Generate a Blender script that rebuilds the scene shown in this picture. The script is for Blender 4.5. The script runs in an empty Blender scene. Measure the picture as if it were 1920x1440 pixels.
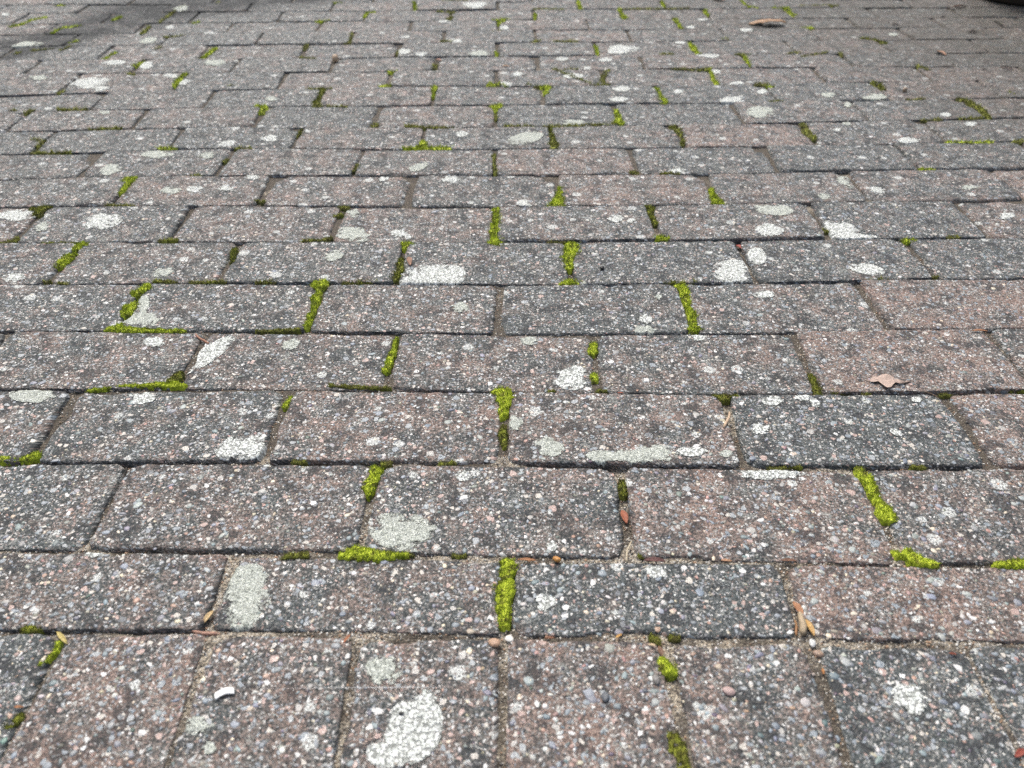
import bpy, math
import numpy as np

scene = bpy.context.scene
coll = scene.collection

# ------------------------------------------------------------------ camera, sky, sun, exposure
CAM_H = 0.46874
PITCH = 0.64677
cam_d = bpy.data.cameras.new("camera")
cam = bpy.data.objects.new("camera", cam_d)
coll.objects.link(cam)
cam.location = (0.0, 0.0, CAM_H)
cam.rotation_euler = (math.pi / 2 - PITCH, 0.0, -0.01788)
cam_d.sensor_fit = 'HORIZONTAL'
cam_d.sensor_width = 36.0
cam_d.lens = 36.0 * 1522.26 / 1920.0
cam_d.clip_start = 0.01
cam_d.clip_end = 500.0
cam_d.dof.use_dof = True
cam_d.dof.focus_distance = 0.78
cam_d.dof.aperture_fstop = 7.5
scene.camera = cam

SUN_EL = math.radians(58)
SUN_AZ = math.radians(-20)          # measured from +Y (ahead of the camera), negative to the left
world = bpy.data.worlds.new("World")
scene.world = world
world.use_nodes = True
wn = world.node_tree.nodes
wl = world.node_tree.links
wn.clear()
sky = wn.new('ShaderNodeTexSky')
sky.sky_type = 'NISHITA'
sky.sun_disc = False
sky.sun_elevation = SUN_EL
sky.sun_rotation = SUN_AZ
sky.air_density = 1.0
sky.dust_density = 6.0
sky.ozone_density = 0.6
hsv = wn.new('ShaderNodeHueSaturation')
hsv.inputs['Saturation'].default_value = 0.72
bg = wn.new('ShaderNodeBackground')
bg.inputs['Strength'].default_value = 0.12
wo = wn.new('ShaderNodeOutputWorld')
wl.new(sky.outputs[0], hsv.inputs['Color'])
wl.new(hsv.outputs[0], bg.inputs['Color'])
wl.new(bg.outputs[0], wo.inputs['Surface'])

sun_d = bpy.data.lights.new("sun", 'SUN')
sun_d.energy = 1.5
sun_d.angle = math.radians(12)
sun_d.color = (1.0, 0.995, 0.98)
sun = bpy.data.objects.new("sun", sun_d)
coll.objects.link(sun)
sun.rotation_euler = (math.pi / 2 - SUN_EL, 0.0, math.pi - SUN_AZ)
sun.location = (-1.0, 4.0, 5.0)

scene.view_settings.view_transform = 'Standard'
scene.view_settings.look = 'None'
scene.view_settings.gamma = 1.0
scene.view_settings.use_curve_mapping = False
scene.view_settings.exposure = 0.70
scene.cycles.max_bounces = 4
scene.cycles.diffuse_bounces = 2
scene.cycles.use_denoising = False

# ------------------------------------------------------------------ measured layout, metres
BRICKS = [
(0, 0.02, 1, -0.4106, 0.1475, -0.3059, 0.1467, -0.2959, 0.3467, -0.4006, 0.3475),
(0, 0.85, 1, -0.3059, 0.1467, -0.2002, 0.1458, -0.2014, 0.3458, -0.2959, 0.3467),
(0, 0.65, 1, -0.2002, 0.1458, -0.1003, 0.1398, -0.0996, 0.3398, -0.2014, 0.3458),
(0, 0.6, 1, -0.1003, 0.1398, -0.0039, 0.1376, 0.002, 0.3376, -0.0996, 0.3398),
(0, 0.85, 1, -0.0039, 0.1376, 0.1088, 0.1331, 0.1047, 0.3331, 0.002, 0.3376),
(0, 0.6, 1, 0.1088, 0.1331, 0.2001, 0.1298, 0.2101, 0.3298, 0.1047, 0.3331),
(0, 0.08, 1, 0.2001, 0.1298, 0.3078, 0.1257, 0.3085, 0.3257, 0.2101, 0.3298),
(0, 0.1, 1, 0.3078, 0.1257, 0.4102, 0.1245, 0.411, 0.3245, 0.3085, 0.3257),
(1, 0.55, 1, -0.4069, 0.3475, -0.2037, 0.3458, -0.2025, 0.4141, -0.4058, 0.4195),
(1, 0.5, 1, -0.2037, 0.3458, 0.0006, 0.3377, 0.008, 0.4048, -0.2025, 0.4141),
(1, 0.1, 1, 0.0006, 0.3377, 0.202, 0.3303, 0.21, 0.3973, 0.008, 0.4048),
(1, 0.95, 1, 0.202, 0.3303, 0.4052, 0.3245, 0.4132, 0.3914, 0.21, 0.3973),
(2, 0.25, 1, -0.5215, 0.4195, -0.3156, 0.4188, -0.3177, 0.5167, -0.5236, 0.5186),
(2, 0.6, 1, -0.3156, 0.4188, -0.1081, 0.4105, -0.1083, 0.5116, -0.3177, 0.5167),
(2, 0.5, 1, -0.1081, 0.4105, 0.0945, 0.4, 0.1023, 0.5025, -0.1083, 0.5116),
(2, 0.85, 1, 0.0945, 0.4, 0.2975, 0.3935, 0.3055, 0.4963, 0.1023, 0.5025),
(2, 0.6, 1, 0.2975, 0.3935, 0.5027, 0.3914, 0.5107, 0.4984, 0.3055, 0.4963),
(3, 0.45, 1, -0.6032, 0.5186, -0.3989, 0.5181, -0.4042, 0.6173, -0.6085, 0.6201),
(3, 0.35, 1, -0.3989, 0.5181, -0.2014, 0.5162, -0.2019, 0.6152, -0.4042, 0.6173),
(3, 0.7, 1, -0.2014, 0.5162, 0.0023, 0.5088, 0.0033, 0.6094, -0.2019, 0.6152),
(3, 0.65, 1, 0.0023, 0.5088, 0.2053, 0.5002, 0.2132, 0.6012, 0.0033, 0.6094),
(3, 0.02, 1, 0.2053, 0.5002, 0.4121, 0.4971, 0.4201, 0.5981, 0.2132, 0.6012),
(3, 0.9, 1, 0.4121, 0.4971, 0.6164, 0.4984, 0.6244, 0.6003, 0.4201, 0.5981),
(4, 0.23, 1, -0.7198, 0.6201, -0.5142, 0.6201, -0.5118, 0.7215, -0.7173, 0.7211),
(4, 0.5, 1, -0.5142, 0.6201, -0.3095, 0.6202, -0.307, 0.7174, -0.5118, 0.7215),
(4, 0.5, 1, -0.3095, 0.6202, -0.11, 0.6143, -0.1051, 0.7115, -0.307, 0.7174),
(4, 0.55, 1, -0.11, 0.6143, 0.0943, 0.6047, 0.0966, 0.7049, -0.1051, 0.7115),
(4, 0.5, 1, 0.0943, 0.6047, 0.3, 0.5983, 0.308, 0.7054, 0.0966, 0.7049),
(4, 0.9, 1, 0.3, 0.5983, 0.5054, 0.6003, 0.5134, 0.7066, 0.308, 0.7054),
(4, 0.48, 1, 0.5054, 0.6003, 0.7104, 0.6003, 0.7184, 0.7059, 0.5134, 0.7066),
(5, 0.2, 1, -0.6104, 0.7211, -0.4036, 0.723, -0.4035, 0.8215, -0.6103, 0.8205),
(5, 0.3, 1, -0.4036, 0.723, -0.2016, 0.7171, -0.2058, 0.8198, -0.4035, 0.8215),
(5, 0.5, 1, -0.2016, 0.7171, -0.0029, 0.7081, 0.0022, 0.8078, -0.2058, 0.8198),
(5, 0.2, 1, -0.0029, 0.7081, 0.2026, 0.7051, 0.2062, 0.8089, 0.0022, 0.8078),
(5, 0.45, 1, 0.2026, 0.7051, 0.4101, 0.7063, 0.4124, 0.8123, 0.2062, 0.8089),
(5, 0.9, 1, 0.4101, 0.7063, 0.6156, 0.7059, 0.6178, 0.8141, 0.4124, 0.8123),
(6, 0.4, 1, -0.7214, 0.8205, -0.5176, 0.8203, -0.5231, 0.9238, -0.7269, 0.9226),
(6, 0.4, 1, -0.5176, 0.8203, -0.3241, 0.8217, -0.3216, 0.923, -0.5231, 0.9238),
(6, 0.25, 1, -0.3241, 0.8217, -0.1194, 0.8149, -0.1162, 0.9177, -0.3216, 0.923),
(6, 0.25, 1, -0.1194, 0.8149, 0.0808, 0.8077, 0.0888, 0.9116, -0.1162, 0.9177),
(6, 0.15, 1, 0.0808, 0.8077, 0.2946, 0.8095, 0.2985, 0.9144, 0.0888, 0.9116),
(6, 0.2, 1, 0.2946, 0.8095, 0.5038, 0.8125, 0.5118, 0.9139, 0.2985, 0.9144),
(6, 0.15, 1, 0.5038, 0.8125, 0.7088, 0.8141, 0.7168, 0.9185, 0.5118, 0.9139),
(7, 0.62, 1, -0.8106, 0.9226, -0.6042, 0.9228, -0.6122, 1.0274, -0.8186, 1.0254),
(7, 0.2, 1, -0.6042, 0.9228, -0.411, 0.9246, -0.4154, 1.0293, -0.6122, 1.0274),
(7, 0.55, 1, -0.411, 0.9246, -0.2097, 0.9197, -0.2112, 1.0239, -0.4154, 1.0293),
(7, 0.6, 1, -0.2097, 0.9197, -0.0069, 0.9131, 0.0002, 1.0152, -0.2112, 1.0239),
(7, 0.45, 1, -0.0069, 0.9131, 0.2005, 0.9151, 0.2014, 1.0183, 0.0002, 1.0152),
(7, 0.5, 1, 0.2005, 0.9151, 0.4142, 0.9141, 0.4222, 1.0215, 0.2014, 1.0183),
(7, 0.2, 1, 0.4142, 0.9141, 0.6177, 0.9169, 0.6257, 1.0241, 0.4222, 1.0215),
(7, 0.7, 1, 0.6177, 0.9169, 0.8202, 0.9185, 0.8282, 1.0278, 0.6257, 1.0241),
(8, 0.36, 1, -0.7284, 1.0254, -0.5244, 1.0291, -0.5255, 1.13, -0.7296, 1.1208),
(8, 0.61, 1, -0.5244, 1.0291, -0.3262, 1.0293, -0.3281, 1.1294, -0.5255, 1.13),
(8, 0.55, 1, -0.3262, 1.0293, -0.1249, 1.0223, -0.1169, 1.1236, -0.3281, 1.1294),
(8, 0.33, 1, -0.1249, 1.0223, 0.0786, 1.0166, 0.0866, 1.1237, -0.1169, 1.1236),
(8, 0.75, 1, 0.0786, 1.0166, 0.2978, 1.0196, 0.3058, 1.1257, 0.0866, 1.1237),
(8, 0.55, 1, 0.2978, 1.0196, 0.5042, 1.023, 0.5122, 1.128, 0.3058, 1.1257),
(8, 0.5, 1, 0.5042, 1.023, 0.7257, 1.0278, 0.7256, 1.1369, 0.5122, 1.128),
(8, 0.75, 1, 0.7257, 1.0278, 0.9293, 1.0278, 0.9292, 1.1393, 0.7256, 1.1369),
(9, 0.4, 1, -0.8164, 1.1208, -0.6117, 1.1257, -0.607, 1.2294, -0.8116, 1.2171),
(9, 0.35, 1, -0.6117, 1.1257, -0.4118, 1.1308, -0.4093, 1.235, -0.607, 1.2294),
(9, 0.6, 1, -0.4118, 1.1308, -0.2129, 1.1289, -0.2049, 1.227, -0.4093, 1.235),
(9, 0.5, 1, -0.2129, 1.1289, -0.007, 1.1234, -0.0046, 1.2258, -0.2049, 1.227),
(9, 0.85, 1, -0.007, 1.1234, 0.2037, 1.1257, 0.204, 1.2285, -0.0046, 1.2258),
(9, 0.15, 1, 0.2037, 1.1257, 0.4114, 1.1298, 0.4194, 1.2313, 0.204, 1.2285),
(9, 0.1, 1, 0.4114, 1.1298, 0.6223, 1.1323, 0.6207, 1.2356, 0.4194, 1.2313),
(9, 0.37, 1, 0.6223, 1.1323, 0.8273, 1.1393, 0.8257, 1.2465, 0.6207, 1.2356),
(9, 0.34, 1, 0.8273, 1.1393, 1.0341, 1.1393, 1.0325, 1.2469, 0.8257, 1.2465),
(10, 0.23, 1, -0.9226, 1.2171, -0.7189, 1.2203, -0.7201, 1.32, -0.9239, 1.3145),
(10, 0.11, 1, -0.7189, 1.2203, -0.5131, 1.2348, -0.5172, 1.329, -0.7201, 1.32),
(10, 0.02, 1, -0.5131, 1.2348, -0.3208, 1.2334, -0.3202, 1.3295, -0.5172, 1.329),
(10, 0.54, 1, -0.3208, 1.2334, -0.1194, 1.2273, -0.1206, 1.3244, -0.3202, 1.3295),
(10, 0.3, 1, -0.1194, 1.2273, 0.0863, 1.2282, 0.0866, 1.3262, -0.1206, 1.3244),
(10, 0.48, 1, 0.0863, 1.2282, 0.2905, 1.2308, 0.2964, 1.3299, 0.0866, 1.3262),
(10, 0.95, 1, 0.2905, 1.2308, 0.501, 1.2328, 0.5063, 1.3362, 0.2964, 1.3299),
(10, 0.45, 1, 0.501, 1.2328, 0.7102, 1.2419, 0.7154, 1.3454, 0.5063, 1.3362),
(10, 0.42, 1, 0.7102, 1.2419, 0.9149, 1.2469, 0.9201, 1.3583, 0.7154, 1.3454),
(11, 0.57, 1, -1.014, 1.3145, -0.8054, 1.3147, -0.799, 1.4095, -1.0076, 1.4026),
(11, 0.47, 1, -0.8054, 1.3147, -0.6028, 1.3302, -0.6069, 1.4288, -0.799, 1.4095),
(11, 0.54, 1, -0.6028, 1.3302, -0.4032, 1.3318, -0.4112, 1.4392, -0.6069, 1.4288),
(11, 0.04, 1, -0.4032, 1.3318, -0.206, 1.326, -0.2052, 1.4356, -0.4112, 1.4392),
(11, 0.66, 1, -0.206, 1.326, -0.0045, 1.327, -0.0025, 1.4376, -0.2052, 1.4356),
(11, 0.1, 1, -0.0045, 1.327, 0.2015, 1.3288, 0.2062, 1.4394, -0.0025, 1.4376),
(11, 0.18, 1, 0.2015, 1.3288, 0.4109, 1.3325, 0.416, 1.4413, 0.2062, 1.4394),
(11, 0.57, 1, 0.4109, 1.3325, 0.6218, 1.3413, 0.6298, 1.4458, 0.416, 1.4413),
(11, 0.33, 1, 0.6218, 1.3413, 0.8275, 1.3544, 0.8355, 1.4551, 0.6298, 1.4458),
(11, 0.77, 1, 0.8275, 1.3544, 1.0321, 1.3583, 1.0401, 1.4616, 0.8355, 1.4551),
(12, 0.37, 1, -0.9154, 1.4026, -0.7093, 1.4214, -0.7115, 1.5218, -0.9176, 1.4976),
(12, 0.36, 1, -0.7093, 1.4214, -0.5156, 1.4332, -0.5215, 1.5309, -0.7115, 1.5218),
(12, 0.03, 1, -0.5156, 1.4332, -0.3217, 1.4376, -0.3203, 1.5398, -0.5215, 1.5309),
(12, 0.65, 1, -0.3217, 1.4376, -0.1155, 1.4362, -0.1188, 1.5426, -0.3203, 1.5398),
(12, 0.39, 1, -0.1155, 1.4362, 0.0826, 1.4386, 0.0889, 1.5418, -0.1188, 1.5426),
(12, 0.13, 1, 0.0826, 1.4386, 0.2957, 1.4381, 0.2931, 1.5417, 0.0889, 1.5418),
(12, 0.19, 1, 0.2957, 1.4381, 0.5002, 1.4427, 0.4976, 1.5471, 0.2931, 1.5417),
(12, 0.24, 1, 0.5002, 1.4427, 0.7056, 1.4492, 0.7031, 1.553, 0.4976, 1.5471),
(12, 0.76, 1, 0.7056, 1.4492, 0.9111, 1.4595, 0.9085, 1.5644, 0.7031, 1.553),
(12, 0.56, 1, 0.9111, 1.4595, 1.1175, 1.4616, 1.1149, 1.5688, 0.9085, 1.5644),
(13, 0.47, 1, -1.0086, 1.4976, -0.8044, 1.5129, -0.8036, 1.6327, -1.0078, 1.6311),
(13, 0.54, 1, -0.8044, 1.5129, -0.5989, 1.5276, -0.5981, 1.6358, -0.8036, 1.6327),
(13, 0.11, 1, -0.5989, 1.5276, -0.4073, 1.535, -0.4116, 1.6386, -0.5981, 1.6358),
(13, 0.67, 1, -0.4073, 1.535, -0.2035, 1.5442, -0.2049, 1.6417, -0.4116, 1.6386),
(13, 0.36, 1, -0.2035, 1.5442, -0.0022, 1.5406, 0.0, 1.6448, -0.2049, 1.6417),
(13, 0.47, 1, -0.0022, 1.5406, 0.2001, 1.5432, 0.2072, 1.6462, 0.0, 1.6448),
(13, 0.45, 1, 0.2001, 1.5432, 0.4148, 1.5458, 0.4163, 1.6475, 0.2072, 1.6462),
(13, 0.6, 1, 0.4148, 1.5458, 0.6224, 1.5505, 0.6239, 1.6489, 0.4163, 1.6475),
(13, 0.63, 1, 0.6224, 1.5505, 0.8285, 1.5598, 0.83, 1.6503, 0.6239, 1.6489),
(13, 0.86, 1, 0.8285, 1.5598, 1.0333, 1.5688, 1.0349, 1.6517, 0.83, 1.6503),
(13, 0.35, 1, 1.0333, 1.5688, 1.2378, 1.5688, 1.2393, 1.653, 1.0349, 1.6517),
(14, 0.5, 1, -1.1206, 1.6301, -0.9158, 1.6318, -0.9238, 1.729, -1.1286, 1.7273),
(14, 0.46, 1, -0.9158, 1.6318, -0.7109, 1.6341, -0.7189, 1.7312, -0.9238, 1.729),
(14, 0.37, 1, -0.7109, 1.6341, -0.522, 1.6369, -0.5203, 1.7342, -0.7189, 1.7312),
(14, 0.3, 1, -0.522, 1.6369, -0.3274, 1.6399, -0.3339, 1.737, -0.5203, 1.7342),
(14, 0.44, 1, -0.3274, 1.6399, -0.1231, 1.6429, -0.122, 1.7402, -0.3339, 1.737),
(14, 0.5, 1, -0.1231, 1.6429, 0.0802, 1.6453, 0.0859, 1.7426, -0.122, 1.7402),
(14, 0.48, 1, 0.0802, 1.6453, 0.2903, 1.6467, 0.297, 1.744, 0.0859, 1.7426),
(14, 0.7, 1, 0.2903, 1.6467, 0.5039, 1.6481, 0.5065, 1.7454, 0.297, 1.744),
(14, 0.63, 1, 0.5039, 1.6481, 0.7101, 1.6495, 0.7128, 1.7467, 0.5065, 1.7454),
(14, 0.31, 1, 0.7101, 1.6495, 0.9141, 1.6509, 0.9167, 1.7481, 0.7128, 1.7467),
(14, 0.28, 1, 0.9141, 1.6509, 1.1177, 1.6522, 1.1204, 1.7495, 0.9167, 1.7481),
(15, 0.24, 1, -1.2252, 1.7265, -1.0192, 1.7282, -1.0244, 1.8332, -1.2304, 1.8315),
(15, 0.02, 1, -1.0192, 1.7282, -0.8141, 1.7299, -0.8193, 1.8348, -1.0244, 1.8332),
(15, 0.62, 1, -0.8141, 1.7299, -0.6109, 1.7328, -0.6161, 1.8378, -0.8193, 1.8348),
(15, 0.5, 1, -0.6109, 1.7328, -0.4043, 1.7359, -0.4095, 1.8409, -0.6161, 1.8378),
(15, 0.46, 1, -0.4043, 1.7359, -0.2091, 1.7389, -0.2018, 1.844, -0.4095, 1.8409),
(15, 0.29, 1, -0.2091, 1.7389, 0.0004, 1.742, -0.0016, 1.847, -0.2018, 1.844),
(15, 0.36, 1, 0.0004, 1.742, 0.2086, 1.7434, 0.2117, 1.8484, -0.0016, 1.847),
(15, 0.52, 1, 0.2086, 1.7434, 0.4205, 1.7448, 0.42, 1.8498, 0.2117, 1.8484),
(15, 0.43, 1, 0.4205, 1.7448, 0.6252, 1.7462, 0.6247, 1.8512, 0.42, 1.8498),
(15, 0.66, 1, 0.6252, 1.7462, 0.8285, 1.7475, 0.8279, 1.8525, 0.6247, 1.8512),
(15, 0.45, 1, 0.8285, 1.7475, 1.0319, 1.7489, 1.0314, 1.8539, 0.8279, 1.8525),
(15, 0.26, 1, 1.0319, 1.7489, 1.2348, 1.7502, 1.2343, 1.8552, 1.0314, 1.8539),
(16, 0.39, 1, -1.1325, 1.8323, -0.9282, 1.8339, -0.93, 1.9357, -1.1343, 1.9341),
(16, 0.39, 1, -0.9282, 1.8339, -0.724, 1.8361, -0.7258, 1.9379, -0.93, 1.9357),
(16, 0.03, 1, -0.724, 1.8361, -0.5206, 1.8392, -0.5223, 1.941, -0.7258, 1.9379),
(16, 0.12, 1, -0.5206, 1.8392, -0.3186, 1.8422, -0.3204, 1.944, -0.5223, 1.941),
(16, 0.53, 1, -0.3186, 1.8422, -0.1173, 1.8452, -0.1149, 1.9471, -0.3204, 1.944),
(16, 0.36, 1, -0.1173, 1.8452, 0.0856, 1.8476, 0.0862, 1.9494, -0.1149, 1.9471),
(16, 0.7, 1, 0.0856, 1.8476, 0.2924, 1.8489, 0.2974, 1.9508, 0.0862, 1.9494),
(16, 0.41, 1, 0.2924, 1.8489, 0.5079, 1.8504, 0.5046, 1.9522, 0.2974, 1.9508),
(16, 0.39, 1, 0.5079, 1.8504, 0.7118, 1.8517, 0.7085, 1.9535, 0.5046, 1.9522),
(16, 0.63, 1, 0.7118, 1.8517, 0.9158, 1.8531, 0.9125, 1.9549, 0.7085, 1.9535),
(16, 0.48, 1, 0.9158, 1.8531, 1.1207, 1.8545, 1.1174, 1.9562, 0.9125, 1.9549),
(16, 0.75, 1, 1.1207, 1.8545, 1.3252, 1.8558, 1.3219, 1.9576, 1.1174, 1.9562),
(17, 0.7, 1, -1.2184, 1.9334, -1.0145, 1.935, -1.0218, 2.0311, -1.2257, 2.0295),
(17, 0.47, 1, -1.0145, 1.935, -0.8114, 1.9367, -0.8187, 2.0328, -1.0218, 2.0311),
(17, 0.25, 1, -0.8114, 1.9367, -0.6082, 1.9397, -0.6155, 2.0357, -0.8187, 2.0328),
(17, 0.38, 1, -0.6082, 1.9397, -0.4049, 1.9427, -0.4122, 2.0388, -0.6155, 2.0357),
(17, 0.59, 1, -0.4049, 1.9427, -0.1965, 1.9458, -0.2005, 2.0419, -0.4122, 2.0388),
(17, 0.39, 1, -0.1965, 1.9458, 0.0047, 1.9488, 0.0051, 2.045, -0.2005, 2.0419),
(17, 0.67, 1, 0.0047, 1.9488, 0.2117, 1.9502, 0.2124, 2.0464, 0.0051, 2.045),
(17, 0.44, 1, 0.2117, 1.9502, 0.4195, 1.9516, 0.4215, 2.0478, 0.2124, 2.0464),
(17, 0.46, 1, 0.4195, 1.9516, 0.622, 1.9529, 0.624, 2.0491, 0.4215, 2.0478),
(17, 0.31, 1, 0.622, 1.9529, 0.8273, 1.9543, 0.8293, 2.0505, 0.624, 2.0491),
(17, 0.42, 1, 0.8273, 1.9543, 1.0322, 1.9557, 1.0343, 2.0518, 0.8293, 2.0505),
(17, 0.66, 1, 1.0322, 1.9557, 1.2362, 1.957, 1.2382, 2.0532, 1.0343, 2.0518),
(17, 0.37, 1, 1.2362, 1.957, 1.4398, 1.9584, 1.4418, 2.0546, 1.2382, 2.0532),
(18, 0.58, 1, -1.3353, 2.0286, -1.1293, 2.0302, -1.131, 2.132, -1.337, 2.1303),
(18, 0.49, 1, -1.1293, 2.0302, -0.9249, 2.0319, -0.9265, 2.1336, -1.131, 2.132),
(18, 0.19, 1, -0.9249, 2.0319, -0.7206, 2.0341, -0.7223, 2.1358, -0.9265, 2.1336),
(18, 0.08, 1, -0.7206, 2.0341, -0.5162, 2.0372, -0.5179, 2.1389, -0.7223, 2.1358),
(18, 0.33, 1, -0.5162, 2.0372, -0.3127, 2.0403, -0.319, 2.1419, -0.5179, 2.1389),
(18, 0.48, 1, -0.3127, 2.0403, -0.1084, 2.0433, -0.1139, 2.145, -0.319, 2.1419),
(18, 0.51, 1, -0.1084, 2.0433, 0.091, 2.0455, 0.0927, 2.1473, -0.1139, 2.145),
(18, 0.45, 1, 0.091, 2.0455, 0.3011, 2.0469, 0.3048, 2.1487, 0.0927, 2.1473),
(18, 0.59, 1, 0.3011, 2.0469, 0.5054, 2.0483, 0.5121, 2.1501, 0.3048, 2.1487),
(18, 0.57, 1, 0.5054, 2.0483, 0.7063, 2.0497, 0.713, 2.1514, 0.5121, 2.1501),
(18, 0.15, 1, 0.7063, 2.0497, 0.9118, 2.051, 0.9185, 2.1528, 0.713, 2.1514),
(18, 0.35, 1, 0.9118, 2.051, 1.1173, 2.0524, 1.124, 2.1542, 0.9185, 2.1528),
(18, 0.33, 1, 1.1173, 2.0524, 1.3244, 2.0538, 1.3311, 2.1556, 1.124, 2.1542),
(19, 0.33, 1, -1.4306, 2.1295, -1.2248, 2.1312, -1.2271, 2.2238, -1.4328, 2.2221),
(19, 0.26, 1, -1.2248, 2.1312, -1.0212, 2.1329, -1.0234, 2.2255, -1.2271, 2.2238),
(19, 0.39, 1, -1.0212, 2.1329, -0.8166, 2.1345, -0.8188, 2.2271, -1.0234, 2.2255),
(19, 0.56, 1, -0.8166, 2.1345, -0.6119, 2.1375, -0.6141, 2.2301, -0.8188, 2.2271),
(19, 0.23, 1, -0.6119, 2.1375, -0.4076, 2.1406, -0.4099, 2.2331, -0.6141, 2.2301),
(19, 0.59, 1, -0.4076, 2.1406, -0.2017, 2.1437, -0.204, 2.2362, -0.4099, 2.2331),
(19, 0.58, 1, -0.2017, 2.1437, 0.003, 2.1467, 0.0019, 2.2393, -0.204, 2.2362),
(19, 0.4, 1, 0.003, 2.1467, 0.2061, 2.1481, 0.2075, 2.2407, 0.0019, 2.2393),
(19, 0.38, 1, 0.2061, 2.1481, 0.4179, 2.1495, 0.4222, 2.2421, 0.2075, 2.2407),
(19, 0.27, 1, 0.4179, 2.1495, 0.6247, 2.1508, 0.629, 2.2435, 0.4222, 2.2421),
(19, 0.37, 1, 0.6247, 2.1508, 0.831, 2.1522, 0.8352, 2.2449, 0.629, 2.2435),
(19, 0.27, 1, 0.831, 2.1522, 1.037, 2.1536, 1.0413, 2.2462, 0.8352, 2.2449),
(19, 0.68, 1, 1.037, 2.1536, 1.2432, 2.155, 1.2475, 2.2476, 1.0413, 2.2462),
(19, 0.75, 1, 1.2432, 2.155, 1.4467, 2.1563, 1.451, 2.249, 1.2475, 2.2476),
(20, 0.75, 1, -1.3403, 2.2229, -1.138, 2.2245, -1.138, 2.3275, -1.3403, 2.3259),
(20, 0.04, 1, -1.138, 2.2245, -0.9307, 2.2262, -0.9307, 2.3292, -1.138, 2.3275),
(20, 0.2, 1, -0.9307, 2.2262, -0.7251, 2.2284, -0.7251, 2.3314, -0.9307, 2.3292),
(20, 0.28, 1, -0.7251, 2.2284, -0.5225, 2.2315, -0.5225, 2.3345, -0.7251, 2.3314),
(20, 0.28, 1, -0.5225, 2.2315, -0.3159, 2.2346, -0.3159, 2.3376, -0.5225, 2.3345),
(20, 0.27, 1, -0.3159, 2.2346, -0.1114, 2.2376, -0.1114, 2.3406, -0.3159, 2.3376),
(20, 0.38, 1, -0.1114, 2.2376, 0.0936, 2.2399, 0.0936, 2.3429, -0.1114, 2.3406),
(20, 0.28, 1, 0.0936, 2.2399, 0.2997, 2.2413, 0.2997, 2.3443, 0.0936, 2.3429),
(20, 0.41, 1, 0.2997, 2.2413, 0.5061, 2.2427, 0.5061, 2.3457, 0.2997, 2.3443),
(20, 0.54, 1, 0.5061, 2.2427, 0.7125, 2.244, 0.7125, 2.347, 0.5061, 2.3457),
(20, 0.43, 1, 0.7125, 2.244, 0.9178, 2.2454, 0.9178, 2.3484, 0.7125, 2.347),
(20, 0.45, 1, 0.9178, 2.2454, 1.1221, 2.2468, 1.1221, 2.3498, 0.9178, 2.3484),
(20, 0.24, 1, 1.1221, 2.2468, 1.3268, 2.2481, 1.3268, 2.3511, 1.1221, 2.3498),
(20, 0.2, 1, 1.3268, 2.2481, 1.5335, 2.2495, 1.5335, 2.3525, 1.3268, 2.3511),
(0, 0.82, 0, -2.3817, 0.1475, -2.2774, 0.1475, -2.2674, 0.3475, -2.3717, 0.3475),
(0, 0.27, 0, -2.2774, 0.1475, -2.173, 0.1475, -2.163, 0.3475, -2.2674, 0.3475),
(0, 0.46, 0, -2.173, 0.1475, -2.0678, 0.1475, -2.0578, 0.3475, -2.163, 0.3475),
(0, 0.32, 0, -2.0678, 0.1475, -1.9641, 0.1475, -1.9541, 0.3475, -2.0578, 0.3475),
(0, 0.29, 0, -1.9641, 0.1475, -1.858, 0.1475, -1.848, 0.3475, -1.9541, 0.3475),
(0, 0.19, 0, -1.858, 0.1475, -1.7548, 0.1475, -1.7448, 0.3475, -1.848, 0.3475),
(0, 0.31, 0, -1.7548, 0.1475, -1.6537, 0.1475, -1.6437, 0.3475, -1.7448, 0.3475),
(0, 0.41, 0, -1.6537, 0.1475, -1.5488, 0.1475, -1.5388, 0.3475, -1.6437, 0.3475),
(0, 0.26, 0, -1.5488, 0.1475, -1.4434, 0.1475, -1.4334, 0.3475, -1.5388, 0.3475),
(0, 0.59, 0, -1.4434, 0.1475, -1.3404, 0.1475, -1.3304, 0.3475, -1.4334, 0.3475),
(0, 0.72, 0, -1.3404, 0.1475, -1.2393, 0.1475, -1.2293, 0.3475, -1.3304, 0.3475),
(0, 0.11, 0, -1.2393, 0.1475, -1.1369, 0.1475, -1.1269, 0.3475, -1.2293, 0.3475),
(0, 0.58, 0, -1.1369, 0.1475, -1.0323, 0.1475, -1.0223, 0.3475, -1.1269, 0.3475),
(0, 0.46, 0, -1.0323, 0.1475, -0.9279, 0.1475, -0.9179, 0.3475, -1.0223, 0.3475),
(0, 0.47, 0, -0.9279, 0.1475, -0.8246, 0.1475, -0.8146, 0.3475, -0.9179, 0.3475),
(0, 0.91, 0, -0.8246, 0.1475, -0.7228, 0.1475, -0.7128, 0.3475, -0.8146, 0.3475),
(0, 0.66, 0, -0.7228, 0.1475, -0.6199, 0.1475, -0.6099, 0.3475, -0.7128, 0.3475),
(0, 0.48, 0, -0.6199, 0.1475, -0.5161, 0.1475, -0.5061, 0.3475, -0.6099, 0.3475),
(0, 0.45, 0, -0.5161, 0.1475, -0.4106, 0.1475, -0.4006, 0.3475, -0.5061, 0.3475),
(0, 0.67, 0, 0.4102, 0.1245, 0.5145, 0.1245, 0.5153, 0.3245, 0.411, 0.3245),
(0, 0.37, 0, 0.5145, 0.1245, 0.6179, 0.1245, 0.6187, 0.3245, 0.5153, 0.3245),
(0, 0.51, 0, 0.6179, 0.1245, 0.7206, 0.1245, 0.7213, 0.3245, 0.6187, 0.3245),
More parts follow.
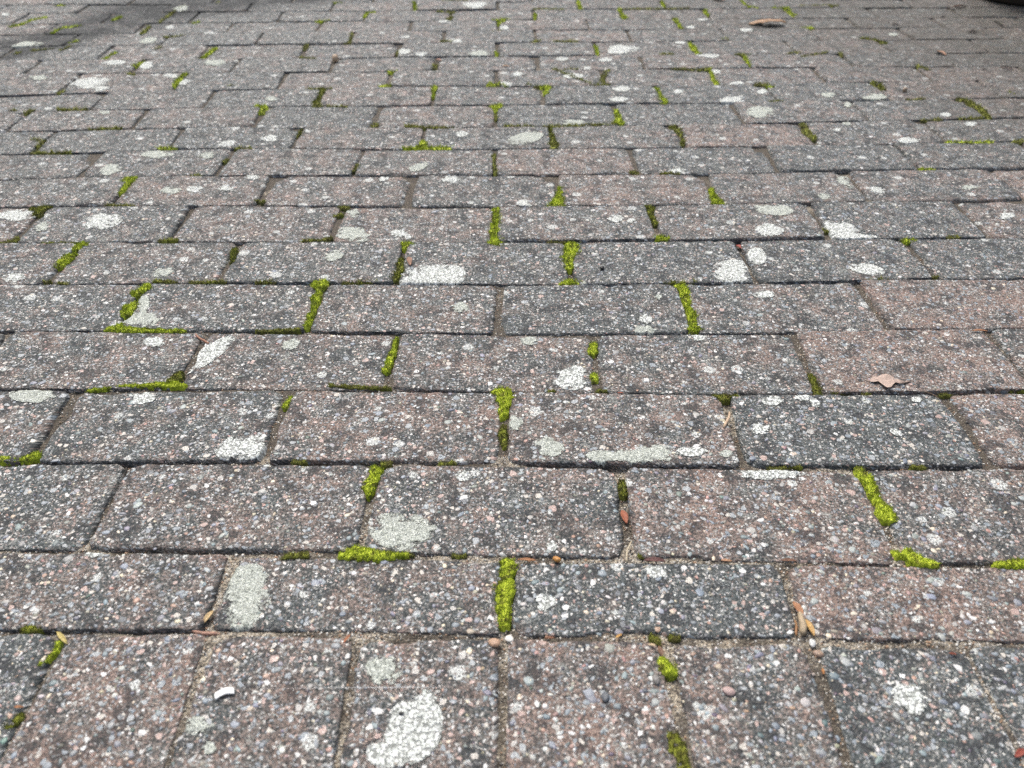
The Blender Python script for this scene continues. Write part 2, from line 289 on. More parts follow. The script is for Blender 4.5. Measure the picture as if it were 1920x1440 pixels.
(0, 0.57, 0, 0.7206, 0.1245, 0.8247, 0.1245, 0.8254, 0.3245, 0.7213, 0.3245),
(0, 0.13, 0, 0.8247, 0.1245, 0.9294, 0.1245, 0.9302, 0.3245, 0.8254, 0.3245),
(0, 0.83, 0, 0.9294, 0.1245, 1.0304, 0.1245, 1.0312, 0.3245, 0.9302, 0.3245),
(0, 0.28, 0, 1.0304, 0.1245, 1.1336, 0.1245, 1.1343, 0.3245, 1.0312, 0.3245),
(0, 0.16, 0, 1.1336, 0.1245, 1.2356, 0.1245, 1.2364, 0.3245, 1.1343, 0.3245),
(0, 0.75, 0, 1.2356, 0.1245, 1.3388, 0.1245, 1.3396, 0.3245, 1.2364, 0.3245),
(0, 0.84, 0, 1.3388, 0.1245, 1.4404, 0.1245, 1.4412, 0.3245, 1.3396, 0.3245),
(0, 0.28, 0, 1.4404, 0.1245, 1.5439, 0.1245, 1.5447, 0.3245, 1.4412, 0.3245),
(0, 0.3, 0, 1.5439, 0.1245, 1.6474, 0.1245, 1.6481, 0.3245, 1.5447, 0.3245),
(0, 0.95, 0, 1.6474, 0.1245, 1.7504, 0.1245, 1.7512, 0.3245, 1.6481, 0.3245),
(0, 0.44, 0, 1.7504, 0.1245, 1.8523, 0.1245, 1.8531, 0.3245, 1.7512, 0.3245),
(0, 0.02, 0, 1.8523, 0.1245, 1.9552, 0.1245, 1.956, 0.3245, 1.8531, 0.3245),
(0, 0.3, 0, 1.9552, 0.1245, 2.0571, 0.1245, 2.0579, 0.3245, 1.956, 0.3245),
(0, 0.82, 0, 2.0571, 0.1245, 2.1586, 0.1245, 2.1594, 0.3245, 2.0579, 0.3245),
(0, 0.55, 0, 2.1586, 0.1245, 2.2624, 0.1245, 2.2632, 0.3245, 2.1594, 0.3245),
(0, 0.57, 0, 2.2624, 0.1245, 2.3643, 0.1245, 2.365, 0.3245, 2.2632, 0.3245),
(1, 0.66, 0, -2.4623, 0.3475, -2.2587, 0.3475, -2.2575, 0.4195, -2.4611, 0.4195),
(1, 0.56, 0, -2.2587, 0.3475, -2.0533, 0.3475, -2.0521, 0.4195, -2.2575, 0.4195),
(1, 0.35, 0, -2.0533, 0.3475, -1.848, 0.3475, -1.8468, 0.4195, -2.0521, 0.4195),
(1, 0.1, 0, -1.848, 0.3475, -1.64, 0.3475, -1.6388, 0.4195, -1.8468, 0.4195),
(1, 0.51, 0, -1.64, 0.3475, -1.4351, 0.3475, -1.4339, 0.4195, -1.6388, 0.4195),
(1, 0.2, 0, -1.4351, 0.3475, -1.2301, 0.3475, -1.2289, 0.4195, -1.4339, 0.4195),
(1, 0.41, 0, -1.2301, 0.3475, -1.0234, 0.3475, -1.0223, 0.4195, -1.2289, 0.4195),
(1, 0.77, 0, -1.0234, 0.3475, -0.8189, 0.3475, -0.8177, 0.4195, -1.0223, 0.4195),
(1, 0.53, 0, -0.8189, 0.3475, -0.6109, 0.3475, -0.6097, 0.4195, -0.8177, 0.4195),
(1, 0.43, 0, -0.6109, 0.3475, -0.4069, 0.3475, -0.4058, 0.4195, -0.6097, 0.4195),
(1, 0.46, 0, 0.4052, 0.3245, 0.6114, 0.3245, 0.6194, 0.3914, 0.4132, 0.3914),
(1, 0.76, 0, 0.6114, 0.3245, 0.8147, 0.3245, 0.8227, 0.3914, 0.6194, 0.3914),
(1, 0.57, 0, 0.8147, 0.3245, 1.0192, 0.3245, 1.0272, 0.3914, 0.8227, 0.3914),
(1, 0.27, 0, 1.0192, 0.3245, 1.2229, 0.3245, 1.2309, 0.3914, 1.0272, 0.3914),
(1, 0.28, 0, 1.2229, 0.3245, 1.4301, 0.3245, 1.4381, 0.3914, 1.2309, 0.3914),
(1, 0.02, 0, 1.4301, 0.3245, 1.636, 0.3245, 1.644, 0.3914, 1.4381, 0.3914),
(1, 0.26, 0, 1.636, 0.3245, 1.8446, 0.3245, 1.8526, 0.3914, 1.644, 0.3914),
(1, 0.74, 0, 1.8446, 0.3245, 2.0506, 0.3245, 2.0586, 0.3914, 1.8526, 0.3914),
(1, 0.41, 0, 2.0506, 0.3245, 2.2568, 0.3245, 2.2648, 0.3914, 2.0586, 0.3914),
(1, 0.25, 0, 2.2568, 0.3245, 2.4631, 0.3245, 2.4711, 0.3914, 2.2648, 0.3914),
(2, 0.3, 0, -2.3644, 0.4195, -2.1598, 0.4195, -2.1619, 0.5186, -2.3665, 0.5186),
(2, 0.4, 0, -2.1598, 0.4195, -1.9545, 0.4195, -1.9566, 0.5186, -2.1619, 0.5186),
(2, 0.4, 0, -1.9545, 0.4195, -1.749, 0.4195, -1.7511, 0.5186, -1.9566, 0.5186),
(2, 0.35, 0, -1.749, 0.4195, -1.5449, 0.4195, -1.547, 0.5186, -1.7511, 0.5186),
(2, 0.27, 0, -1.5449, 0.4195, -1.3399, 0.4195, -1.342, 0.5186, -1.547, 0.5186),
(2, 0.55, 0, -1.3399, 0.4195, -1.1352, 0.4195, -1.1372, 0.5186, -1.342, 0.5186),
(2, 0.73, 0, -1.1352, 0.4195, -0.9296, 0.4195, -0.9316, 0.5186, -1.1372, 0.5186),
(2, 0.31, 0, -0.9296, 0.4195, -0.7266, 0.4195, -0.7287, 0.5186, -0.9316, 0.5186),
(2, 0.31, 0, -0.7266, 0.4195, -0.5215, 0.4195, -0.5236, 0.5186, -0.7287, 0.5186),
(2, 0.37, 0, 0.5027, 0.3914, 0.7064, 0.3914, 0.7144, 0.4984, 0.5107, 0.4984),
(2, 0.24, 0, 0.7064, 0.3914, 0.9127, 0.3914, 0.9207, 0.4984, 0.7144, 0.4984),
(2, 0.48, 0, 0.9127, 0.3914, 1.1157, 0.3914, 1.1237, 0.4984, 0.9207, 0.4984),
(2, 0.18, 0, 1.1157, 0.3914, 1.3189, 0.3914, 1.3269, 0.4984, 1.1237, 0.4984),
(2, 0.07, 0, 1.3189, 0.3914, 1.522, 0.3914, 1.53, 0.4984, 1.3269, 0.4984),
(2, 0.02, 0, 1.522, 0.3914, 1.7285, 0.3914, 1.7365, 0.4984, 1.53, 0.4984),
(2, 0.57, 0, 1.7285, 0.3914, 1.9329, 0.3914, 1.9409, 0.4984, 1.7365, 0.4984),
(2, 0.07, 0, 1.9329, 0.3914, 2.1365, 0.3914, 2.1445, 0.4984, 1.9409, 0.4984),
(2, 0.51, 0, 2.1365, 0.3914, 2.3398, 0.3914, 2.3478, 0.4984, 2.1445, 0.4984),
(3, 0.55, 0, -2.4518, 0.5186, -2.2488, 0.5186, -2.2541, 0.6201, -2.4571, 0.6201),
(3, 0.58, 0, -2.2488, 0.5186, -2.0438, 0.5186, -2.0491, 0.6201, -2.2541, 0.6201),
(3, 0.39, 0, -2.0438, 0.5186, -1.8381, 0.5186, -1.8434, 0.6201, -2.0491, 0.6201),
(3, 0.31, 0, -1.8381, 0.5186, -1.6331, 0.5186, -1.6384, 0.6201, -1.8434, 0.6201),
(3, 0.44, 0, -1.6331, 0.5186, -1.4276, 0.5186, -1.4329, 0.6201, -1.6384, 0.6201),
(3, 0.3, 0, -1.4276, 0.5186, -1.2208, 0.5186, -1.2261, 0.6201, -1.4329, 0.6201),
(3, 0.16, 0, -1.2208, 0.5186, -1.0167, 0.5186, -1.022, 0.6201, -1.2261, 0.6201),
(3, 0.67, 0, -1.0167, 0.5186, -0.8098, 0.5186, -0.8151, 0.6201, -1.022, 0.6201),
(3, 0.24, 0, -0.8098, 0.5186, -0.6032, 0.5186, -0.6085, 0.6201, -0.8151, 0.6201),
(3, 0.23, 0, 0.6164, 0.4984, 0.8195, 0.4984, 0.8275, 0.6003, 0.6244, 0.6003),
(3, 0.21, 0, 0.8195, 0.4984, 1.0217, 0.4984, 1.0297, 0.6003, 0.8275, 0.6003),
(3, 0.45, 0, 1.0217, 0.4984, 1.2264, 0.4984, 1.2344, 0.6003, 1.0297, 0.6003),
(3, 0.5, 0, 1.2264, 0.4984, 1.4309, 0.4984, 1.4389, 0.6003, 1.2344, 0.6003),
(3, 0.43, 0, 1.4309, 0.4984, 1.6363, 0.4984, 1.6443, 0.6003, 1.4389, 0.6003),
(3, 0.27, 0, 1.6363, 0.4984, 1.8406, 0.4984, 1.8486, 0.6003, 1.6443, 0.6003),
(3, 0.31, 0, 1.8406, 0.4984, 2.0449, 0.4984, 2.0529, 0.6003, 1.8486, 0.6003),
(3, 0.66, 0, 2.0449, 0.4984, 2.2488, 0.4984, 2.2568, 0.6003, 2.0529, 0.6003),
(3, 0.64, 0, 2.2488, 0.4984, 2.453, 0.4984, 2.461, 0.6003, 2.2568, 0.6003),
(4, 0.45, 0, -2.3554, 0.6201, -2.1517, 0.6201, -2.1493, 0.7211, -2.3529, 0.7211),
(4, 0.16, 0, -2.1517, 0.6201, -1.9453, 0.6201, -1.9428, 0.7211, -2.1493, 0.7211),
(4, 0.55, 0, -1.9453, 0.6201, -1.7408, 0.6201, -1.7384, 0.7211, -1.9428, 0.7211),
(4, 0.48, 0, -1.7408, 0.6201, -1.5384, 0.6201, -1.536, 0.7211, -1.7384, 0.7211),
(4, 0.47, 0, -1.5384, 0.6201, -1.3311, 0.6201, -1.3286, 0.7211, -1.536, 0.7211),
(4, 0.77, 0, -1.3311, 0.6201, -1.1268, 0.6201, -1.1243, 0.7211, -1.3286, 0.7211),
(4, 0.58, 0, -1.1268, 0.6201, -0.9246, 0.6201, -0.9222, 0.7211, -1.1243, 0.7211),
(4, 0.23, 0, -0.9246, 0.6201, -0.7198, 0.6201, -0.7173, 0.7211, -0.9222, 0.7211),
(4, 0.74, 0, 0.7104, 0.6003, 0.9145, 0.6003, 0.9225, 0.7059, 0.7184, 0.7059),
(4, 0.5, 0, 0.9145, 0.6003, 1.1186, 0.6003, 1.1266, 0.7059, 0.9225, 0.7059),
(4, 0.21, 0, 1.1186, 0.6003, 1.3221, 0.6003, 1.3301, 0.7059, 1.1266, 0.7059),
(4, 0.37, 0, 1.3221, 0.6003, 1.5271, 0.6003, 1.5351, 0.7059, 1.3301, 0.7059),
(4, 0.33, 0, 1.5271, 0.6003, 1.7338, 0.6003, 1.7418, 0.7059, 1.5351, 0.7059),
(4, 0.47, 0, 1.7338, 0.6003, 1.9383, 0.6003, 1.9463, 0.7059, 1.7418, 0.7059),
(4, 0.64, 0, 1.9383, 0.6003, 2.1439, 0.6003, 2.1519, 0.7059, 1.9463, 0.7059),
(4, 0.83, 0, 2.1439, 0.6003, 2.3517, 0.6003, 2.3597, 0.7059, 2.1519, 0.7059),
(5, 0.48, 0, -2.4576, 0.7211, -2.2537, 0.7211, -2.2536, 0.8205, -2.4575, 0.8205),
(5, 0.35, 0, -2.2537, 0.7211, -2.0488, 0.7211, -2.0487, 0.8205, -2.2536, 0.8205),
(5, 0.45, 0, -2.0488, 0.7211, -1.843, 0.7211, -1.8429, 0.8205, -2.0487, 0.8205),
(5, 0.44, 0, -1.843, 0.7211, -1.6386, 0.7211, -1.6385, 0.8205, -1.8429, 0.8205),
(5, 0.35, 0, -1.6386, 0.7211, -1.4336, 0.7211, -1.4335, 0.8205, -1.6385, 0.8205),
(5, 0.44, 0, -1.4336, 0.7211, -1.2271, 0.7211, -1.227, 0.8205, -1.4335, 0.8205),
(5, 0.44, 0, -1.2271, 0.7211, -1.0205, 0.7211, -1.0204, 0.8205, -1.227, 0.8205),
(5, 0.2, 0, -1.0205, 0.7211, -0.815, 0.7211, -0.8149, 0.8205, -1.0204, 0.8205),
(5, 0.55, 0, -0.815, 0.7211, -0.6104, 0.7211, -0.6103, 0.8205, -0.8149, 0.8205),
(5, 0.45, 0, 0.6156, 0.7059, 0.8219, 0.7059, 0.8241, 0.8141, 0.6178, 0.8141),
(5, 0.29, 0, 0.8219, 0.7059, 1.0276, 0.7059, 1.0298, 0.8141, 0.8241, 0.8141),
(5, 0.36, 0, 1.0276, 0.7059, 1.2333, 0.7059, 1.2356, 0.8141, 1.0298, 0.8141),
(5, 0.61, 0, 1.2333, 0.7059, 1.441, 0.7059, 1.4433, 0.8141, 1.2356, 0.8141),
(5, 0.3, 0, 1.441, 0.7059, 1.647, 0.7059, 1.6492, 0.8141, 1.4433, 0.8141),
(5, 0.59, 0, 1.647, 0.7059, 1.8522, 0.7059, 1.8544, 0.8141, 1.6492, 0.8141),
(5, 0.02, 0, 1.8522, 0.7059, 2.0582, 0.7059, 2.0605, 0.8141, 1.8544, 0.8141),
(5, 0.48, 0, 2.0582, 0.7059, 2.2619, 0.7059, 2.2641, 0.8141, 2.0605, 0.8141),
(5, 0.6, 0, 2.2619, 0.7059, 2.4664, 0.7059, 2.4686, 0.8141, 2.2641, 0.8141),
(6, 0.5, 0, -2.3552, 0.8205, -2.1523, 0.8205, -2.1578, 0.9226, -2.3607, 0.9226),
(6, 0.43, 0, -2.1523, 0.8205, -1.9457, 0.8205, -1.9512, 0.9226, -2.1578, 0.9226),
(6, 0.64, 0, -1.9457, 0.8205, -1.7424, 0.8205, -1.7479, 0.9226, -1.9512, 0.9226),
(6, 0.26, 0, -1.7424, 0.8205, -1.5403, 0.8205, -1.5458, 0.9226, -1.7479, 0.9226),
(6, 0.24, 0, -1.5403, 0.8205, -1.3331, 0.8205, -1.3386, 0.9226, -1.5458, 0.9226),
(6, 0.46, 0, -1.3331, 0.8205, -1.1281, 0.8205, -1.1336, 0.9226, -1.3386, 0.9226),
(6, 0.68, 0, -1.1281, 0.8205, -0.9254, 0.8205, -0.9309, 0.9226, -1.1336, 0.9226),
(6, 0.52, 0, -0.9254, 0.8205, -0.7214, 0.8205, -0.7269, 0.9226, -0.9309, 0.9226),
(6, 0.32, 0, 0.7088, 0.8141, 0.9111, 0.8141, 0.9191, 0.9185, 0.7168, 0.9185),
(6, 0.19, 0, 0.9111, 0.8141, 1.1155, 0.8141, 1.1235, 0.9185, 0.9191, 0.9185),
(6, 0.26, 0, 1.1155, 0.8141, 1.3197, 0.8141, 1.3277, 0.9185, 1.1235, 0.9185),
(6, 0.52, 0, 1.3197, 0.8141, 1.5271, 0.8141, 1.5351, 0.9185, 1.3277, 0.9185),
(6, 0.45, 0, 1.5271, 0.8141, 1.7309, 0.8141, 1.7389, 0.9185, 1.5351, 0.9185),
(6, 0.43, 0, 1.7309, 0.8141, 1.9355, 0.8141, 1.9435, 0.9185, 1.7389, 0.9185),
(6, 0.77, 0, 1.9355, 0.8141, 2.1401, 0.8141, 2.1481, 0.9185, 1.9435, 0.9185),
(6, 0.34, 0, 2.1401, 0.8141, 2.3445, 0.8141, 2.3525, 0.9185, 2.1481, 0.9185),
(7, 0.36, 0, -2.4527, 0.9226, -2.2467, 0.9226, -2.2547, 1.0254, -2.4607, 1.0254),
(7, 0.69, 0, -2.2467, 0.9226, -2.0406, 0.9226, -2.0486, 1.0254, -2.2547, 1.0254),
(7, 0.21, 0, -2.0406, 0.9226, -1.8358, 0.9226, -1.8438, 1.0254, -2.0486, 1.0254),
(7, 0.11, 0, -1.8358, 0.9226, -1.6291, 0.9226, -1.6371, 1.0254, -1.8438, 1.0254),
(7, 0.7, 0, -1.6291, 0.9226, -1.4227, 0.9226, -1.4307, 1.0254, -1.6371, 1.0254),
(7, 0.51, 0, -1.4227, 0.9226, -1.2186, 0.9226, -1.2266, 1.0254, -1.4307, 1.0254),
(7, 0.56, 0, -1.2186, 0.9226, -1.0153, 0.9226, -1.0233, 1.0254, -1.2266, 1.0254),
(7, 0.57, 0, -1.0153, 0.9226, -0.8106, 0.9226, -0.8186, 1.0254, -1.0233, 1.0254),
(7, 0.95, 0, 0.8202, 0.9185, 1.0281, 0.9185, 1.0361, 1.0278, 0.8282, 1.0278),
(7, 0.21, 0, 1.0281, 0.9185, 1.2345, 0.9185, 1.2425, 1.0278, 1.0361, 1.0278),
(7, 0.61, 0, 1.2345, 0.9185, 1.438, 0.9185, 1.446, 1.0278, 1.2425, 1.0278),
(7, 0.63, 0, 1.438, 0.9185, 1.6444, 0.9185, 1.6524, 1.0278, 1.446, 1.0278),
(7, 0.66, 0, 1.6444, 0.9185, 1.8514, 0.9185, 1.8594, 1.0278, 1.6524, 1.0278),
(7, 0.28, 0, 1.8514, 0.9185, 2.0528, 0.9185, 2.0608, 1.0278, 1.8594, 1.0278),
(7, 0.68, 0, 2.0528, 0.9185, 2.257, 0.9185, 2.265, 1.0278, 2.0608, 1.0278),
(7, 0.58, 0, 2.257, 0.9185, 2.4614, 0.9185, 2.4694, 1.0278, 2.265, 1.0278),
(8, 0.42, 0, -2.3612, 1.0254, -2.1602, 1.0254, -2.1613, 1.1208, -2.3623, 1.1208),
(8, 0.38, 0, -2.1602, 1.0254, -1.9538, 1.0254, -1.955, 1.1208, -2.1613, 1.1208),
(8, 0.5, 0, -1.9538, 1.0254, -1.748, 1.0254, -1.7492, 1.1208, -1.955, 1.1208),
(8, 0.63, 0, -1.748, 1.0254, -1.5463, 1.0254, -1.5474, 1.1208, -1.7492, 1.1208),
(8, 0.62, 0, -1.5463, 1.0254, -1.3441, 1.0254, -1.3452, 1.1208, -1.5474, 1.1208),
(8, 0.91, 0, -1.3441, 1.0254, -1.139, 1.0254, -1.1401, 1.1208, -1.3452, 1.1208),
(8, 0.38, 0, -1.139, 1.0254, -0.9336, 1.0254, -0.9348, 1.1208, -1.1401, 1.1208),
(8, 0.57, 0, -0.9336, 1.0254, -0.7284, 1.0254, -0.7296, 1.1208, -0.9348, 1.1208),
(8, 0.61, 0, 0.9293, 1.0278, 1.1334, 1.0278, 1.1333, 1.1393, 0.9292, 1.1393),
(8, 0.21, 0, 1.1334, 1.0278, 1.3385, 1.0278, 1.3383, 1.1393, 1.1333, 1.1393),
(8, 0.35, 0, 1.3385, 1.0278, 1.5442, 1.0278, 1.5441, 1.1393, 1.3383, 1.1393),
(8, 0.46, 0, 1.5442, 1.0278, 1.7507, 1.0278, 1.7506, 1.1393, 1.5441, 1.1393),
(8, 0.42, 0, 1.7507, 1.0278, 1.9563, 1.0278, 1.9562, 1.1393, 1.7506, 1.1393),
(8, 0.46, 0, 1.9563, 1.0278, 2.16, 1.0278, 2.1599, 1.1393, 1.9562, 1.1393),
(8, 0.6, 0, 2.16, 1.0278, 2.3658, 1.0278, 2.3657, 1.1393, 2.1599, 1.1393),
(9, 0.48, 0, -2.4598, 1.1208, -2.2539, 1.1208, -2.2492, 1.2171, -2.4551, 1.2171),
(9, 0.3, 0, -2.2539, 1.1208, -2.0458, 1.1208, -2.041, 1.2171, -2.2492, 1.2171),
(9, 0.05, 0, -2.0458, 1.1208, -1.84, 1.1208, -1.8352, 1.2171, -2.041, 1.2171),
(9, 0.37, 0, -1.84, 1.1208, -1.6372, 1.1208, -1.6324, 1.2171, -1.8352, 1.2171),
(9, 0.1, 0, -1.6372, 1.1208, -1.4306, 1.1208, -1.4258, 1.2171, -1.6324, 1.2171),
(9, 0.4, 0, -1.4306, 1.1208, -1.2236, 1.1208, -1.2188, 1.2171, -1.4258, 1.2171),
(9, 0.49, 0, -1.2236, 1.1208, -1.0186, 1.1208, -1.0138, 1.2171, -1.2188, 1.2171),
(9, 0.16, 0, -1.0186, 1.1208, -0.8164, 1.1208, -0.8116, 1.2171, -1.0138, 1.2171),
(9, 0.53, 0, 1.0341, 1.1393, 1.2376, 1.1393, 1.236, 1.2469, 1.0325, 1.2469),
(9, 0.54, 0, 1.2376, 1.1393, 1.4436, 1.1393, 1.442, 1.2469, 1.236, 1.2469),
(9, 0.5, 0, 1.4436, 1.1393, 1.6498, 1.1393, 1.6482, 1.2469, 1.442, 1.2469),
(9, 0.21, 0, 1.6498, 1.1393, 1.8537, 1.1393, 1.8521, 1.2469, 1.6482, 1.2469),
(9, 0.36, 0, 1.8537, 1.1393, 2.0585, 1.1393, 2.0568, 1.2469, 1.8521, 1.2469),
(9, 0.09, 0, 2.0585, 1.1393, 2.2661, 1.1393, 2.2645, 1.2469, 2.0568, 1.2469),
(9, 0.11, 0, 2.2661, 1.1393, 2.4737, 1.1393, 2.4721, 1.2469, 2.2645, 1.2469),
(10, 0.29, 0, -2.3572, 1.2171, -2.1521, 1.2171, -2.1533, 1.3145, -2.3584, 1.3145),
(10, 0.19, 0, -2.1521, 1.2171, -1.9471, 1.2171, -1.9483, 1.3145, -2.1533, 1.3145),
(10, 0.32, 0, -1.9471, 1.2171, -1.7408, 1.2171, -1.742, 1.3145, -1.9483, 1.3145),
(10, 0.9, 0, -1.7408, 1.2171, -1.5356, 1.2171, -1.5369, 1.3145, -1.742, 1.3145),
(10, 0.5, 0, -1.5356, 1.2171, -1.3304, 1.2171, -1.3316, 1.3145, -1.5369, 1.3145),
(10, 0.22, 0, -1.3304, 1.2171, -1.1271, 1.2171, -1.1284, 1.3145, -1.3316, 1.3145),
(10, 0.02, 0, -1.1271, 1.2171, -0.9226, 1.2171, -0.9239, 1.3145, -1.1284, 1.3145),
(10, 0.46, 0, 0.9149, 1.2469, 1.1218, 1.2469, 1.127, 1.3583, 0.9201, 1.3583),
(10, 0.34, 0, 1.1218, 1.2469, 1.3288, 1.2469, 1.334, 1.3583, 1.127, 1.3583),
(10, 0.23, 0, 1.3288, 1.2469, 1.5335, 1.2469, 1.5387, 1.3583, 1.334, 1.3583),
(10, 0.35, 0, 1.5335, 1.2469, 1.7403, 1.2469, 1.7455, 1.3583, 1.5387, 1.3583),
(10, 0.62, 0, 1.7403, 1.2469, 1.942, 1.2469, 1.9472, 1.3583, 1.7455, 1.3583),
(10, 0.34, 0, 1.942, 1.2469, 2.1471, 1.2469, 2.1524, 1.3583, 1.9472, 1.3583),
(10, 0.12, 0, 2.1471, 1.2469, 2.3534, 1.2469, 2.3587, 1.3583, 2.1524, 1.3583),
(11, 0.15, 0, -2.4514, 1.3145, -2.2475, 1.3145, -2.2412, 1.4026, -2.4451, 1.4026),
(11, 0.19, 0, -2.2475, 1.3145, -2.0417, 1.3145, -2.0354, 1.4026, -2.2412, 1.4026),
(11, 0.4, 0, -2.0417, 1.3145, -1.8361, 1.3145, -1.8298, 1.4026, -2.0354, 1.4026),
(11, 0.49, 0, -1.8361, 1.3145, -1.6295, 1.3145, -1.6232, 1.4026, -1.8298, 1.4026),
(11, 0.49, 0, -1.6295, 1.3145, -1.4241, 1.3145, -1.4178, 1.4026, -1.6232, 1.4026),
(11, 0.64, 0, -1.4241, 1.3145, -1.2207, 1.3145, -1.2144, 1.4026, -1.4178, 1.4026),
(11, 0.36, 0, -1.2207, 1.3145, -1.014, 1.3145, -1.0076, 1.4026, -1.2144, 1.4026),
(11, 0.45, 0, 1.0321, 1.3583, 1.2361, 1.3583, 1.2441, 1.4616, 1.0401, 1.4616),
(11, 0.21, 0, 1.2361, 1.3583, 1.441, 1.3583, 1.449, 1.4616, 1.2441, 1.4616),
(11, 0.45, 0, 1.441, 1.3583, 1.648, 1.3583, 1.656, 1.4616, 1.449, 1.4616),
(11, 0.33, 0, 1.648, 1.3583, 1.8535, 1.3583, 1.8615, 1.4616, 1.656, 1.4616),
(11, 0.73, 0, 1.8535, 1.3583, 2.0595, 1.3583, 2.0675, 1.4616, 1.8615, 1.4616),
(11, 0.74, 0, 2.0595, 1.3583, 2.2643, 1.3583, 2.2723, 1.4616, 2.0675, 1.4616),
(11, 0.56, 0, 2.2643, 1.3583, 2.4673, 1.3583, 2.4753, 1.4616, 2.2723, 1.4616),
(12, 0.34, 0, -2.3539, 1.4026, -2.1484, 1.4026, -2.1506, 1.4976, -2.3561, 1.4976),
(12, 0.43, 0, -2.1484, 1.4026, -1.9428, 1.4026, -1.9451, 1.4976, -2.1506, 1.4976),
(12, 0.63, 0, -1.9428, 1.4026, -1.738, 1.4026, -1.7403, 1.4976, -1.9451, 1.4976),
(12, 0.26, 0, -1.738, 1.4026, -1.5306, 1.4026, -1.5328, 1.4976, -1.7403, 1.4976),
(12, 0.26, 0, -1.5306, 1.4026, -1.3242, 1.4026, -1.3265, 1.4976, -1.5328, 1.4976),
(12, 0.59, 0, -1.3242, 1.4026, -1.1194, 1.4026, -1.1216, 1.4976, -1.3265, 1.4976),
(12, 0.57, 0, -1.1194, 1.4026, -0.9154, 1.4026, -0.9176, 1.4976, -1.1216, 1.4976),
(12, 0.15, 0, 1.1175, 1.4616, 1.3239, 1.4616, 1.3213, 1.5688, 1.1149, 1.5688),
(12, 0.79, 0, 1.3239, 1.4616, 1.5309, 1.4616, 1.5283, 1.5688, 1.3213, 1.5688),
(12, 0.69, 0, 1.5309, 1.4616, 1.7371, 1.4616, 1.7345, 1.5688, 1.5283, 1.5688),
(12, 0.21, 0, 1.7371, 1.4616, 1.9416, 1.4616, 1.939, 1.5688, 1.7345, 1.5688),
(12, 0.02, 0, 1.9416, 1.4616, 2.1465, 1.4616, 2.144, 1.5688, 1.939, 1.5688),
(12, 0.61, 0, 2.1465, 1.4616, 2.3523, 1.4616, 2.3497, 1.5688, 2.144, 1.5688),
(13, 0.3, 0, -2.4448, 1.4976, -2.2378, 1.4976, -2.237, 1.621, -2.444, 1.6193),
(13, 0.39, 0, -2.2378, 1.4976, -2.0339, 1.4976, -2.0331, 1.6227, -2.237, 1.621),
(13, 0.32, 0, -2.0339, 1.4976, -1.8289, 1.4976, -1.8281, 1.6244, -2.0331, 1.6227),
(13, 0.67, 0, -1.8289, 1.4976, -1.6257, 1.4976, -1.6249, 1.626, -1.8281, 1.6244),
(13, 0.72, 0, -1.6257, 1.4976, -1.418, 1.4976, -1.4172, 1.6277, -1.6249, 1.626),
(13, 0.58, 0, -1.418, 1.4976, -1.2118, 1.4976, -1.211, 1.6294, -1.4172, 1.6277),
(13, 0.39, 0, -1.2118, 1.4976, -1.0086, 1.4976, -1.0078, 1.6311, -1.211, 1.6294),
(13, 0.24, 0, 1.2378, 1.5688, 1.4429, 1.5688, 1.4445, 1.6544, 1.2393, 1.653),
(13, 0.45, 0, 1.4429, 1.5688, 1.6477, 1.5688, 1.6493, 1.6558, 1.4445, 1.6544),
(13, 0.29, 0, 1.6477, 1.5688, 1.8523, 1.5688, 1.8538, 1.6571, 1.6493, 1.6558),
(13, 0.6, 0, 1.8523, 1.5688, 2.0556, 1.5688, 2.0572, 1.6585, 1.8538, 1.6571),
(13, 0.26, 0, 2.0556, 1.5688, 2.2625, 1.5688, 2.264, 1.6599, 2.0572, 1.6585),
(13, 0.45, 0, 2.2625, 1.5688, 2.4674, 1.5688, 2.469, 1.6612, 2.264, 1.6599),
(14, 0.61, 0, -2.3556, 1.62, -2.1492, 1.6217, -2.1572, 1.7189, -2.3636, 1.7172),
(14, 0.63, 0, -2.1492, 1.6217, -1.9443, 1.6234, -1.9523, 1.7206, -2.1572, 1.7189),
(14, 0.47, 0, -1.9443, 1.6234, -1.7389, 1.6251, -1.7469, 1.7222, -1.9523, 1.7206),
(14, 0.71, 0, -1.7389, 1.6251, -1.5334, 1.6268, -1.5414, 1.7239, -1.7469, 1.7222),
(14, 0.68, 0, -1.5334, 1.6268, -1.3292, 1.6284, -1.3372, 1.7256, -1.5414, 1.7239),
(14, 0.09, 0, -1.3292, 1.6284, -1.1206, 1.6301, -1.1286, 1.7273, -1.3372, 1.7256),
(14, 0.6, 0, 1.1177, 1.6522, 1.3214, 1.6536, 1.3241, 1.7508, 1.1204, 1.7495),
(14, 0.29, 0, 1.3214, 1.6536, 1.5267, 1.6549, 1.5293, 1.7522, 1.3241, 1.7508),
(14, 0.46, 0, 1.5267, 1.6549, 1.7328, 1.6563, 1.7354, 1.7536, 1.5293, 1.7522),
(14, 0.52, 0, 1.7328, 1.6563, 1.9369, 1.6577, 1.9395, 1.7549, 1.7354, 1.7536),
(14, 0.63, 0, 1.9369, 1.6577, 2.1396, 1.659, 2.1423, 1.7563, 1.9395, 1.7549),
(14, 0.53, 0, 2.1396, 1.659, 2.3462, 1.6604, 2.3489, 1.7577, 2.1423, 1.7563),
(15, 0.72, 0, -2.4499, 1.7165, -2.2481, 1.7181, -2.2532, 1.8231, -2.4551, 1.8215),
(15, 0.34, 0, -2.2481, 1.7181, -2.0445, 1.7198, -2.0497, 1.8248, -2.2532, 1.8231),
(15, 0.56, 0, -2.0445, 1.7198, -1.8392, 1.7215, -1.8444, 1.8265, -2.0497, 1.8248),
(15, 0.3, 0, -1.8392, 1.7215, -1.6355, 1.7232, -1.6407, 1.8281, -1.8444, 1.8265),
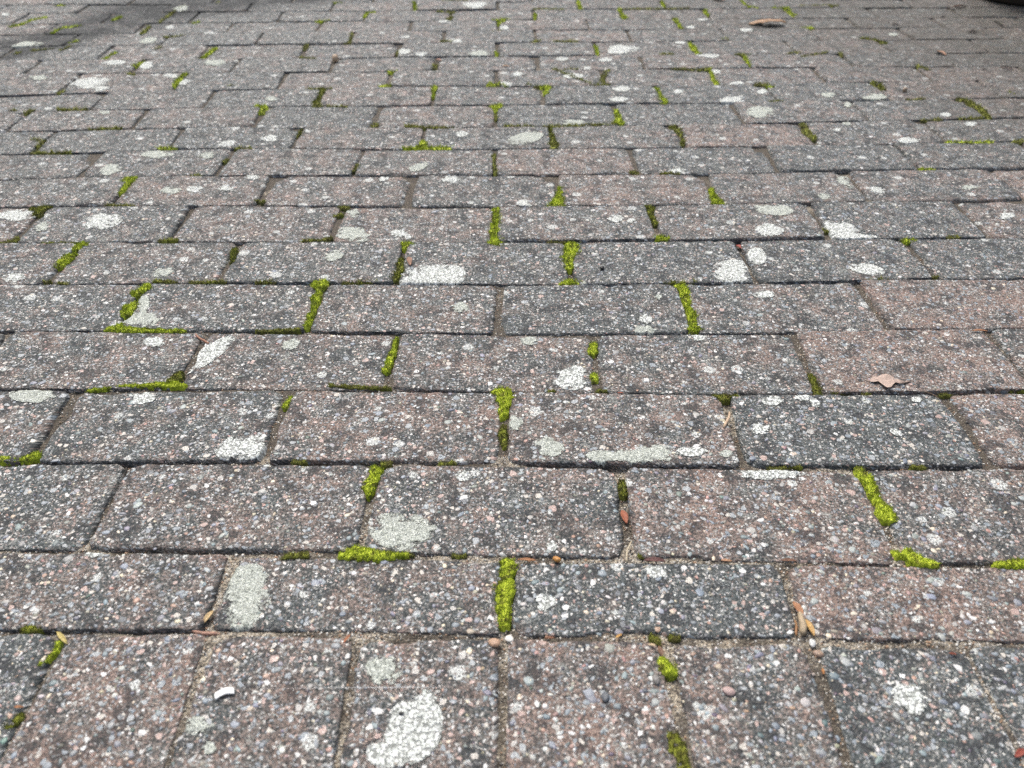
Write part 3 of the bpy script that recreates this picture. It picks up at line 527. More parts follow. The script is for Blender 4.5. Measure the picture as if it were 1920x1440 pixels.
(15, 0.47, 0, -1.6355, 1.7232, -1.4312, 1.7248, -1.4364, 1.8298, -1.6407, 1.8281),
(15, 0.45, 0, -1.4312, 1.7248, -1.2252, 1.7265, -1.2304, 1.8315, -1.4364, 1.8298),
(15, 0.55, 0, 1.2348, 1.7502, 1.4388, 1.7516, 1.4383, 1.8566, 1.2343, 1.8552),
(15, 0.3, 0, 1.4388, 1.7516, 1.6428, 1.7529, 1.6422, 1.8579, 1.4383, 1.8566),
(15, 0.47, 0, 1.6428, 1.7529, 1.8458, 1.7543, 1.8452, 1.8593, 1.6422, 1.8579),
(15, 0.07, 0, 1.8458, 1.7543, 2.0516, 1.7557, 2.051, 1.8607, 1.8452, 1.8593),
(15, 0.36, 0, 2.0516, 1.7557, 2.2526, 1.757, 2.2521, 1.862, 2.051, 1.8607),
(15, 0.54, 0, 2.2526, 1.757, 2.4557, 1.7584, 2.4551, 1.8634, 2.2521, 1.862),
(16, 0.3, 0, -2.362, 1.8222, -2.1559, 1.8239, -2.1577, 1.9257, -2.3638, 1.924),
(16, 0.42, 0, -2.1559, 1.8239, -1.9508, 1.8256, -1.9526, 1.9274, -2.1577, 1.9257),
(16, 0.54, 0, -1.9508, 1.8256, -1.744, 1.8273, -1.7457, 1.9291, -1.9526, 1.9274),
(16, 0.44, 0, -1.744, 1.8273, -1.5391, 1.829, -1.5409, 1.9307, -1.7457, 1.9291),
(16, 0.78, 0, -1.5391, 1.829, -1.3349, 1.8306, -1.3367, 1.9324, -1.5409, 1.9307),
(16, 0.37, 0, -1.3349, 1.8306, -1.1325, 1.8323, -1.1343, 1.9341, -1.3367, 1.9324),
(16, 0.21, 0, 1.3252, 1.8558, 1.5315, 1.8572, 1.5282, 1.959, 1.3219, 1.9576),
(16, 0.51, 0, 1.5315, 1.8572, 1.7345, 1.8586, 1.7312, 1.9603, 1.5282, 1.959),
(16, 0.56, 0, 1.7345, 1.8586, 1.9393, 1.8599, 1.936, 1.9617, 1.7312, 1.9603),
(16, 0.54, 0, 1.9393, 1.8599, 2.1471, 1.8613, 2.1438, 1.9631, 1.936, 1.9617),
(16, 0.66, 0, 2.1471, 1.8613, 2.3521, 1.8627, 2.3488, 1.9644, 2.1438, 1.9631),
(17, 0.63, 0, -2.4563, 1.9232, -2.2494, 1.9249, -2.2567, 2.021, -2.4636, 2.0193),
(17, 0.43, 0, -2.2494, 1.9249, -2.0437, 1.9266, -2.051, 2.0227, -2.2567, 2.021),
(17, 0.32, 0, -2.0437, 1.9266, -1.8364, 1.9283, -1.8437, 2.0244, -2.051, 2.0227),
(17, 0.62, 0, -1.8364, 1.9283, -1.6308, 1.93, -1.6381, 2.0261, -1.8437, 2.0244),
(17, 0.44, 0, -1.6308, 1.93, -1.4254, 1.9317, -1.4327, 2.0278, -1.6381, 2.0261),
(17, 0.62, 0, -1.4254, 1.9317, -1.2184, 1.9334, -1.2257, 2.0295, -1.4327, 2.0278),
(17, 0.37, 0, 1.4398, 1.9584, 1.644, 1.9597, 1.646, 2.0559, 1.4418, 2.0546),
(17, 0.28, 0, 1.644, 1.9597, 1.8484, 1.9611, 1.8504, 2.0573, 1.646, 2.0559),
(17, 0.59, 0, 1.8484, 1.9611, 2.0528, 1.9625, 2.0548, 2.0586, 1.8504, 2.0573),
(17, 0.13, 0, 2.0528, 1.9625, 2.2577, 1.9638, 2.2597, 2.06, 2.0548, 2.0586),
(17, 0.31, 0, 2.2577, 1.9638, 2.462, 1.9652, 2.464, 2.0614, 2.2597, 2.06),
(18, 0.62, 0, -2.3647, 2.0201, -2.1559, 2.0218, -2.1576, 2.1236, -2.3663, 2.1219),
(18, 0.72, 0, -2.1559, 2.0218, -1.9509, 2.0235, -1.9525, 2.1253, -2.1576, 2.1236),
(18, 0.39, 0, -1.9509, 2.0235, -1.7456, 2.0252, -1.7472, 2.1269, -1.9525, 2.1253),
(18, 0.63, 0, -1.7456, 2.0252, -1.5412, 2.0269, -1.5429, 2.1286, -1.7472, 2.1269),
(18, 0.04, 0, -1.5412, 2.0269, -1.3353, 2.0286, -1.337, 2.1303, -1.5429, 2.1286),
(18, 0.64, 0, 1.3244, 2.0538, 1.5305, 2.0551, 1.5372, 2.1569, 1.3311, 2.1556),
(18, 0.33, 0, 1.5305, 2.0551, 1.7358, 2.0565, 1.7425, 2.1583, 1.5372, 2.1569),
(18, 0.63, 0, 1.7358, 2.0565, 1.9409, 2.0579, 1.9475, 2.1597, 1.7425, 2.1583),
(18, 0.45, 0, 1.9409, 2.0579, 2.1437, 2.0592, 2.1504, 2.161, 1.9475, 2.1597),
(18, 0.9, 0, 2.1437, 2.0592, 2.35, 2.0606, 2.3567, 2.1624, 2.1504, 2.161),
(19, 0.42, 0, -2.456, 2.1211, -2.2505, 2.1228, -2.2527, 2.2154, -2.4583, 2.2137),
(19, 0.43, 0, -2.2505, 2.1228, -2.048, 2.1245, -2.0502, 2.2171, -2.2527, 2.2154),
(19, 0.41, 0, -2.048, 2.1245, -1.8424, 2.1262, -1.8447, 2.2187, -2.0502, 2.2171),
(19, 0.46, 0, -1.8424, 2.1262, -1.6361, 2.1278, -1.6384, 2.2204, -1.8447, 2.2187),
(19, 0.92, 0, -1.6361, 2.1278, -1.4306, 2.1295, -1.4328, 2.2221, -1.6384, 2.2204),
(19, 0.37, 0, 1.4467, 2.1563, 1.6523, 2.1577, 1.6565, 2.2503, 1.451, 2.249),
(19, 0.42, 0, 1.6523, 2.1577, 1.8597, 2.1591, 1.8639, 2.2517, 1.6565, 2.2503),
(19, 0.05, 0, 1.8597, 2.1591, 2.0636, 2.1604, 2.0679, 2.2531, 1.8639, 2.2517),
(19, 0.32, 0, 2.0636, 2.1604, 2.2686, 2.1618, 2.2728, 2.2544, 2.0679, 2.2531),
(19, 0.5, 0, 2.2686, 2.1618, 2.4725, 2.1632, 2.4768, 2.2558, 2.2728, 2.2544),
(20, 0.48, 0, -2.3632, 2.2145, -2.1578, 2.2162, -2.1578, 2.3192, -2.3632, 2.3175),
(20, 0.45, 0, -2.1578, 2.2162, -1.9523, 2.2179, -1.9523, 2.3209, -2.1578, 2.3192),
(20, 0.6, 0, -1.9523, 2.2179, -1.7481, 2.2195, -1.7481, 2.3225, -1.9523, 2.3209),
(20, 0.45, 0, -1.7481, 2.2195, -1.5439, 2.2212, -1.5439, 2.3242, -1.7481, 2.3225),
(20, 0.35, 0, -1.5439, 2.2212, -1.3403, 2.2229, -1.3403, 2.3259, -1.5439, 2.3242),
(20, 0.36, 0, 1.5335, 2.2495, 1.7406, 2.2509, 1.7406, 2.3539, 1.5335, 2.3525),
(20, 0.61, 0, 1.7406, 2.2509, 1.9451, 2.2523, 1.9451, 2.3553, 1.7406, 2.3539),
(20, 0.5, 0, 1.9451, 2.2523, 2.1494, 2.2536, 2.1494, 2.3566, 1.9451, 2.3553),
(20, 0.64, 0, 2.1494, 2.2536, 2.3563, 2.255, 2.3563, 2.358, 2.1494, 2.3566),
(21, 0.62, 0, -2.4584, 2.3167, -2.2534, 2.3184, -2.2534, 2.4214, -2.4584, 2.4197),
(21, 0.65, 0, -2.2534, 2.3184, -2.0466, 2.3201, -2.0466, 2.4231, -2.2534, 2.4214),
(21, 0.26, 0, -2.0466, 2.3201, -1.8422, 2.3218, -1.8422, 2.4248, -2.0466, 2.4231),
(21, 0.67, 0, -1.8422, 2.3218, -1.6377, 2.3234, -1.6377, 2.4264, -1.8422, 2.4248),
(21, 0.57, 0, -1.6377, 2.3234, -1.4346, 2.3251, -1.4346, 2.4281, -1.6377, 2.4264),
(21, 0.84, 0, -1.4346, 2.3251, -1.2271, 2.3268, -1.2271, 2.4298, -1.4346, 2.4281),
(21, 0.54, 0, -1.2271, 2.3268, -1.0224, 2.3285, -1.0224, 2.4315, -1.2271, 2.4298),
(21, 0.49, 0, -1.0224, 2.3285, -0.8166, 2.3302, -0.8166, 2.4332, -1.0224, 2.4315),
(21, 0.4, 0, -0.8166, 2.3302, -0.611, 2.3331, -0.611, 2.4361, -0.8166, 2.4332),
(21, 0.46, 0, -0.611, 2.3331, -0.4041, 2.3362, -0.4041, 2.4392, -0.611, 2.4361),
(21, 0.09, 0, -0.4041, 2.3362, -0.2001, 2.3393, -0.2001, 2.4423, -0.4041, 2.4392),
(21, 0.37, 0, -0.2001, 2.3393, 0.0038, 2.3423, 0.0038, 2.4453, -0.2001, 2.4423),
(21, 0.41, 0, 0.0038, 2.3423, 0.2088, 2.3437, 0.2088, 2.4467, 0.0038, 2.4453),
(21, 0.62, 0, 0.2088, 2.3437, 0.4158, 2.3451, 0.4158, 2.4481, 0.2088, 2.4467),
(21, 0.29, 0, 0.4158, 2.3451, 0.6184, 2.3464, 0.6184, 2.4494, 0.4158, 2.4481),
(21, 0.45, 0, 0.6184, 2.3464, 0.8239, 2.3478, 0.8239, 2.4508, 0.6184, 2.4494),
(21, 0.79, 0, 0.8239, 2.3478, 1.03, 2.3492, 1.03, 2.4522, 0.8239, 2.4508),
(21, 0.32, 0, 1.03, 2.3492, 1.2339, 2.3505, 1.2339, 2.4535, 1.03, 2.4522),
(21, 0.59, 0, 1.2339, 2.3505, 1.4401, 2.3519, 1.4401, 2.4549, 1.2339, 2.4535),
(21, 0.32, 0, 1.4401, 2.3519, 1.6446, 2.3533, 1.6446, 2.4563, 1.4401, 2.4549),
(21, 0.4, 0, 1.6446, 2.3533, 1.8515, 2.3546, 1.8515, 2.4576, 1.6446, 2.4563),
(21, 0.51, 0, 1.8515, 2.3546, 2.0573, 2.356, 2.0573, 2.459, 1.8515, 2.4576),
(21, 0.6, 0, 2.0573, 2.356, 2.2626, 2.3574, 2.2626, 2.4604, 2.0573, 2.459),
(21, 0.32, 0, 2.2626, 2.3574, 2.4706, 2.3588, 2.4706, 2.4618, 2.2626, 2.4604),
(22, 0.22, 0, -2.3652, 2.4205, -2.1585, 2.4222, -2.1585, 2.5252, -2.3652, 2.5235),
(22, 0.72, 0, -2.1585, 2.4222, -1.9538, 2.4239, -1.9538, 2.5269, -2.1585, 2.5252),
(22, 0.46, 0, -1.9538, 2.4239, -1.7472, 2.4255, -1.7472, 2.5285, -1.9538, 2.5269),
(22, 0.58, 0, -1.7472, 2.4255, -1.5434, 2.4272, -1.5434, 2.5302, -1.7472, 2.5285),
(22, 0.6, 0, -1.5434, 2.4272, -1.3383, 2.4289, -1.3383, 2.5319, -1.5434, 2.5302),
(22, 0.57, 0, -1.3383, 2.4289, -1.1347, 2.4306, -1.1347, 2.5336, -1.3383, 2.5319),
(22, 0.37, 0, -1.1347, 2.4306, -0.9309, 2.4322, -0.9309, 2.5352, -1.1347, 2.5336),
(22, 0.4, 0, -0.9309, 2.4322, -0.725, 2.4344, -0.725, 2.5374, -0.9309, 2.5352),
(22, 0.11, 0, -0.725, 2.4344, -0.5182, 2.4375, -0.5182, 2.5405, -0.725, 2.5374),
(22, 0.46, 0, -0.5182, 2.4375, -0.3152, 2.4406, -0.3152, 2.5436, -0.5182, 2.5405),
(22, 0.33, 0, -0.3152, 2.4406, -0.1114, 2.4436, -0.1114, 2.5466, -0.3152, 2.5436),
(22, 0.42, 0, -0.1114, 2.4436, 0.0936, 2.4459, 0.0936, 2.5489, -0.1114, 2.5466),
(22, 0.79, 0, 0.0936, 2.4459, 0.2991, 2.4473, 0.2991, 2.5503, 0.0936, 2.5489),
(22, 0.56, 0, 0.2991, 2.4473, 0.5034, 2.4487, 0.5034, 2.5517, 0.2991, 2.5503),
(22, 0.43, 0, 0.5034, 2.4487, 0.7074, 2.45, 0.7074, 2.553, 0.5034, 2.5517),
(22, 0.15, 0, 0.7074, 2.45, 0.9125, 2.4514, 0.9125, 2.5544, 0.7074, 2.553),
(22, 0.57, 0, 0.9125, 2.4514, 1.1202, 2.4528, 1.1202, 2.5558, 0.9125, 2.5544),
(22, 0.72, 0, 1.1202, 2.4528, 1.3237, 2.4541, 1.3237, 2.5571, 1.1202, 2.5558),
(22, 0.26, 0, 1.3237, 2.4541, 1.5278, 2.4555, 1.5278, 2.5585, 1.3237, 2.5571),
(22, 0.51, 0, 1.5278, 2.4555, 1.7344, 2.4569, 1.7344, 2.5599, 1.5278, 2.5585),
(22, 0.32, 0, 1.7344, 2.4569, 1.9388, 2.4582, 1.9388, 2.5612, 1.7344, 2.5599),
(22, 0.39, 0, 1.9388, 2.4582, 2.1464, 2.4596, 2.1464, 2.5626, 1.9388, 2.5612),
(22, 0.35, 0, 2.1464, 2.4596, 2.3518, 2.461, 2.3518, 2.564, 2.1464, 2.5626),
(23, 0.1, 0, -2.4493, 2.5228, -2.2452, 2.5245, -2.2452, 2.6275, -2.4493, 2.6258),
(23, 0.32, 0, -2.2452, 2.5245, -2.041, 2.5261, -2.041, 2.6291, -2.2452, 2.6275),
(23, 0.1, 0, -2.041, 2.5261, -1.8372, 2.5278, -1.8372, 2.6308, -2.041, 2.6291),
(23, 0.7, 0, -1.8372, 2.5278, -1.6345, 2.5295, -1.6345, 2.6325, -1.8372, 2.6308),
(23, 0.63, 0, -1.6345, 2.5295, -1.4281, 2.5312, -1.4281, 2.6342, -1.6345, 2.6325),
(23, 0.43, 0, -1.4281, 2.5312, -1.2208, 2.5329, -1.2208, 2.6359, -1.4281, 2.6342),
(23, 0.48, 0, -1.2208, 2.5329, -1.0162, 2.5345, -1.0162, 2.6375, -1.2208, 2.6359),
(23, 0.43, 0, -1.0162, 2.5345, -0.8119, 2.5362, -0.8119, 2.6392, -1.0162, 2.6375),
(23, 0.46, 0, -0.8119, 2.5362, -0.6079, 2.5392, -0.6079, 2.6422, -0.8119, 2.6392),
(23, 0.46, 0, -0.6079, 2.5392, -0.4055, 2.5422, -0.4055, 2.6452, -0.6079, 2.6422),
(23, 0.38, 0, -0.4055, 2.5422, -0.2011, 2.5453, -0.2011, 2.6483, -0.4055, 2.6452),
(23, 0.39, 0, -0.2011, 2.5453, 0.0038, 2.5483, 0.0038, 2.6513, -0.2011, 2.6483),
(23, 0.16, 0, 0.0038, 2.5483, 0.2088, 2.5497, 0.2088, 2.6527, 0.0038, 2.6513),
(23, 0.23, 0, 0.2088, 2.5497, 0.413, 2.5511, 0.413, 2.6541, 0.2088, 2.6527),
(23, 0.3, 0, 0.413, 2.5511, 0.6185, 2.5524, 0.6185, 2.6554, 0.413, 2.6541),
(23, 0.46, 0, 0.6185, 2.5524, 0.8221, 2.5538, 0.8221, 2.6568, 0.6185, 2.6554),
(23, 0.35, 0, 0.8221, 2.5538, 1.0277, 2.5551, 1.0277, 2.6581, 0.8221, 2.6568),
(23, 0.8, 0, 1.0277, 2.5551, 1.2317, 2.5565, 1.2317, 2.6595, 1.0277, 2.6581),
(23, 0.39, 0, 1.2317, 2.5565, 1.4363, 2.5579, 1.4363, 2.6609, 1.2317, 2.6595),
(23, 0.35, 0, 1.4363, 2.5579, 1.642, 2.5592, 1.642, 2.6622, 1.4363, 2.6609),
(23, 0.51, 0, 1.642, 2.5592, 1.8465, 2.5606, 1.8465, 2.6636, 1.642, 2.6622),
(23, 0.62, 0, 1.8465, 2.5606, 2.0525, 2.562, 2.0525, 2.665, 1.8465, 2.6636),
(23, 0.79, 0, 2.0525, 2.562, 2.2582, 2.5634, 2.2582, 2.6664, 2.0525, 2.665),
(23, 0.61, 0, 2.2582, 2.5634, 2.4637, 2.5647, 2.4637, 2.6677, 2.2582, 2.6664),
(24, 0.31, 0, -2.3605, 2.6265, -2.1565, 2.6282, -2.1565, 2.7312, -2.3605, 2.7295),
(24, 0.39, 0, -2.1565, 2.6282, -1.9526, 2.6299, -1.9526, 2.7329, -2.1565, 2.7312),
(24, 0.63, 0, -1.9526, 2.6299, -1.7463, 2.6316, -1.7463, 2.7346, -1.9526, 2.7329),
(24, 0.47, 0, -1.7463, 2.6316, -1.5425, 2.6332, -1.5425, 2.7362, -1.7463, 2.7346),
(24, 0.58, 0, -1.5425, 2.6332, -1.3387, 2.6349, -1.3387, 2.7379, -1.5425, 2.7362),
(24, 0.41, 0, -1.3387, 2.6349, -1.1367, 2.6365, -1.1367, 2.7395, -1.3387, 2.7379),
(24, 0.74, 0, -1.1367, 2.6365, -0.9331, 2.6382, -0.9331, 2.7412, -1.1367, 2.7395),
(24, 0.71, 0, -0.9331, 2.6382, -0.729, 2.6404, -0.729, 2.7434, -0.9331, 2.7412),
(24, 0.64, 0, -0.729, 2.6404, -0.5216, 2.6435, -0.5216, 2.7465, -0.729, 2.7434),
(24, 0.45, 0, -0.5216, 2.6435, -0.3144, 2.6466, -0.3144, 2.7496, -0.5216, 2.7465),
(24, 0.11, 0, -0.3144, 2.6466, -0.1114, 2.6496, -0.1114, 2.7526, -0.3144, 2.7496),
(24, 0.16, 0, -0.1114, 2.6496, 0.0936, 2.6519, 0.0936, 2.7549, -0.1114, 2.7526),
(24, 0.49, 0, 0.0936, 2.6519, 0.297, 2.6533, 0.297, 2.7563, 0.0936, 2.7549),
(24, 0.55, 0, 0.297, 2.6533, 0.5007, 2.6546, 0.5007, 2.7576, 0.297, 2.7563),
(24, 0.02, 0, 0.5007, 2.6546, 0.7055, 2.656, 0.7055, 2.759, 0.5007, 2.7576),
(24, 0.33, 0, 0.7055, 2.656, 0.9109, 2.6574, 0.9109, 2.7604, 0.7055, 2.759),
(24, 0.65, 0, 0.9109, 2.6574, 1.1115, 2.6587, 1.1115, 2.7617, 0.9109, 2.7604),
(24, 0.61, 0, 1.1115, 2.6587, 1.3166, 2.6601, 1.3166, 2.7631, 1.1115, 2.7617),
(24, 0.33, 0, 1.3166, 2.6601, 1.522, 2.6614, 1.522, 2.7644, 1.3166, 2.7631),
(24, 0.55, 0, 1.522, 2.6614, 1.7267, 2.6628, 1.7267, 2.7658, 1.522, 2.7644),
(24, 0.43, 0, 1.7267, 2.6628, 1.9321, 2.6642, 1.9321, 2.7672, 1.7267, 2.7658),
(24, 0.38, 0, 1.9321, 2.6642, 2.1378, 2.6655, 2.1378, 2.7685, 1.9321, 2.7672),
(24, 0.64, 0, 2.1378, 2.6655, 2.3413, 2.6669, 2.3413, 2.7699, 2.1378, 2.7685),
(25, 0.65, 0, -2.4607, 2.7287, -2.2545, 2.7304, -2.2545, 2.8334, -2.4607, 2.8317),
(25, 0.32, 0, -2.2545, 2.7304, -2.0494, 2.7321, -2.0494, 2.8351, -2.2545, 2.8334),
(25, 0.24, 0, -2.0494, 2.7321, -1.844, 2.7338, -1.844, 2.8368, -2.0494, 2.8351),
(25, 0.17, 0, -1.844, 2.7338, -1.642, 2.7354, -1.642, 2.8384, -1.844, 2.8368),
(25, 0.15, 0, -1.642, 2.7354, -1.4345, 2.7371, -1.4345, 2.8401, -1.642, 2.8384),
(25, 0.69, 0, -1.4345, 2.7371, -1.227, 2.7388, -1.227, 2.8418, -1.4345, 2.8401),
(25, 0.79, 0, -1.227, 2.7388, -1.0198, 2.7405, -1.0198, 2.8435, -1.227, 2.8418),
(25, 0.47, 0, -1.0198, 2.7405, -0.8171, 2.7422, -0.8171, 2.8452, -1.0198, 2.8435),
(25, 0.63, 0, -0.8171, 2.7422, -0.6124, 2.7451, -0.6124, 2.8481, -0.8171, 2.8452),
(25, 0.29, 0, -0.6124, 2.7451, -0.406, 2.7482, -0.406, 2.8512, -0.6124, 2.8481),
(25, 0.41, 0, -0.406, 2.7482, -0.2006, 2.7513, -0.2006, 2.8543, -0.406, 2.8512),
(25, 0.61, 0, -0.2006, 2.7513, 0.0038, 2.7543, 0.0038, 2.8573, -0.2006, 2.8543),
(25, 0.49, 0, 0.0038, 2.7543, 0.2088, 2.7557, 0.2088, 2.8587, 0.0038, 2.8573),
(25, 0.42, 0, 0.2088, 2.7557, 0.4124, 2.757, 0.4124, 2.86, 0.2088, 2.8587),
(25, 0.1, 0, 0.4124, 2.757, 0.6143, 2.7584, 0.6143, 2.8614, 0.4124, 2.86),
(25, 0.14, 0, 0.6143, 2.7584, 0.8196, 2.7598, 0.8196, 2.8628, 0.6143, 2.8614),
(25, 0.35, 0, 0.8196, 2.7598, 1.025, 2.7611, 1.025, 2.8641, 0.8196, 2.8628),
(25, 0.32, 0, 1.025, 2.7611, 1.227, 2.7625, 1.227, 2.8655, 1.025, 2.8641),
(25, 0.41, 0, 1.227, 2.7625, 1.4305, 2.7638, 1.4305, 2.8668, 1.227, 2.8655),
(25, 0.3, 0, 1.4305, 2.7638, 1.6343, 2.7652, 1.6343, 2.8682, 1.4305, 2.8668),
(25, 0.39, 0, 1.6343, 2.7652, 1.8393, 2.7666, 1.8393, 2.8696, 1.6343, 2.8682),
(25, 0.44, 0, 1.8393, 2.7666, 2.0447, 2.7679, 2.0447, 2.8709, 1.8393, 2.8696),
(25, 0.53, 0, 2.0447, 2.7679, 2.2514, 2.7693, 2.2514, 2.8723, 2.0447, 2.8709),
(25, 0.44, 0, 2.2514, 2.7693, 2.4584, 2.7707, 2.4584, 2.8737, 2.2514, 2.8723),
(26, 0.32, 0, -2.3673, 2.8325, -2.1629, 2.8341, -2.1629, 2.9371, -2.3673, 2.9355),
(26, 0.37, 0, -2.1629, 2.8341, -1.9589, 2.8358, -1.9589, 2.9388, -2.1629, 2.9371),
(26, 0.6, 0, -1.9589, 2.8358, -1.7512, 2.8375, -1.7512, 2.9405, -1.9589, 2.9388),
(26, 0.39, 0, -1.7512, 2.8375, -1.5432, 2.8392, -1.5432, 2.9422, -1.7512, 2.9405),
(26, 0.24, 0, -1.5432, 2.8392, -1.3382, 2.8409, -1.3382, 2.9439, -1.5432, 2.9422),
(26, 0.23, 0, -1.3382, 2.8409, -1.1337, 2.8426, -1.1337, 2.9456, -1.3382, 2.9439),
(26, 0.48, 0, -1.1337, 2.8426, -0.9304, 2.8442, -0.9304, 2.9472, -1.1337, 2.9456),
(26, 0.54, 0, -0.9304, 2.8442, -0.7245, 2.8464, -0.7245, 2.9494, -0.9304, 2.9472),
(26, 0.67, 0, -0.7245, 2.8464, -0.5178, 2.8495, -0.5178, 2.9525, -0.7245, 2.9494),
(26, 0.36, 0, -0.5178, 2.8495, -0.3148, 2.8526, -0.3148, 2.9556, -0.5178, 2.9525),
(26, 0.69, 0, -0.3148, 2.8526, -0.1114, 2.8556, -0.1114, 2.9586, -0.3148, 2.9556),
(26, 0.36, 0, -0.1114, 2.8556, 0.0936, 2.8579, 0.0936, 2.9609, -0.1114, 2.9586),
(26, 0.38, 0, 0.0936, 2.8579, 0.2982, 2.8593, 0.2982, 2.9623, 0.0936, 2.9609),
(26, 0.32, 0, 0.2982, 2.8593, 0.5025, 2.8606, 0.5025, 2.9636, 0.2982, 2.9623),
(26, 0.53, 0, 0.5025, 2.8606, 0.7049, 2.862, 0.7049, 2.965, 0.5025, 2.9636),
(26, 0.63, 0, 0.7049, 2.862, 0.9105, 2.8634, 0.9105, 2.9664, 0.7049, 2.965),
(26, 0.42, 0, 0.9105, 2.8634, 1.1171, 2.8647, 1.1171, 2.9677, 0.9105, 2.9664),
(26, 0.33, 0, 1.1171, 2.8647, 1.3245, 2.8661, 1.3245, 2.9691, 1.1171, 2.9677),
(26, 0.13, 0, 1.3245, 2.8661, 1.5296, 2.8675, 1.5296, 2.9705, 1.3245, 2.9691),
(26, 0.45, 0, 1.5296, 2.8675, 1.7343, 2.8689, 1.7343, 2.9719, 1.5296, 2.9705),
(26, 0.36, 0, 1.7343, 2.8689, 1.9376, 2.8702, 1.9376, 2.9732, 1.7343, 2.9719),
(26, 0.39, 0, 1.9376, 2.8702, 2.1445, 2.8716, 2.1445, 2.9746, 1.9376, 2.9732),
(26, 0.3, 0, 2.1445, 2.8716, 2.352, 2.873, 2.352, 2.976, 2.1445, 2.9746),
(27, 0.25, 0, -2.4665, 2.9347, -2.2622, 2.9363, -2.2622, 3.0393, -2.4665, 3.0377),
(27, 0.34, 0, -2.2622, 2.9363, -2.0591, 2.938, -2.0591, 3.041, -2.2622, 3.0393),
(27, 0.51, 0, -2.0591, 2.938, -1.8492, 2.9397, -1.8492, 3.0427, -2.0591, 3.041),
(27, 0.61, 0, -1.8492, 2.9397, -1.643, 2.9414, -1.643, 3.0444, -1.8492, 3.0427),
(27, 0.42, 0, -1.643, 2.9414, -1.4358, 2.9431, -1.4358, 3.0461, -1.643, 3.0444),
(27, 0.49, 0, -1.4358, 2.9431, -1.2317, 2.9448, -1.2317, 3.0478, -1.4358, 3.0461),
(27, 0.39, 0, -1.2317, 2.9448, -1.0262, 2.9464, -1.0262, 3.0494, -1.2317, 3.0478),
(27, 0.4, 0, -1.0262, 2.9464, -0.8174, 2.9482, -0.8174, 3.0512, -1.0262, 3.0494),
(27, 0.16, 0, -0.8174, 2.9482, -0.6115, 2.9511, -0.6115, 3.0541, -0.8174, 3.0512),
(27, 0.6, 0, -0.6115, 2.9511, -0.4067, 2.9542, -0.4067, 3.0572, -0.6115, 3.0541),
(27, 0.54, 0, -0.4067, 2.9542, -0.2021, 2.9573, -0.2021, 3.0603, -0.4067, 3.0572),
(27, 0.71, 0, -0.2021, 2.9573, 0.0038, 2.9603, 0.0038, 3.0633, -0.2021, 3.0603),
(27, 0.31, 0, 0.0038, 2.9603, 0.2088, 2.9617, 0.2088, 3.0647, 0.0038, 3.0633),
(27, 0.45, 0, 0.2088, 2.9617, 0.4139, 2.9631, 0.4139, 3.0661, 0.2088, 3.0647),
(27, 0.24, 0, 0.4139, 2.9631, 0.6185, 2.9644, 0.6185, 3.0674, 0.4139, 3.0661),
(27, 0.47, 0, 0.6185, 2.9644, 0.8225, 2.9658, 0.8225, 3.0688, 0.6185, 3.0674),
(27, 0.4, 0, 0.8225, 2.9658, 1.0274, 2.9671, 1.0274, 3.0701, 0.8225, 3.0688),
(27, 0.56, 0, 1.0274, 2.9671, 1.2319, 2.9685, 1.2319, 3.0715, 1.0274, 3.0701),
(27, 0.4, 0, 1.2319, 2.9685, 1.4366, 2.9699, 1.4366, 3.0729, 1.2319, 3.0715),
(27, 0.55, 0, 1.4366, 2.9699, 1.6415, 2.9712, 1.6415, 3.0742, 1.4366, 3.0729),
(27, 0.33, 0, 1.6415, 2.9712, 1.8467, 2.9726, 1.8467, 3.0756, 1.6415, 3.0742),
(27, 0.54, 0, 1.8467, 2.9726, 2.054, 2.974, 2.054, 3.077, 1.8467, 3.0756),
(27, 0.37, 0, 2.054, 2.974, 2.2568, 2.9753, 2.2568, 3.0783, 2.054, 3.077),
(27, 0.34, 0, 2.2568, 2.9753, 2.4622, 2.9767, 2.4622, 3.0797, 2.2568, 3.0783),
(28, 0.44, 0, -2.3742, 3.0384, -2.1704, 3.0401, -2.1704, 3.1431, -2.3742, 3.1414),
(28, 0.5, 0, -2.1704, 3.0401, -1.9652, 3.0418, -1.9652, 3.1448, -2.1704, 3.1431),
(28, 0.15, 0, -1.9652, 3.0418, -1.7603, 3.0434, -1.7603, 3.1464, -1.9652, 3.1448),
(28, 0.13, 0, -1.7603, 3.0434, -1.5536, 3.0451, -1.5536, 3.1481, -1.7603, 3.1464),
(28, 0.46, 0, -1.5536, 3.0451, -1.3493, 3.0468, -1.3493, 3.1498, -1.5536, 3.1481),
(28, 0.41, 0, -1.3493, 3.0468, -1.1432, 3.0485, -1.1432, 3.1515, -1.3493, 3.1498),
(28, 0.03, 0, -1.1432, 3.0485, -0.9367, 3.0502, -0.9367, 3.1532, -1.1432, 3.1515),
(28, 0.09, 0, -0.9367, 3.0502, -0.7326, 3.0523, -0.7326, 3.1553, -0.9367, 3.1532),
(28, 0.28, 0, -0.7326, 3.0523, -0.524, 3.0554, -0.524, 3.1584, -0.7326, 3.1553),
(28, 0.49, 0, -0.524, 3.0554, -0.3173, 3.0585, -0.3173, 3.1615, -0.524, 3.1584),
(28, 0.46, 0, -0.3173, 3.0585, -0.1114, 3.0616, -0.1114, 3.1646, -0.3173, 3.1615),
(28, 0.62, 0, -0.1114, 3.0616, 0.0936, 3.0639, 0.0936, 3.1669, -0.1114, 3.1646),
(28, 0.65, 0, 0.0936, 3.0639, 0.3001, 3.0653, 0.3001, 3.1683, 0.0936, 3.1669),
(28, 0.88, 0, 0.3001, 3.0653, 0.5038, 3.0667, 0.5038, 3.1697, 0.3001, 3.1683),
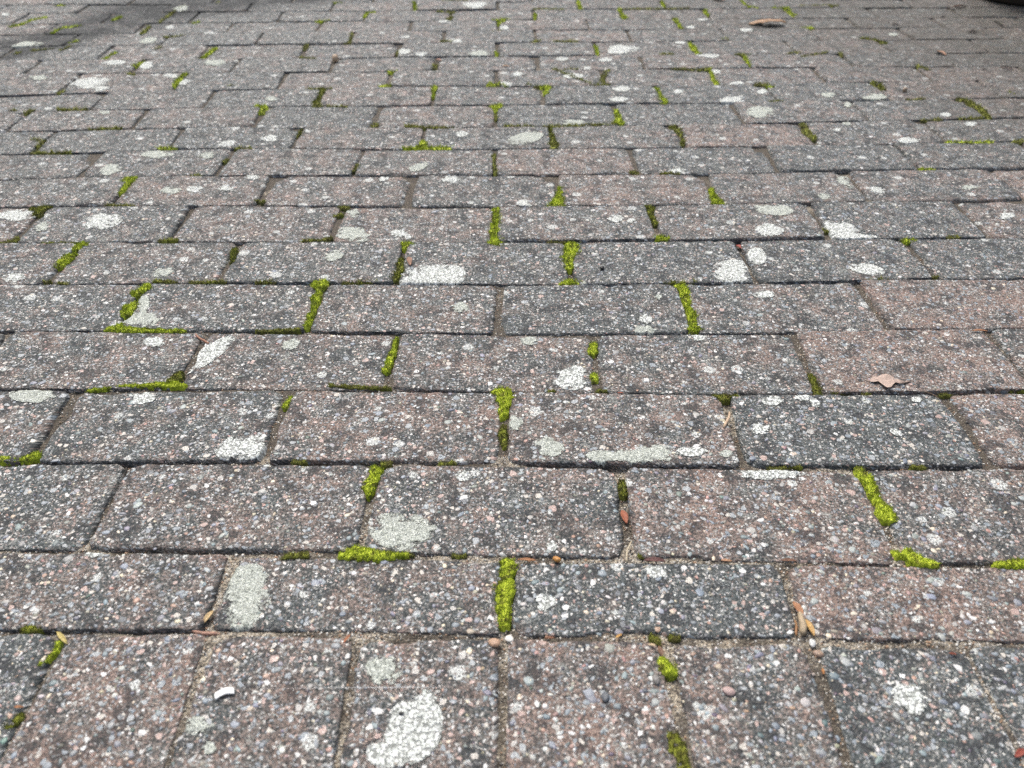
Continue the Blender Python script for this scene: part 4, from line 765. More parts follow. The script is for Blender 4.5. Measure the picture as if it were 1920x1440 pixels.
(28, 0.15, 0, 0.5038, 3.0667, 0.7101, 3.068, 0.7101, 3.171, 0.5038, 3.1697),
(28, 0.42, 0, 0.7101, 3.068, 0.915, 3.0694, 0.915, 3.1724, 0.7101, 3.171),
(28, 0.63, 0, 0.915, 3.0694, 1.1202, 3.0708, 1.1202, 3.1738, 0.915, 3.1724),
(28, 0.18, 0, 1.1202, 3.0708, 1.3248, 3.0721, 1.3248, 3.1751, 1.1202, 3.1738),
(28, 0.15, 0, 1.3248, 3.0721, 1.531, 3.0735, 1.531, 3.1765, 1.3248, 3.1751),
(28, 0.46, 0, 1.531, 3.0735, 1.7341, 3.0749, 1.7341, 3.1779, 1.531, 3.1765),
(28, 0.64, 0, 1.7341, 3.0749, 1.9395, 3.0762, 1.9395, 3.1792, 1.7341, 3.1779),
(28, 0.67, 0, 1.9395, 3.0762, 2.1463, 3.0776, 2.1463, 3.1806, 1.9395, 3.1792),
(28, 0.08, 0, 2.1463, 3.0776, 2.3508, 3.079, 2.3508, 3.182, 2.1463, 3.1806),
]
MOSS = [
('o', 1, 'olive green moss faint patch, leftmost in the end-on paver row', [(-0.3059, 0.2784, 0.004), (-0.3008, 0.2829, 0.004)]),
('b', 2, 'bright green moss ragged strip, second from left in the end-on paver row', [(-0.2986, 0.3365, 0.005), (-0.2995, 0.3286, 0.0055), (-0.3041, 0.3214, 0.004)]),
('b', 4, 'bright green moss round tuft, third from left in the end-on paver row', [(0.1035, 0.3154, 0.006), (0.106, 0.3097, 0.0077), (0.1093, 0.3061, 0.0059)]),
('o', 2, 'olive green moss dark strip, rightmost in the end-on paver row', [(0.1028, 0.2634, 0.0062), (0.1043, 0.254, 0.0066), (0.1071, 0.2419, 0.0065)]),
('o', 1, 'olive green moss flat patch, leftmost in the first lengthwise course', [(-0.3276, 0.3477, 0.004), (-0.3227, 0.3489, 0.004), (-0.3177, 0.3492, 0.004)]),
('b', 4, 'bright green moss plump cushion, second from left in the first lengthwise course', [(-0.1204, 0.4092, 0.004), (-0.1069, 0.4126, 0.01), (-0.0944, 0.4082, 0.0068), (-0.0726, 0.4093, 0.004)]),
('b', 3, 'bright green moss upright strip, rightmost in the first lengthwise course', [(0.004, 0.3982, 0.0076), (0.0014, 0.3762, 0.008), (-0.0003, 0.3555, 0.0071), (0.0007, 0.3457, 0.0059)]),
('b', 2, 'bright green moss wedge, leftmost in the second lengthwise course', [(-0.1061, 0.5023, 0.0093), (-0.1071, 0.4876, 0.0092), (-0.1084, 0.4734, 0.0062)]),
('o', 0, 'olive green moss dark knob, second from left in the second lengthwise course', [(0.0993, 0.4839, 0.0063), (0.0995, 0.4715, 0.0052)]),
('b', 3, 'bright green moss slanting strip, third from left in the second lengthwise course', [(0.3011, 0.4957, 0.007), (0.3038, 0.4847, 0.0078), (0.3026, 0.4661, 0.0083), (0.3038, 0.4499, 0.0105), (0.3042, 0.4401, 0.0087)]),
('b', 4, 'bright green moss cushion with trailing end, fourth from left in the second lengthwise course', [(0.2958, 0.4033, 0.0068), (0.303, 0.4031, 0.0104), (0.3081, 0.3979, 0.0079), (0.3206, 0.3926, 0.004)]),
('b', 3, 'bright green moss low ridge, rightmost in the second lengthwise course', [(0.3667, 0.3918, 0.0042), (0.3783, 0.3926, 0.0066), (0.3915, 0.3913, 0.006)]),
('b', 2, 'bright green moss long lip, leftmost in the third lengthwise course', [(-0.4322, 0.5221, 0.0057), (-0.4098, 0.5223, 0.0065), (-0.4001, 0.5269, 0.0066)]),
('b', 0, 'bright green moss narrow sliver, second from left in the third lengthwise course', [(-0.1964, 0.6044, 0.0047), (-0.1985, 0.59, 0.0046)]),
('b', 3, 'bright green moss T-shaped tuft, third from left in the third lengthwise course', [(-0.0043, 0.6092, 0.0078), (0.0048, 0.6066, 0.0149), (0.0031, 0.5896, 0.0109), (0.002, 0.5755, 0.0077)]),
('o', -1, 'olive green moss dull plug, fourth from left in the third lengthwise course', [(0.0028, 0.5589, 0.0068), (0.0017, 0.5464, 0.0052), (0.0025, 0.53, 0.0044)]),
('o', 1, 'olive green moss dark tuft, rightmost in the third lengthwise course', [(0.2066, 0.5956, 0.0085), (0.2211, 0.5978, 0.0057)]),
('b', 4, 'bright green moss lobed cushion, leftmost in the fourth lengthwise course', [(-0.4118, 0.7221, 0.0059), (-0.4029, 0.7281, 0.0099), (-0.3905, 0.7217, 0.0064), (-0.3311, 0.7186, 0.004)]),
('b', 2, 'bright green moss long ridge, second from left in the fourth lengthwise course', [(-0.3907, 0.6169, 0.004), (-0.3657, 0.624, 0.004), (-0.3408, 0.6252, 0.004), (-0.3133, 0.6265, 0.006), (-0.3005, 0.6228, 0.004)]),
('o', 1, 'olive green moss small sloping tuft, third from left in the fourth lengthwise course', [(-0.3149, 0.6316, 0.0096), (-0.313, 0.642, 0.0065)]),
('b', 1, 'bright green moss thin column, fourth from left in the fourth lengthwise course', [(-0.1062, 0.7016, 0.0051), (-0.1081, 0.6812, 0.005), (-0.11, 0.658, 0.0057), (-0.1119, 0.6454, 0.0049)]),
('b', 1, 'bright green moss small upper tuft, fifth from left in the fourth lengthwise course', [(0.096, 0.6881, 0.0059), (0.0941, 0.6738, 0.0066)]),
('b', 1, 'bright green moss small lower tuft, sixth from left in the fourth lengthwise course', [(0.0918, 0.6347, 0.0065), (0.0917, 0.6278, 0.0072)]),
('o', 2, 'olive green moss column, rightmost in the fourth lengthwise course', [(0.3012, 0.6301, 0.0056), (0.3008, 0.6138, 0.008), (0.2993, 0.6013, 0.0071)]),
('b', 2, 'bright green moss middle knob, leftmost in the fifth lengthwise course', [(-0.405, 0.7722, 0.0103), (-0.4047, 0.7567, 0.0088)]),
('b', 3, 'bright green moss upper knob, second from left in the fifth lengthwise course', [(-0.4028, 0.8102, 0.0097), (-0.4092, 0.7974, 0.0097)]),
('b', 3, 'bright green moss tall column, third from left in the fifth lengthwise course', [(-0.2044, 0.8163, 0.0128), (-0.2041, 0.7937, 0.0072), (-0.2033, 0.7652, 0.0071), (-0.2036, 0.7381, 0.0061), (-0.2048, 0.7256, 0.004)]),
('b', 2, 'bright green moss forked column, rightmost in the fifth lengthwise course', [(0.2076, 0.8017, 0.0091), (0.2068, 0.7748, 0.0063), (0.2067, 0.7524, 0.007), (0.2067, 0.7287, 0.0078), (0.2049, 0.7142, 0.0111)]),
('b', 2, 'bright green moss bushy tuft, leftmost in the sixth lengthwise course', [(-0.5202, 0.8874, 0.0125), (-0.5223, 0.874, 0.0121), (-0.5241, 0.8662, 0.0086)]),
('b', 1, 'bright green moss small tuft at the corner, second from left in the sixth lengthwise course', [(-0.5198, 0.9179, 0.0121), (-0.5216, 0.9095, 0.0091)]),
('o', 0, 'olive green moss sliver, third from left in the sixth lengthwise course', [(-0.3236, 0.9004, 0.0067), (-0.3205, 0.8704, 0.0056)]),
('o', 2, 'olive green moss lower strip, fourth from left in the sixth lengthwise course', [(-0.118, 0.8735, 0.0076), (-0.1196, 0.8498, 0.0103), (-0.1208, 0.8234, 0.0073)]),
('b', 3, 'bright green moss upper tuft, fifth from left in the sixth lengthwise course', [(-0.1127, 0.9092, 0.0131), (-0.1164, 0.8994, 0.009)]),
('b', 3, 'bright green moss low crescent, sixth from left in the sixth lengthwise course', [(0.0706, 0.809, 0.0054), (0.0821, 0.8149, 0.0097), (0.0911, 0.8123, 0.0097)]),
('b', 4, 'bright green moss fat pear-shaped cushion, seventh from left in the sixth lengthwise course', [(0.0906, 0.9014, 0.0125), (0.0867, 0.8765, 0.0161), (0.0853, 0.8579, 0.0103), (0.083, 0.8437, 0.0061)]),
('b', 0, 'bright green moss tiny tuft, rightmost in the sixth lengthwise course', [(0.5113, 0.9095, 0.0079), (0.5179, 0.9109, 0.0079)]),
('o', 1, 'olive green moss patch, leftmost in the seventh lengthwise course', [(-0.6261, 1.0229, 0.0092), (-0.6111, 1.0243, 0.0112), (-0.6123, 1.0079, 0.0107)]),
('b', 3, 'bright green moss straight column, second from left in the seventh lengthwise course', [(-0.002, 1.0068, 0.0071), (-0.0006, 0.984, 0.0091), (-0.0049, 0.9575, 0.0089), (-0.0049, 0.9349, 0.0078), (-0.0016, 0.9144, 0.0155)]),
('o', 1, 'olive green moss column, third from left in the seventh lengthwise course', [(0.2013, 1.0081, 0.0112), (0.2028, 0.9852, 0.0081), (0.2039, 0.9615, 0.006)]),
('b', 1, 'bright green moss little dome, rightmost in the seventh lengthwise course', [(0.1974, 0.921, 0.0095), (0.2071, 0.9222, 0.0095)]),
('b', 3, 'bright green moss hooked tuft, leftmost in the eighth lengthwise course', [(-0.5247, 1.1231, 0.009), (-0.5318, 1.1175, 0.0139), (-0.5259, 1.0967, 0.0084), (-0.5256, 1.0712, 0.0089)]),
('b', 3, 'bright green moss flared triangle, second from left in the eighth lengthwise course', [(0.0867, 1.0747, 0.0095), (0.0834, 1.0461, 0.0125), (0.0776, 1.0238, 0.0195)]),
('b', 2, 'bright green moss flared wedge, rightmost in the eighth lengthwise course', [(0.298, 1.0673, 0.0074), (0.2964, 1.0423, 0.0093), (0.2995, 1.0232, 0.0133)]),
('b', 0, 'bright green moss small tuft, leftmost in the ninth lengthwise course', [(0.623, 1.132, 0.009), (0.6372, 1.1337, 0.009)]),
('b', 1, 'bright green moss long low strip, rightmost in the ninth lengthwise course', [(0.7111, 1.2399, 0.0088), (0.7297, 1.2395, 0.0088), (0.7549, 1.2391, 0.0088), (0.7782, 1.2433, 0.0081)]),
('b', 1, 'bright green moss knob, leftmost in the tenth lengthwise course', [(-0.5226, 1.237, 0.0088), (-0.5151, 1.2391, 0.0088), (-0.5036, 1.2367, 0.0088)]),
('o', 1, 'olive green moss small tuft, second from left in the tenth lengthwise course', [(-0.3206, 1.3181, 0.0058), (-0.3203, 1.2888, 0.0057)]),
('b', 3, 'bright green moss star-shaped tuft, third from left in the tenth lengthwise course', [(-0.1455, 1.2303, 0.0068), (-0.1211, 1.2365, 0.0088), (-0.1191, 1.2547, 0.0087), (-0.1133, 1.2319, 0.0088), (-0.0759, 1.229, 0.0068)]),
('o', 1, 'olive green moss plug, fourth from left in the tenth lengthwise course', [(0.0863, 1.3108, 0.0058), (0.088, 1.265, 0.0057), (0.087, 1.2328, 0.0113)]),
('o', 1, 'olive green moss tuft, rightmost in the tenth lengthwise course', [(0.2876, 1.3197, 0.0086), (0.2968, 1.307, 0.0113), (0.2975, 1.2778, 0.0046), (0.2901, 1.2382, 0.0068)]),
('b', 2, 'bright green moss tuft, leftmost in the eleventh lengthwise course', [(-0.4186, 1.4336, 0.0084), (-0.4074, 1.4334, 0.0085), (-0.4094, 1.4056, 0.0101)]),
('b', 2, 'bright green moss small wedge, second from left in the eleventh lengthwise course', [(-0.0118, 1.4292, 0.0085), (0.0013, 1.4318, 0.0108), (-0.0044, 1.4039, 0.0054)]),
('b', 2, 'bright green moss wedge, third from left in the eleventh lengthwise course', [(0.2054, 1.4057, 0.0054), (0.2045, 1.3677, 0.0077), (0.2024, 1.3364, 0.0118)]),
('o', 1, 'olive green moss slanting strip, rightmost in the eleventh lengthwise course', [(0.8291, 1.4548, 0.0084), (0.8365, 1.4399, 0.0084), (0.8391, 1.4055, 0.009), (0.8312, 1.3512, 0.007)]),
('o', 1, 'olive green moss strip, leftmost in the twelfth lengthwise course', [(-0.3227, 1.5273, 0.0088), (-0.3184, 1.4903, 0.005), (-0.3203, 1.4461, 0.0107)]),
('b', 1, 'bright green moss stacked tufts, second from left in the twelfth lengthwise course', [(-0.1153, 1.5394, 0.0088), (-0.1175, 1.5111, 0.005), (-0.1155, 1.4776, 0.0062)]),
('b', 2, 'bright green moss wedge, third from left in the twelfth lengthwise course', [(0.082, 1.5358, 0.0083), (0.0949, 1.5356, 0.0101), (0.0879, 1.4951, 0.0062)]),
('b', 2, 'bright green moss hourglass tuft, fourth from left in the twelfth lengthwise course', [(0.2946, 1.5225, 0.0076), (0.2953, 1.4733, 0.0087), (0.2933, 1.4438, 0.0123)]),
('b', 1, 'bright green moss low tuft, fifth from left in the twelfth lengthwise course', [(0.5013, 1.5284, 0.0083), (0.5112, 1.5282, 0.0083)]),
('o', 1, 'olive green moss slanting tuft, rightmost in the twelfth lengthwise course', [(0.7096, 1.5571, 0.0082), (0.7121, 1.5342, 0.0102), (0.7125, 1.5119, 0.0095)]),
('b', 2, 'bright green moss slanting tuft, leftmost in the thirteenth lengthwise course', [(-0.6012, 1.6279, 0.0081), (-0.6094, 1.6143, 0.0114), (-0.6041, 1.5773, 0.0101), (-0.6019, 1.5513, 0.008)]),
('b', 1, 'bright green moss flat tuft, second from left in the thirteenth lengthwise course', [(-0.2151, 1.5476, 0.0083), (-0.1995, 1.5505, 0.0082)]),
('b', 1, 'bright green moss little tuft, third from left in the thirteenth lengthwise course', [(-0.2098, 1.6314, 0.0081), (-0.198, 1.6382, 0.0081)]),
('b', 2, 'bright green moss wide tuft, fourth from left in the thirteenth lengthwise course', [(-0.0162, 1.5472, 0.0083), (-0.0002, 1.5534, 0.0082), (0.0137, 1.5435, 0.0083)]),
('b', 1, 'bright green moss slanting tuft with dark base, rightmost in the thirteenth lengthwise course', [(0.4194, 1.6486, 0.0046), (0.4132, 1.5858, 0.0051), (0.4126, 1.546, 0.0086)]),
('b', 1, 'bright green moss slanting tuft, leftmost in the fourteenth lengthwise course', [(-0.7125, 1.713, 0.008), (-0.7201, 1.6982, 0.008), (-0.7209, 1.6762, 0.0088)]),
('b', 1, 'bright green moss faint slanting tuft, rightmost in the fourteenth lengthwise course', [(0.5102, 1.7334, 0.0054), (0.5028, 1.6689, 0.0066)]),
('b', 1, 'bright green moss slanting strip, leftmost in the fifteenth lengthwise course', [(-0.7922, 1.7845, 0.0079), (-0.7966, 1.7607, 0.0079), (-0.7972, 1.7335, 0.0084)]),
('b', 1, 'bright green moss slanting strip, second from left in the fifteenth lengthwise course', [(-0.5952, 1.8137, 0.0087), (-0.5985, 1.7731, 0.0094), (-0.6016, 1.73, 0.0084)]),
('b', 2, 'bright green moss tiny block, third from left in the fifteenth lengthwise course', [(-0.0029, 1.7704, 0.0067), (-0.0007, 1.7465, 0.0094)]),
('b', 2, 'bright green moss small block, fourth from left in the fifteenth lengthwise course', [(0.2091, 1.8161, 0.0062), (0.2084, 1.7747, 0.0081), (0.2082, 1.7507, 0.0074)]),
('b', 2, 'bright green moss slanting block, rightmost in the fifteenth lengthwise course', [(0.4152, 1.8294, 0.0087), (0.4161, 1.7874, 0.0101), (0.4164, 1.7549, 0.0108)]),
('b', 1, 'bright green moss faint smear, leftmost in the sixteenth lengthwise course', [(-0.9178, 1.8532, 0.0077), (-0.91, 1.8704, 0.0077)]),
('b', 1, 'bright green moss pale slanting tuft, second from left in the sixteenth lengthwise course', [(0.4942, 1.8628, 0.0077), (0.5013, 1.8583, 0.0077)]),
('o', 1, 'olive green moss curved strip, rightmost in the sixteenth lengthwise course', [(0.8007, 1.8662, 0.0077), (0.8266, 1.8569, 0.0077), (0.8376, 1.8305, 0.0078)]),
('b', 1, 'bright green moss curved strip, leftmost in the seventeenth lengthwise course', [(-0.9956, 1.9438, 0.0076), (-0.9933, 1.9863, 0.0075), (-0.9586, 2.0051, 0.0075)]),
('b', 2, 'bright green moss slanting column, second from left in the seventeenth lengthwise course', [(0.4215, 2.0458, 0.0089), (0.4212, 1.9952, 0.009), (0.4214, 1.9562, 0.0094)]),
('b', 1, 'bright green moss flat tuft, rightmost in the seventeenth lengthwise course', [(0.6986, 1.956, 0.0076), (0.7229, 1.9556, 0.0076)]),
('b', 1, 'bright green moss curved strip, leftmost in the eighteenth lengthwise course', [(-1.1134, 2.0029, 0.0075), (-1.1005, 2.0224, 0.0075), (-1.0941, 2.0626, 0.0074), (-1.0741, 2.0882, 0.0073)]),
('b', 1, 'bright green moss blurred tuft, second from left in the eighteenth lengthwise course', [(-0.9057, 2.0592, 0.0074), (-0.8983, 2.0903, 0.0073)]),
('b', 1, 'bright green moss flat tuft, third from left in the eighteenth lengthwise course', [(-0.7035, 2.0302, 0.0074), (-0.6977, 2.0402, 0.0074)]),
('b', 1, 'bright green moss dark-edged tuft, fourth from left in the eighteenth lengthwise course', [(-0.4194, 2.0352, 0.0074), (-0.4065, 2.0401, 0.0074), (-0.3923, 2.0449, 0.0074)]),
('b', 1, 'bright green moss hooked tuft, fifth from left in the eighteenth lengthwise course', [(-0.2969, 2.1278, 0.0073), (-0.3118, 2.1226, 0.0073), (-0.3141, 2.0798, 0.0078)]),
('b', 1, 'bright green moss T-shaped tuft, sixth from left in the eighteenth lengthwise course', [(-0.0074, 2.0432, 0.0074), (0.0114, 2.048, 0.0074), (0.0265, 2.0477, 0.0082), (0.0025, 2.0027, 0.0075)]),
('b', 2, 'bright green moss slim column, seventh from left in the eighteenth lengthwise course', [(0.0933, 2.1099, 0.0058), (0.091, 2.0517, 0.0057)]),
('b', 2, 'bright green moss column, eighth from left in the eighteenth lengthwise course', [(0.3029, 2.1504, 0.0066), (0.302, 2.1008, 0.0065), (0.3036, 2.0635, 0.01)]),
('b', 1, 'bright green moss thin column, ninth from left in the eighteenth lengthwise course', [(0.5135, 2.141, 0.0066), (0.5065, 2.0704, 0.0051)]),
('b', 2, 'bright green moss branched strip, rightmost in the eighteenth lengthwise course', [(0.6861, 2.1548, 0.0072), (0.7192, 2.1542, 0.0072), (0.7138, 2.1043, 0.0085), (0.7188, 2.0772, 0.0074)]),
('b', 1, 'bright green moss blurred tuft, leftmost in the nineteenth lengthwise course', [(-1.1021, 2.2097, 0.0072), (-1.0808, 2.2093, 0.0072)]),
('b', 1, 'bright green moss pale tuft, second from left in the nineteenth lengthwise course', [(-0.409, 2.2324, 0.0072), (-0.3919, 2.2262, 0.0072)]),
('b', 1, 'bright green moss block, third from left in the nineteenth lengthwise course', [(-0.2099, 2.2408, 0.0045), (-0.2031, 2.1878, 0.0066), (-0.1987, 2.1481, 0.0058)]),
('b', 2, 'bright green moss column, fourth from left in the nineteenth lengthwise course', [(0.2094, 2.2453, 0.006), (0.209, 2.192, 0.0059), (0.2095, 2.152, 0.0088)]),
('b', 2, 'bright green moss slim column, fifth from left in the nineteenth lengthwise course', [(0.4212, 2.2355, 0.0052), (0.4195, 2.1767, 0.0074)]),
('b', 1, 'bright green moss curved strip, rightmost in the nineteenth lengthwise course', [(0.6226, 2.2319, 0.0081), (0.6243, 2.173, 0.0072), (0.6465, 2.1555, 0.0072)]),
]
THIN_MOSS = [
[(0.0766, 1.326, 0.0075), (0.1387, 1.3299, 0.0076), (0.1923, 1.334, 0.0086)],
[(-0.2561, 0.7193, 0.004), (-0.2391, 0.718, 0.0041), (-0.2117, 0.7206, 0.004)],
[(-0.1783, 0.8171, 0.004), (-0.157, 0.8179, 0.0041), (-0.142, 0.8201, 0.004)],
[(-0.2434, 0.9216, 0.0047), (-0.2239, 0.9241, 0.0063), (-0.2115, 0.9297, 0.0064)],
[(-0.3964, 0.8234, 0.0041), (-0.3714, 0.8218, 0.0041)],
[(-0.3531, 0.8214, 0.004), (-0.3313, 0.8198, 0.0041)],
[(-0.5673, 0.9216, 0.004), (-0.5281, 0.9224, 0.004)],
[(-0.2117, 1.0205, 0.009), (-0.204, 1.0171, 0.0054)],
[(-0.2148, 0.9943, 0.0069), (-0.2083, 0.9974, 0.0052)],
[(-0.3233, 1.0395, 0.0073), (-0.3314, 1.0431, 0.0055)],
[(-0.4042, 0.9274, 0.004), (-0.4238, 0.9263, 0.004)],
[(-0.6204, 0.9226, 0.0047), (-0.6065, 0.9281, 0.0063), (-0.6053, 0.9368, 0.0047)],
[(-0.3166, 0.822, 0.004), (-0.3347, 0.8211, 0.004)],
[(-0.2798, 0.8213, 0.0041), (-0.2583, 0.821, 0.004)],
[(-0.5304, 1.033, 0.0045), (-0.4931, 1.0289, 0.004)],
[(-0.5057, 0.8229, 0.0041), (-0.496, 0.8215, 0.0041)],
[(-0.5226, 0.8269, 0.0048), (-0.517, 0.828, 0.0048)],
[(-0.1623, 0.6221, 0.004), (-0.1314, 0.619, 0.004), (-0.1059, 0.6177, 0.004)],
[(0.0463, 0.6091, 0.004), (0.0513, 0.609, 0.004)],
[(0.0927, 0.6083, 0.004), (0.1008, 0.6081, 0.004)],
[(0.3135, 0.6027, 0.004), (0.3286, 0.6024, 0.004)],
[(0.3425, 0.5989, 0.004), (0.3479, 0.5996, 0.004)],
[(0.2435, 0.502, 0.004), (0.2523, 0.5012, 0.004)],
[(0.2272, 0.5003, 0.004), (0.2384, 0.5001, 0.004)],
[(0.3467, 0.4988, 0.004), (0.357, 0.4986, 0.004)],
[(0.415, 0.5968, 0.004), (0.4226, 0.5966, 0.004)],
[(0.4841, 0.603, 0.004), (0.4997, 0.6035, 0.004)],
[(0.0829, 0.9143, 0.0047), (0.0628, 0.9118, 0.0047)],
[(-0.0765, 0.4089, 0.004), (-0.0686, 0.4098, 0.004)],
[(-0.0346, 0.4081, 0.004), (-0.0278, 0.408, 0.004)],
[(-0.1622, 0.4099, 0.004), (-0.1486, 0.4112, 0.004)],
[(-0.1767, 0.5141, 0.004), (-0.1677, 0.514, 0.004)],
[(-0.0994, 0.5101, 0.004), (-0.0949, 0.5107, 0.004)],
[(-0.0497, 0.5099, 0.004), (-0.0407, 0.5104, 0.004)],
[(0.1032, 0.4067, 0.004), (0.1039, 0.4057, 0.004)],
[(0.1018, 0.334, 0.004), (0.104, 0.3318, 0.004)],
[(0.1145, 0.3338, 0.004), (0.1189, 0.3341, 0.004)],
[(0.5673, 0.9173, 0.0056), (0.578, 0.9185, 0.0056)],
[(0.4157, 0.9393, 0.0094), (0.4109, 0.9394, 0.0065)],
[(0.4207, 0.8125, 0.0048), (0.4463, 0.8145, 0.0048)],
[(0.5034, 0.8172, 0.0048), (0.5076, 0.8196, 0.004)],
[(0.189, 0.8105, 0.004), (0.2229, 0.8111, 0.004)],
[(-0.0729, 1.3211, 0.004), (-0.1259, 1.3271, 0.0075), (-0.1527, 1.3326, 0.0076)],
[(-0.4097, 1.2372, 0.0046), (-0.3848, 1.2368, 0.0046)],
[(-0.7171, 1.225, 0.0056), (-0.6605, 1.2262, 0.0056)],
[(-0.6674, 1.3267, 0.005), (-0.6211, 1.3309, 0.0063)],
[(-0.7615, 1.4257, 0.0055), (-0.7152, 1.4249, 0.0055)],
[(-0.8435, 1.4244, 0.0055), (-0.8361, 1.4243, 0.0055)],
[(-0.7375, 1.2797, 0.0087), (-0.7174, 1.2724, 0.0057), (-0.7198, 1.2495, 0.0063)],
[(-0.8082, 1.4073, 0.0085), (-0.8059, 1.4182, 0.0082)],
[(-0.4439, 1.1294, 0.0051), (-0.4329, 1.1311, 0.0051)],
[(-0.4119, 1.1832, 0.0079), (-0.4107, 1.1937, 0.006)],
[(-0.2095, 1.1651, 0.0078), (-0.2113, 1.1489, 0.0077)],
[(-0.0071, 1.2036, 0.0044), (-0.0031, 1.1313, 0.0043)],
[(-0.2054, 1.331, 0.0086), (-0.2018, 1.3385, 0.0086)],
[(-0.0026, 1.3794, 0.004), (-0.0026, 1.3582, 0.004)],
[(0.059, 1.3263, 0.005), (0.0149, 1.3296, 0.0075)],
[(0.1134, 1.6468, 0.0081), (0.1774, 1.547, 0.0083), (0.2073, 1.5465, 0.0083)],
[(0.0576, 1.5491, 0.0062), (0.0772, 1.5391, 0.0083)],
[(0.1257, 1.8518, 0.0077), (0.172, 1.851, 0.0077)],
[(0.0793, 1.8483, 0.0077), (0.0912, 1.8568, 0.0077)],
[(0.3628, 1.7479, 0.0079), (0.3408, 1.7483, 0.0072)],
[(0.4945, 1.7416, 0.0079), (0.5175, 1.7451, 0.0079)],
[(0.3961, 1.6382, 0.0081), (0.4179, 1.6414, 0.0081)],
[(0.345, 1.6463, 0.0067), (0.3864, 1.642, 0.0081)],
[(0.4876, 1.5447, 0.0077), (0.5076, 1.5443, 0.0077)],
[(0.6083, 1.7515, 0.0079), (0.6329, 1.7591, 0.0079)],
[(0.6276, 1.7235, 0.0071), (0.6885, 1.7581, 0.0073)],
[(0.7136, 1.7496, 0.0079), (0.7151, 1.7376, 0.0079)],
[(0.7323, 1.4535, 0.0071), (0.7609, 1.453, 0.0071)],
[(0.7141, 1.3428, 0.0064), (0.7433, 1.3475, 0.0065)],
[(0.7816, 1.3521, 0.0065), (0.8189, 1.354, 0.0065)],
[(0.8204, 1.2425, 0.0088), (0.8301, 1.2447, 0.0088)],
[(0.935, 1.4923, 0.0083), (0.9385, 1.4799, 0.0084)],
[(0.8363, 1.6556, 0.0081), (0.8467, 1.6302, 0.0081)],
[(0.8106, 2.1697, 0.0072), (0.8343, 2.1808, 0.0072)],
[(0.7574, 2.1707, 0.0072), (0.7991, 2.1757, 0.0072)],
[(0.2031, 1.1276, 0.0051), (0.1977, 1.1336, 0.0072)],
[(0.2382, 1.127, 0.0041), (0.2615, 1.1265, 0.0051)],
[(0.5047, 1.4459, 0.0071), (0.4842, 1.4404, 0.007)],
[(0.5055, 1.3233, 0.0079), (0.504, 1.2622, 0.0086)],
[(-0.1441, 2.1306, 0.0073), (-0.1048, 2.1244, 0.0073)],
[(-0.0758, 2.2504, 0.0072), (-0.1368, 2.2455, 0.0072)],
[(0.0911, 2.1541, 0.007), (0.1697, 2.1471, 0.0072)],
[(0.3148, 2.1501, 0.007), (0.4737, 2.1529, 0.0072)],
[(0.784, 2.1702, 0.0071), (0.8524, 2.1747, 0.0071)],
[(0.0107, 1.9492, 0.0076), (-0.0074, 1.9354, 0.0076)],
[(-0.7859, 2.0367, 0.0071), (-0.7849, 2.1531, 0.0074)],
[(-0.7036, 2.2377, 0.0072), (-0.7056, 2.22, 0.0072)],
[(-0.7858, 2.1148, 0.0073), (-0.779, 2.1981, 0.0072)],
[(-0.6875, 1.9153, 0.0076), (-0.7305, 1.9025, 0.0077)],
[(-0.7912, 1.9263, 0.0079), (-0.7974, 1.9973, 0.0079)],
[(-0.942, 1.8117, 0.0078), (-0.9759, 1.8, 0.0078)],
[(-0.9143, 1.7989, 0.0078), (-0.9095, 1.8277, 0.0078)],
[(-0.9982, 1.7882, 0.0078), (-0.9981, 1.7762, 0.0079)],
[(-0.7932, 1.5232, 0.0083), (-0.8016, 1.5203, 0.0083)],
[(-0.7084, 1.4192, 0.0041), (-0.7557, 1.4229, 0.0041)],
[(-0.7033, 1.6263, 0.0081), (-0.7161, 1.6334, 0.0066)],
[(-0.7139, 1.8159, 0.0078), (-0.7168, 1.8076, 0.0078)],
[(-0.4904, 1.5557, 0.0046), (-0.4995, 1.5527, 0.0046)],
[(-0.3469, 1.5308, 0.0075), (-0.308, 1.5333, 0.0061)],
[(-0.2637, 1.4309, 0.0055), (-0.3202, 1.4347, 0.0069)],
[(-0.4069, 1.8313, 0.0064), (-0.4071, 1.8021, 0.0063)],
[(-0.4006, 1.738, 0.0071), (-0.372, 1.7298, 0.0071)],
[(-0.3174, 1.8425, 0.0041), (-0.3253, 1.9411, 0.004)],
[(-0.318, 1.8468, 0.0077), (-0.3231, 1.8426, 0.0078)],
[(-0.2062, 1.7581, 0.006), (-0.2051, 1.7821, 0.0041)],
[(-0.1173, 1.8562, 0.0077), (-0.0999, 1.8559, 0.0077)],
[(-0.117, 2.0503, 0.0071), (-0.1149, 2.0606, 0.0075)],
[(-0.1263, 1.6583, 0.0088), (-0.1233, 1.6801, 0.0081)],
[(-0.1147, 2.0554, 0.0074), (-0.1054, 2.0761, 0.0074)],
[(0.1554, 1.6461, 0.0067), (0.1344, 1.6465, 0.0067)],
[(0.1937, 1.5597, 0.0081), (0.2176, 1.6378, 0.0072)],
]
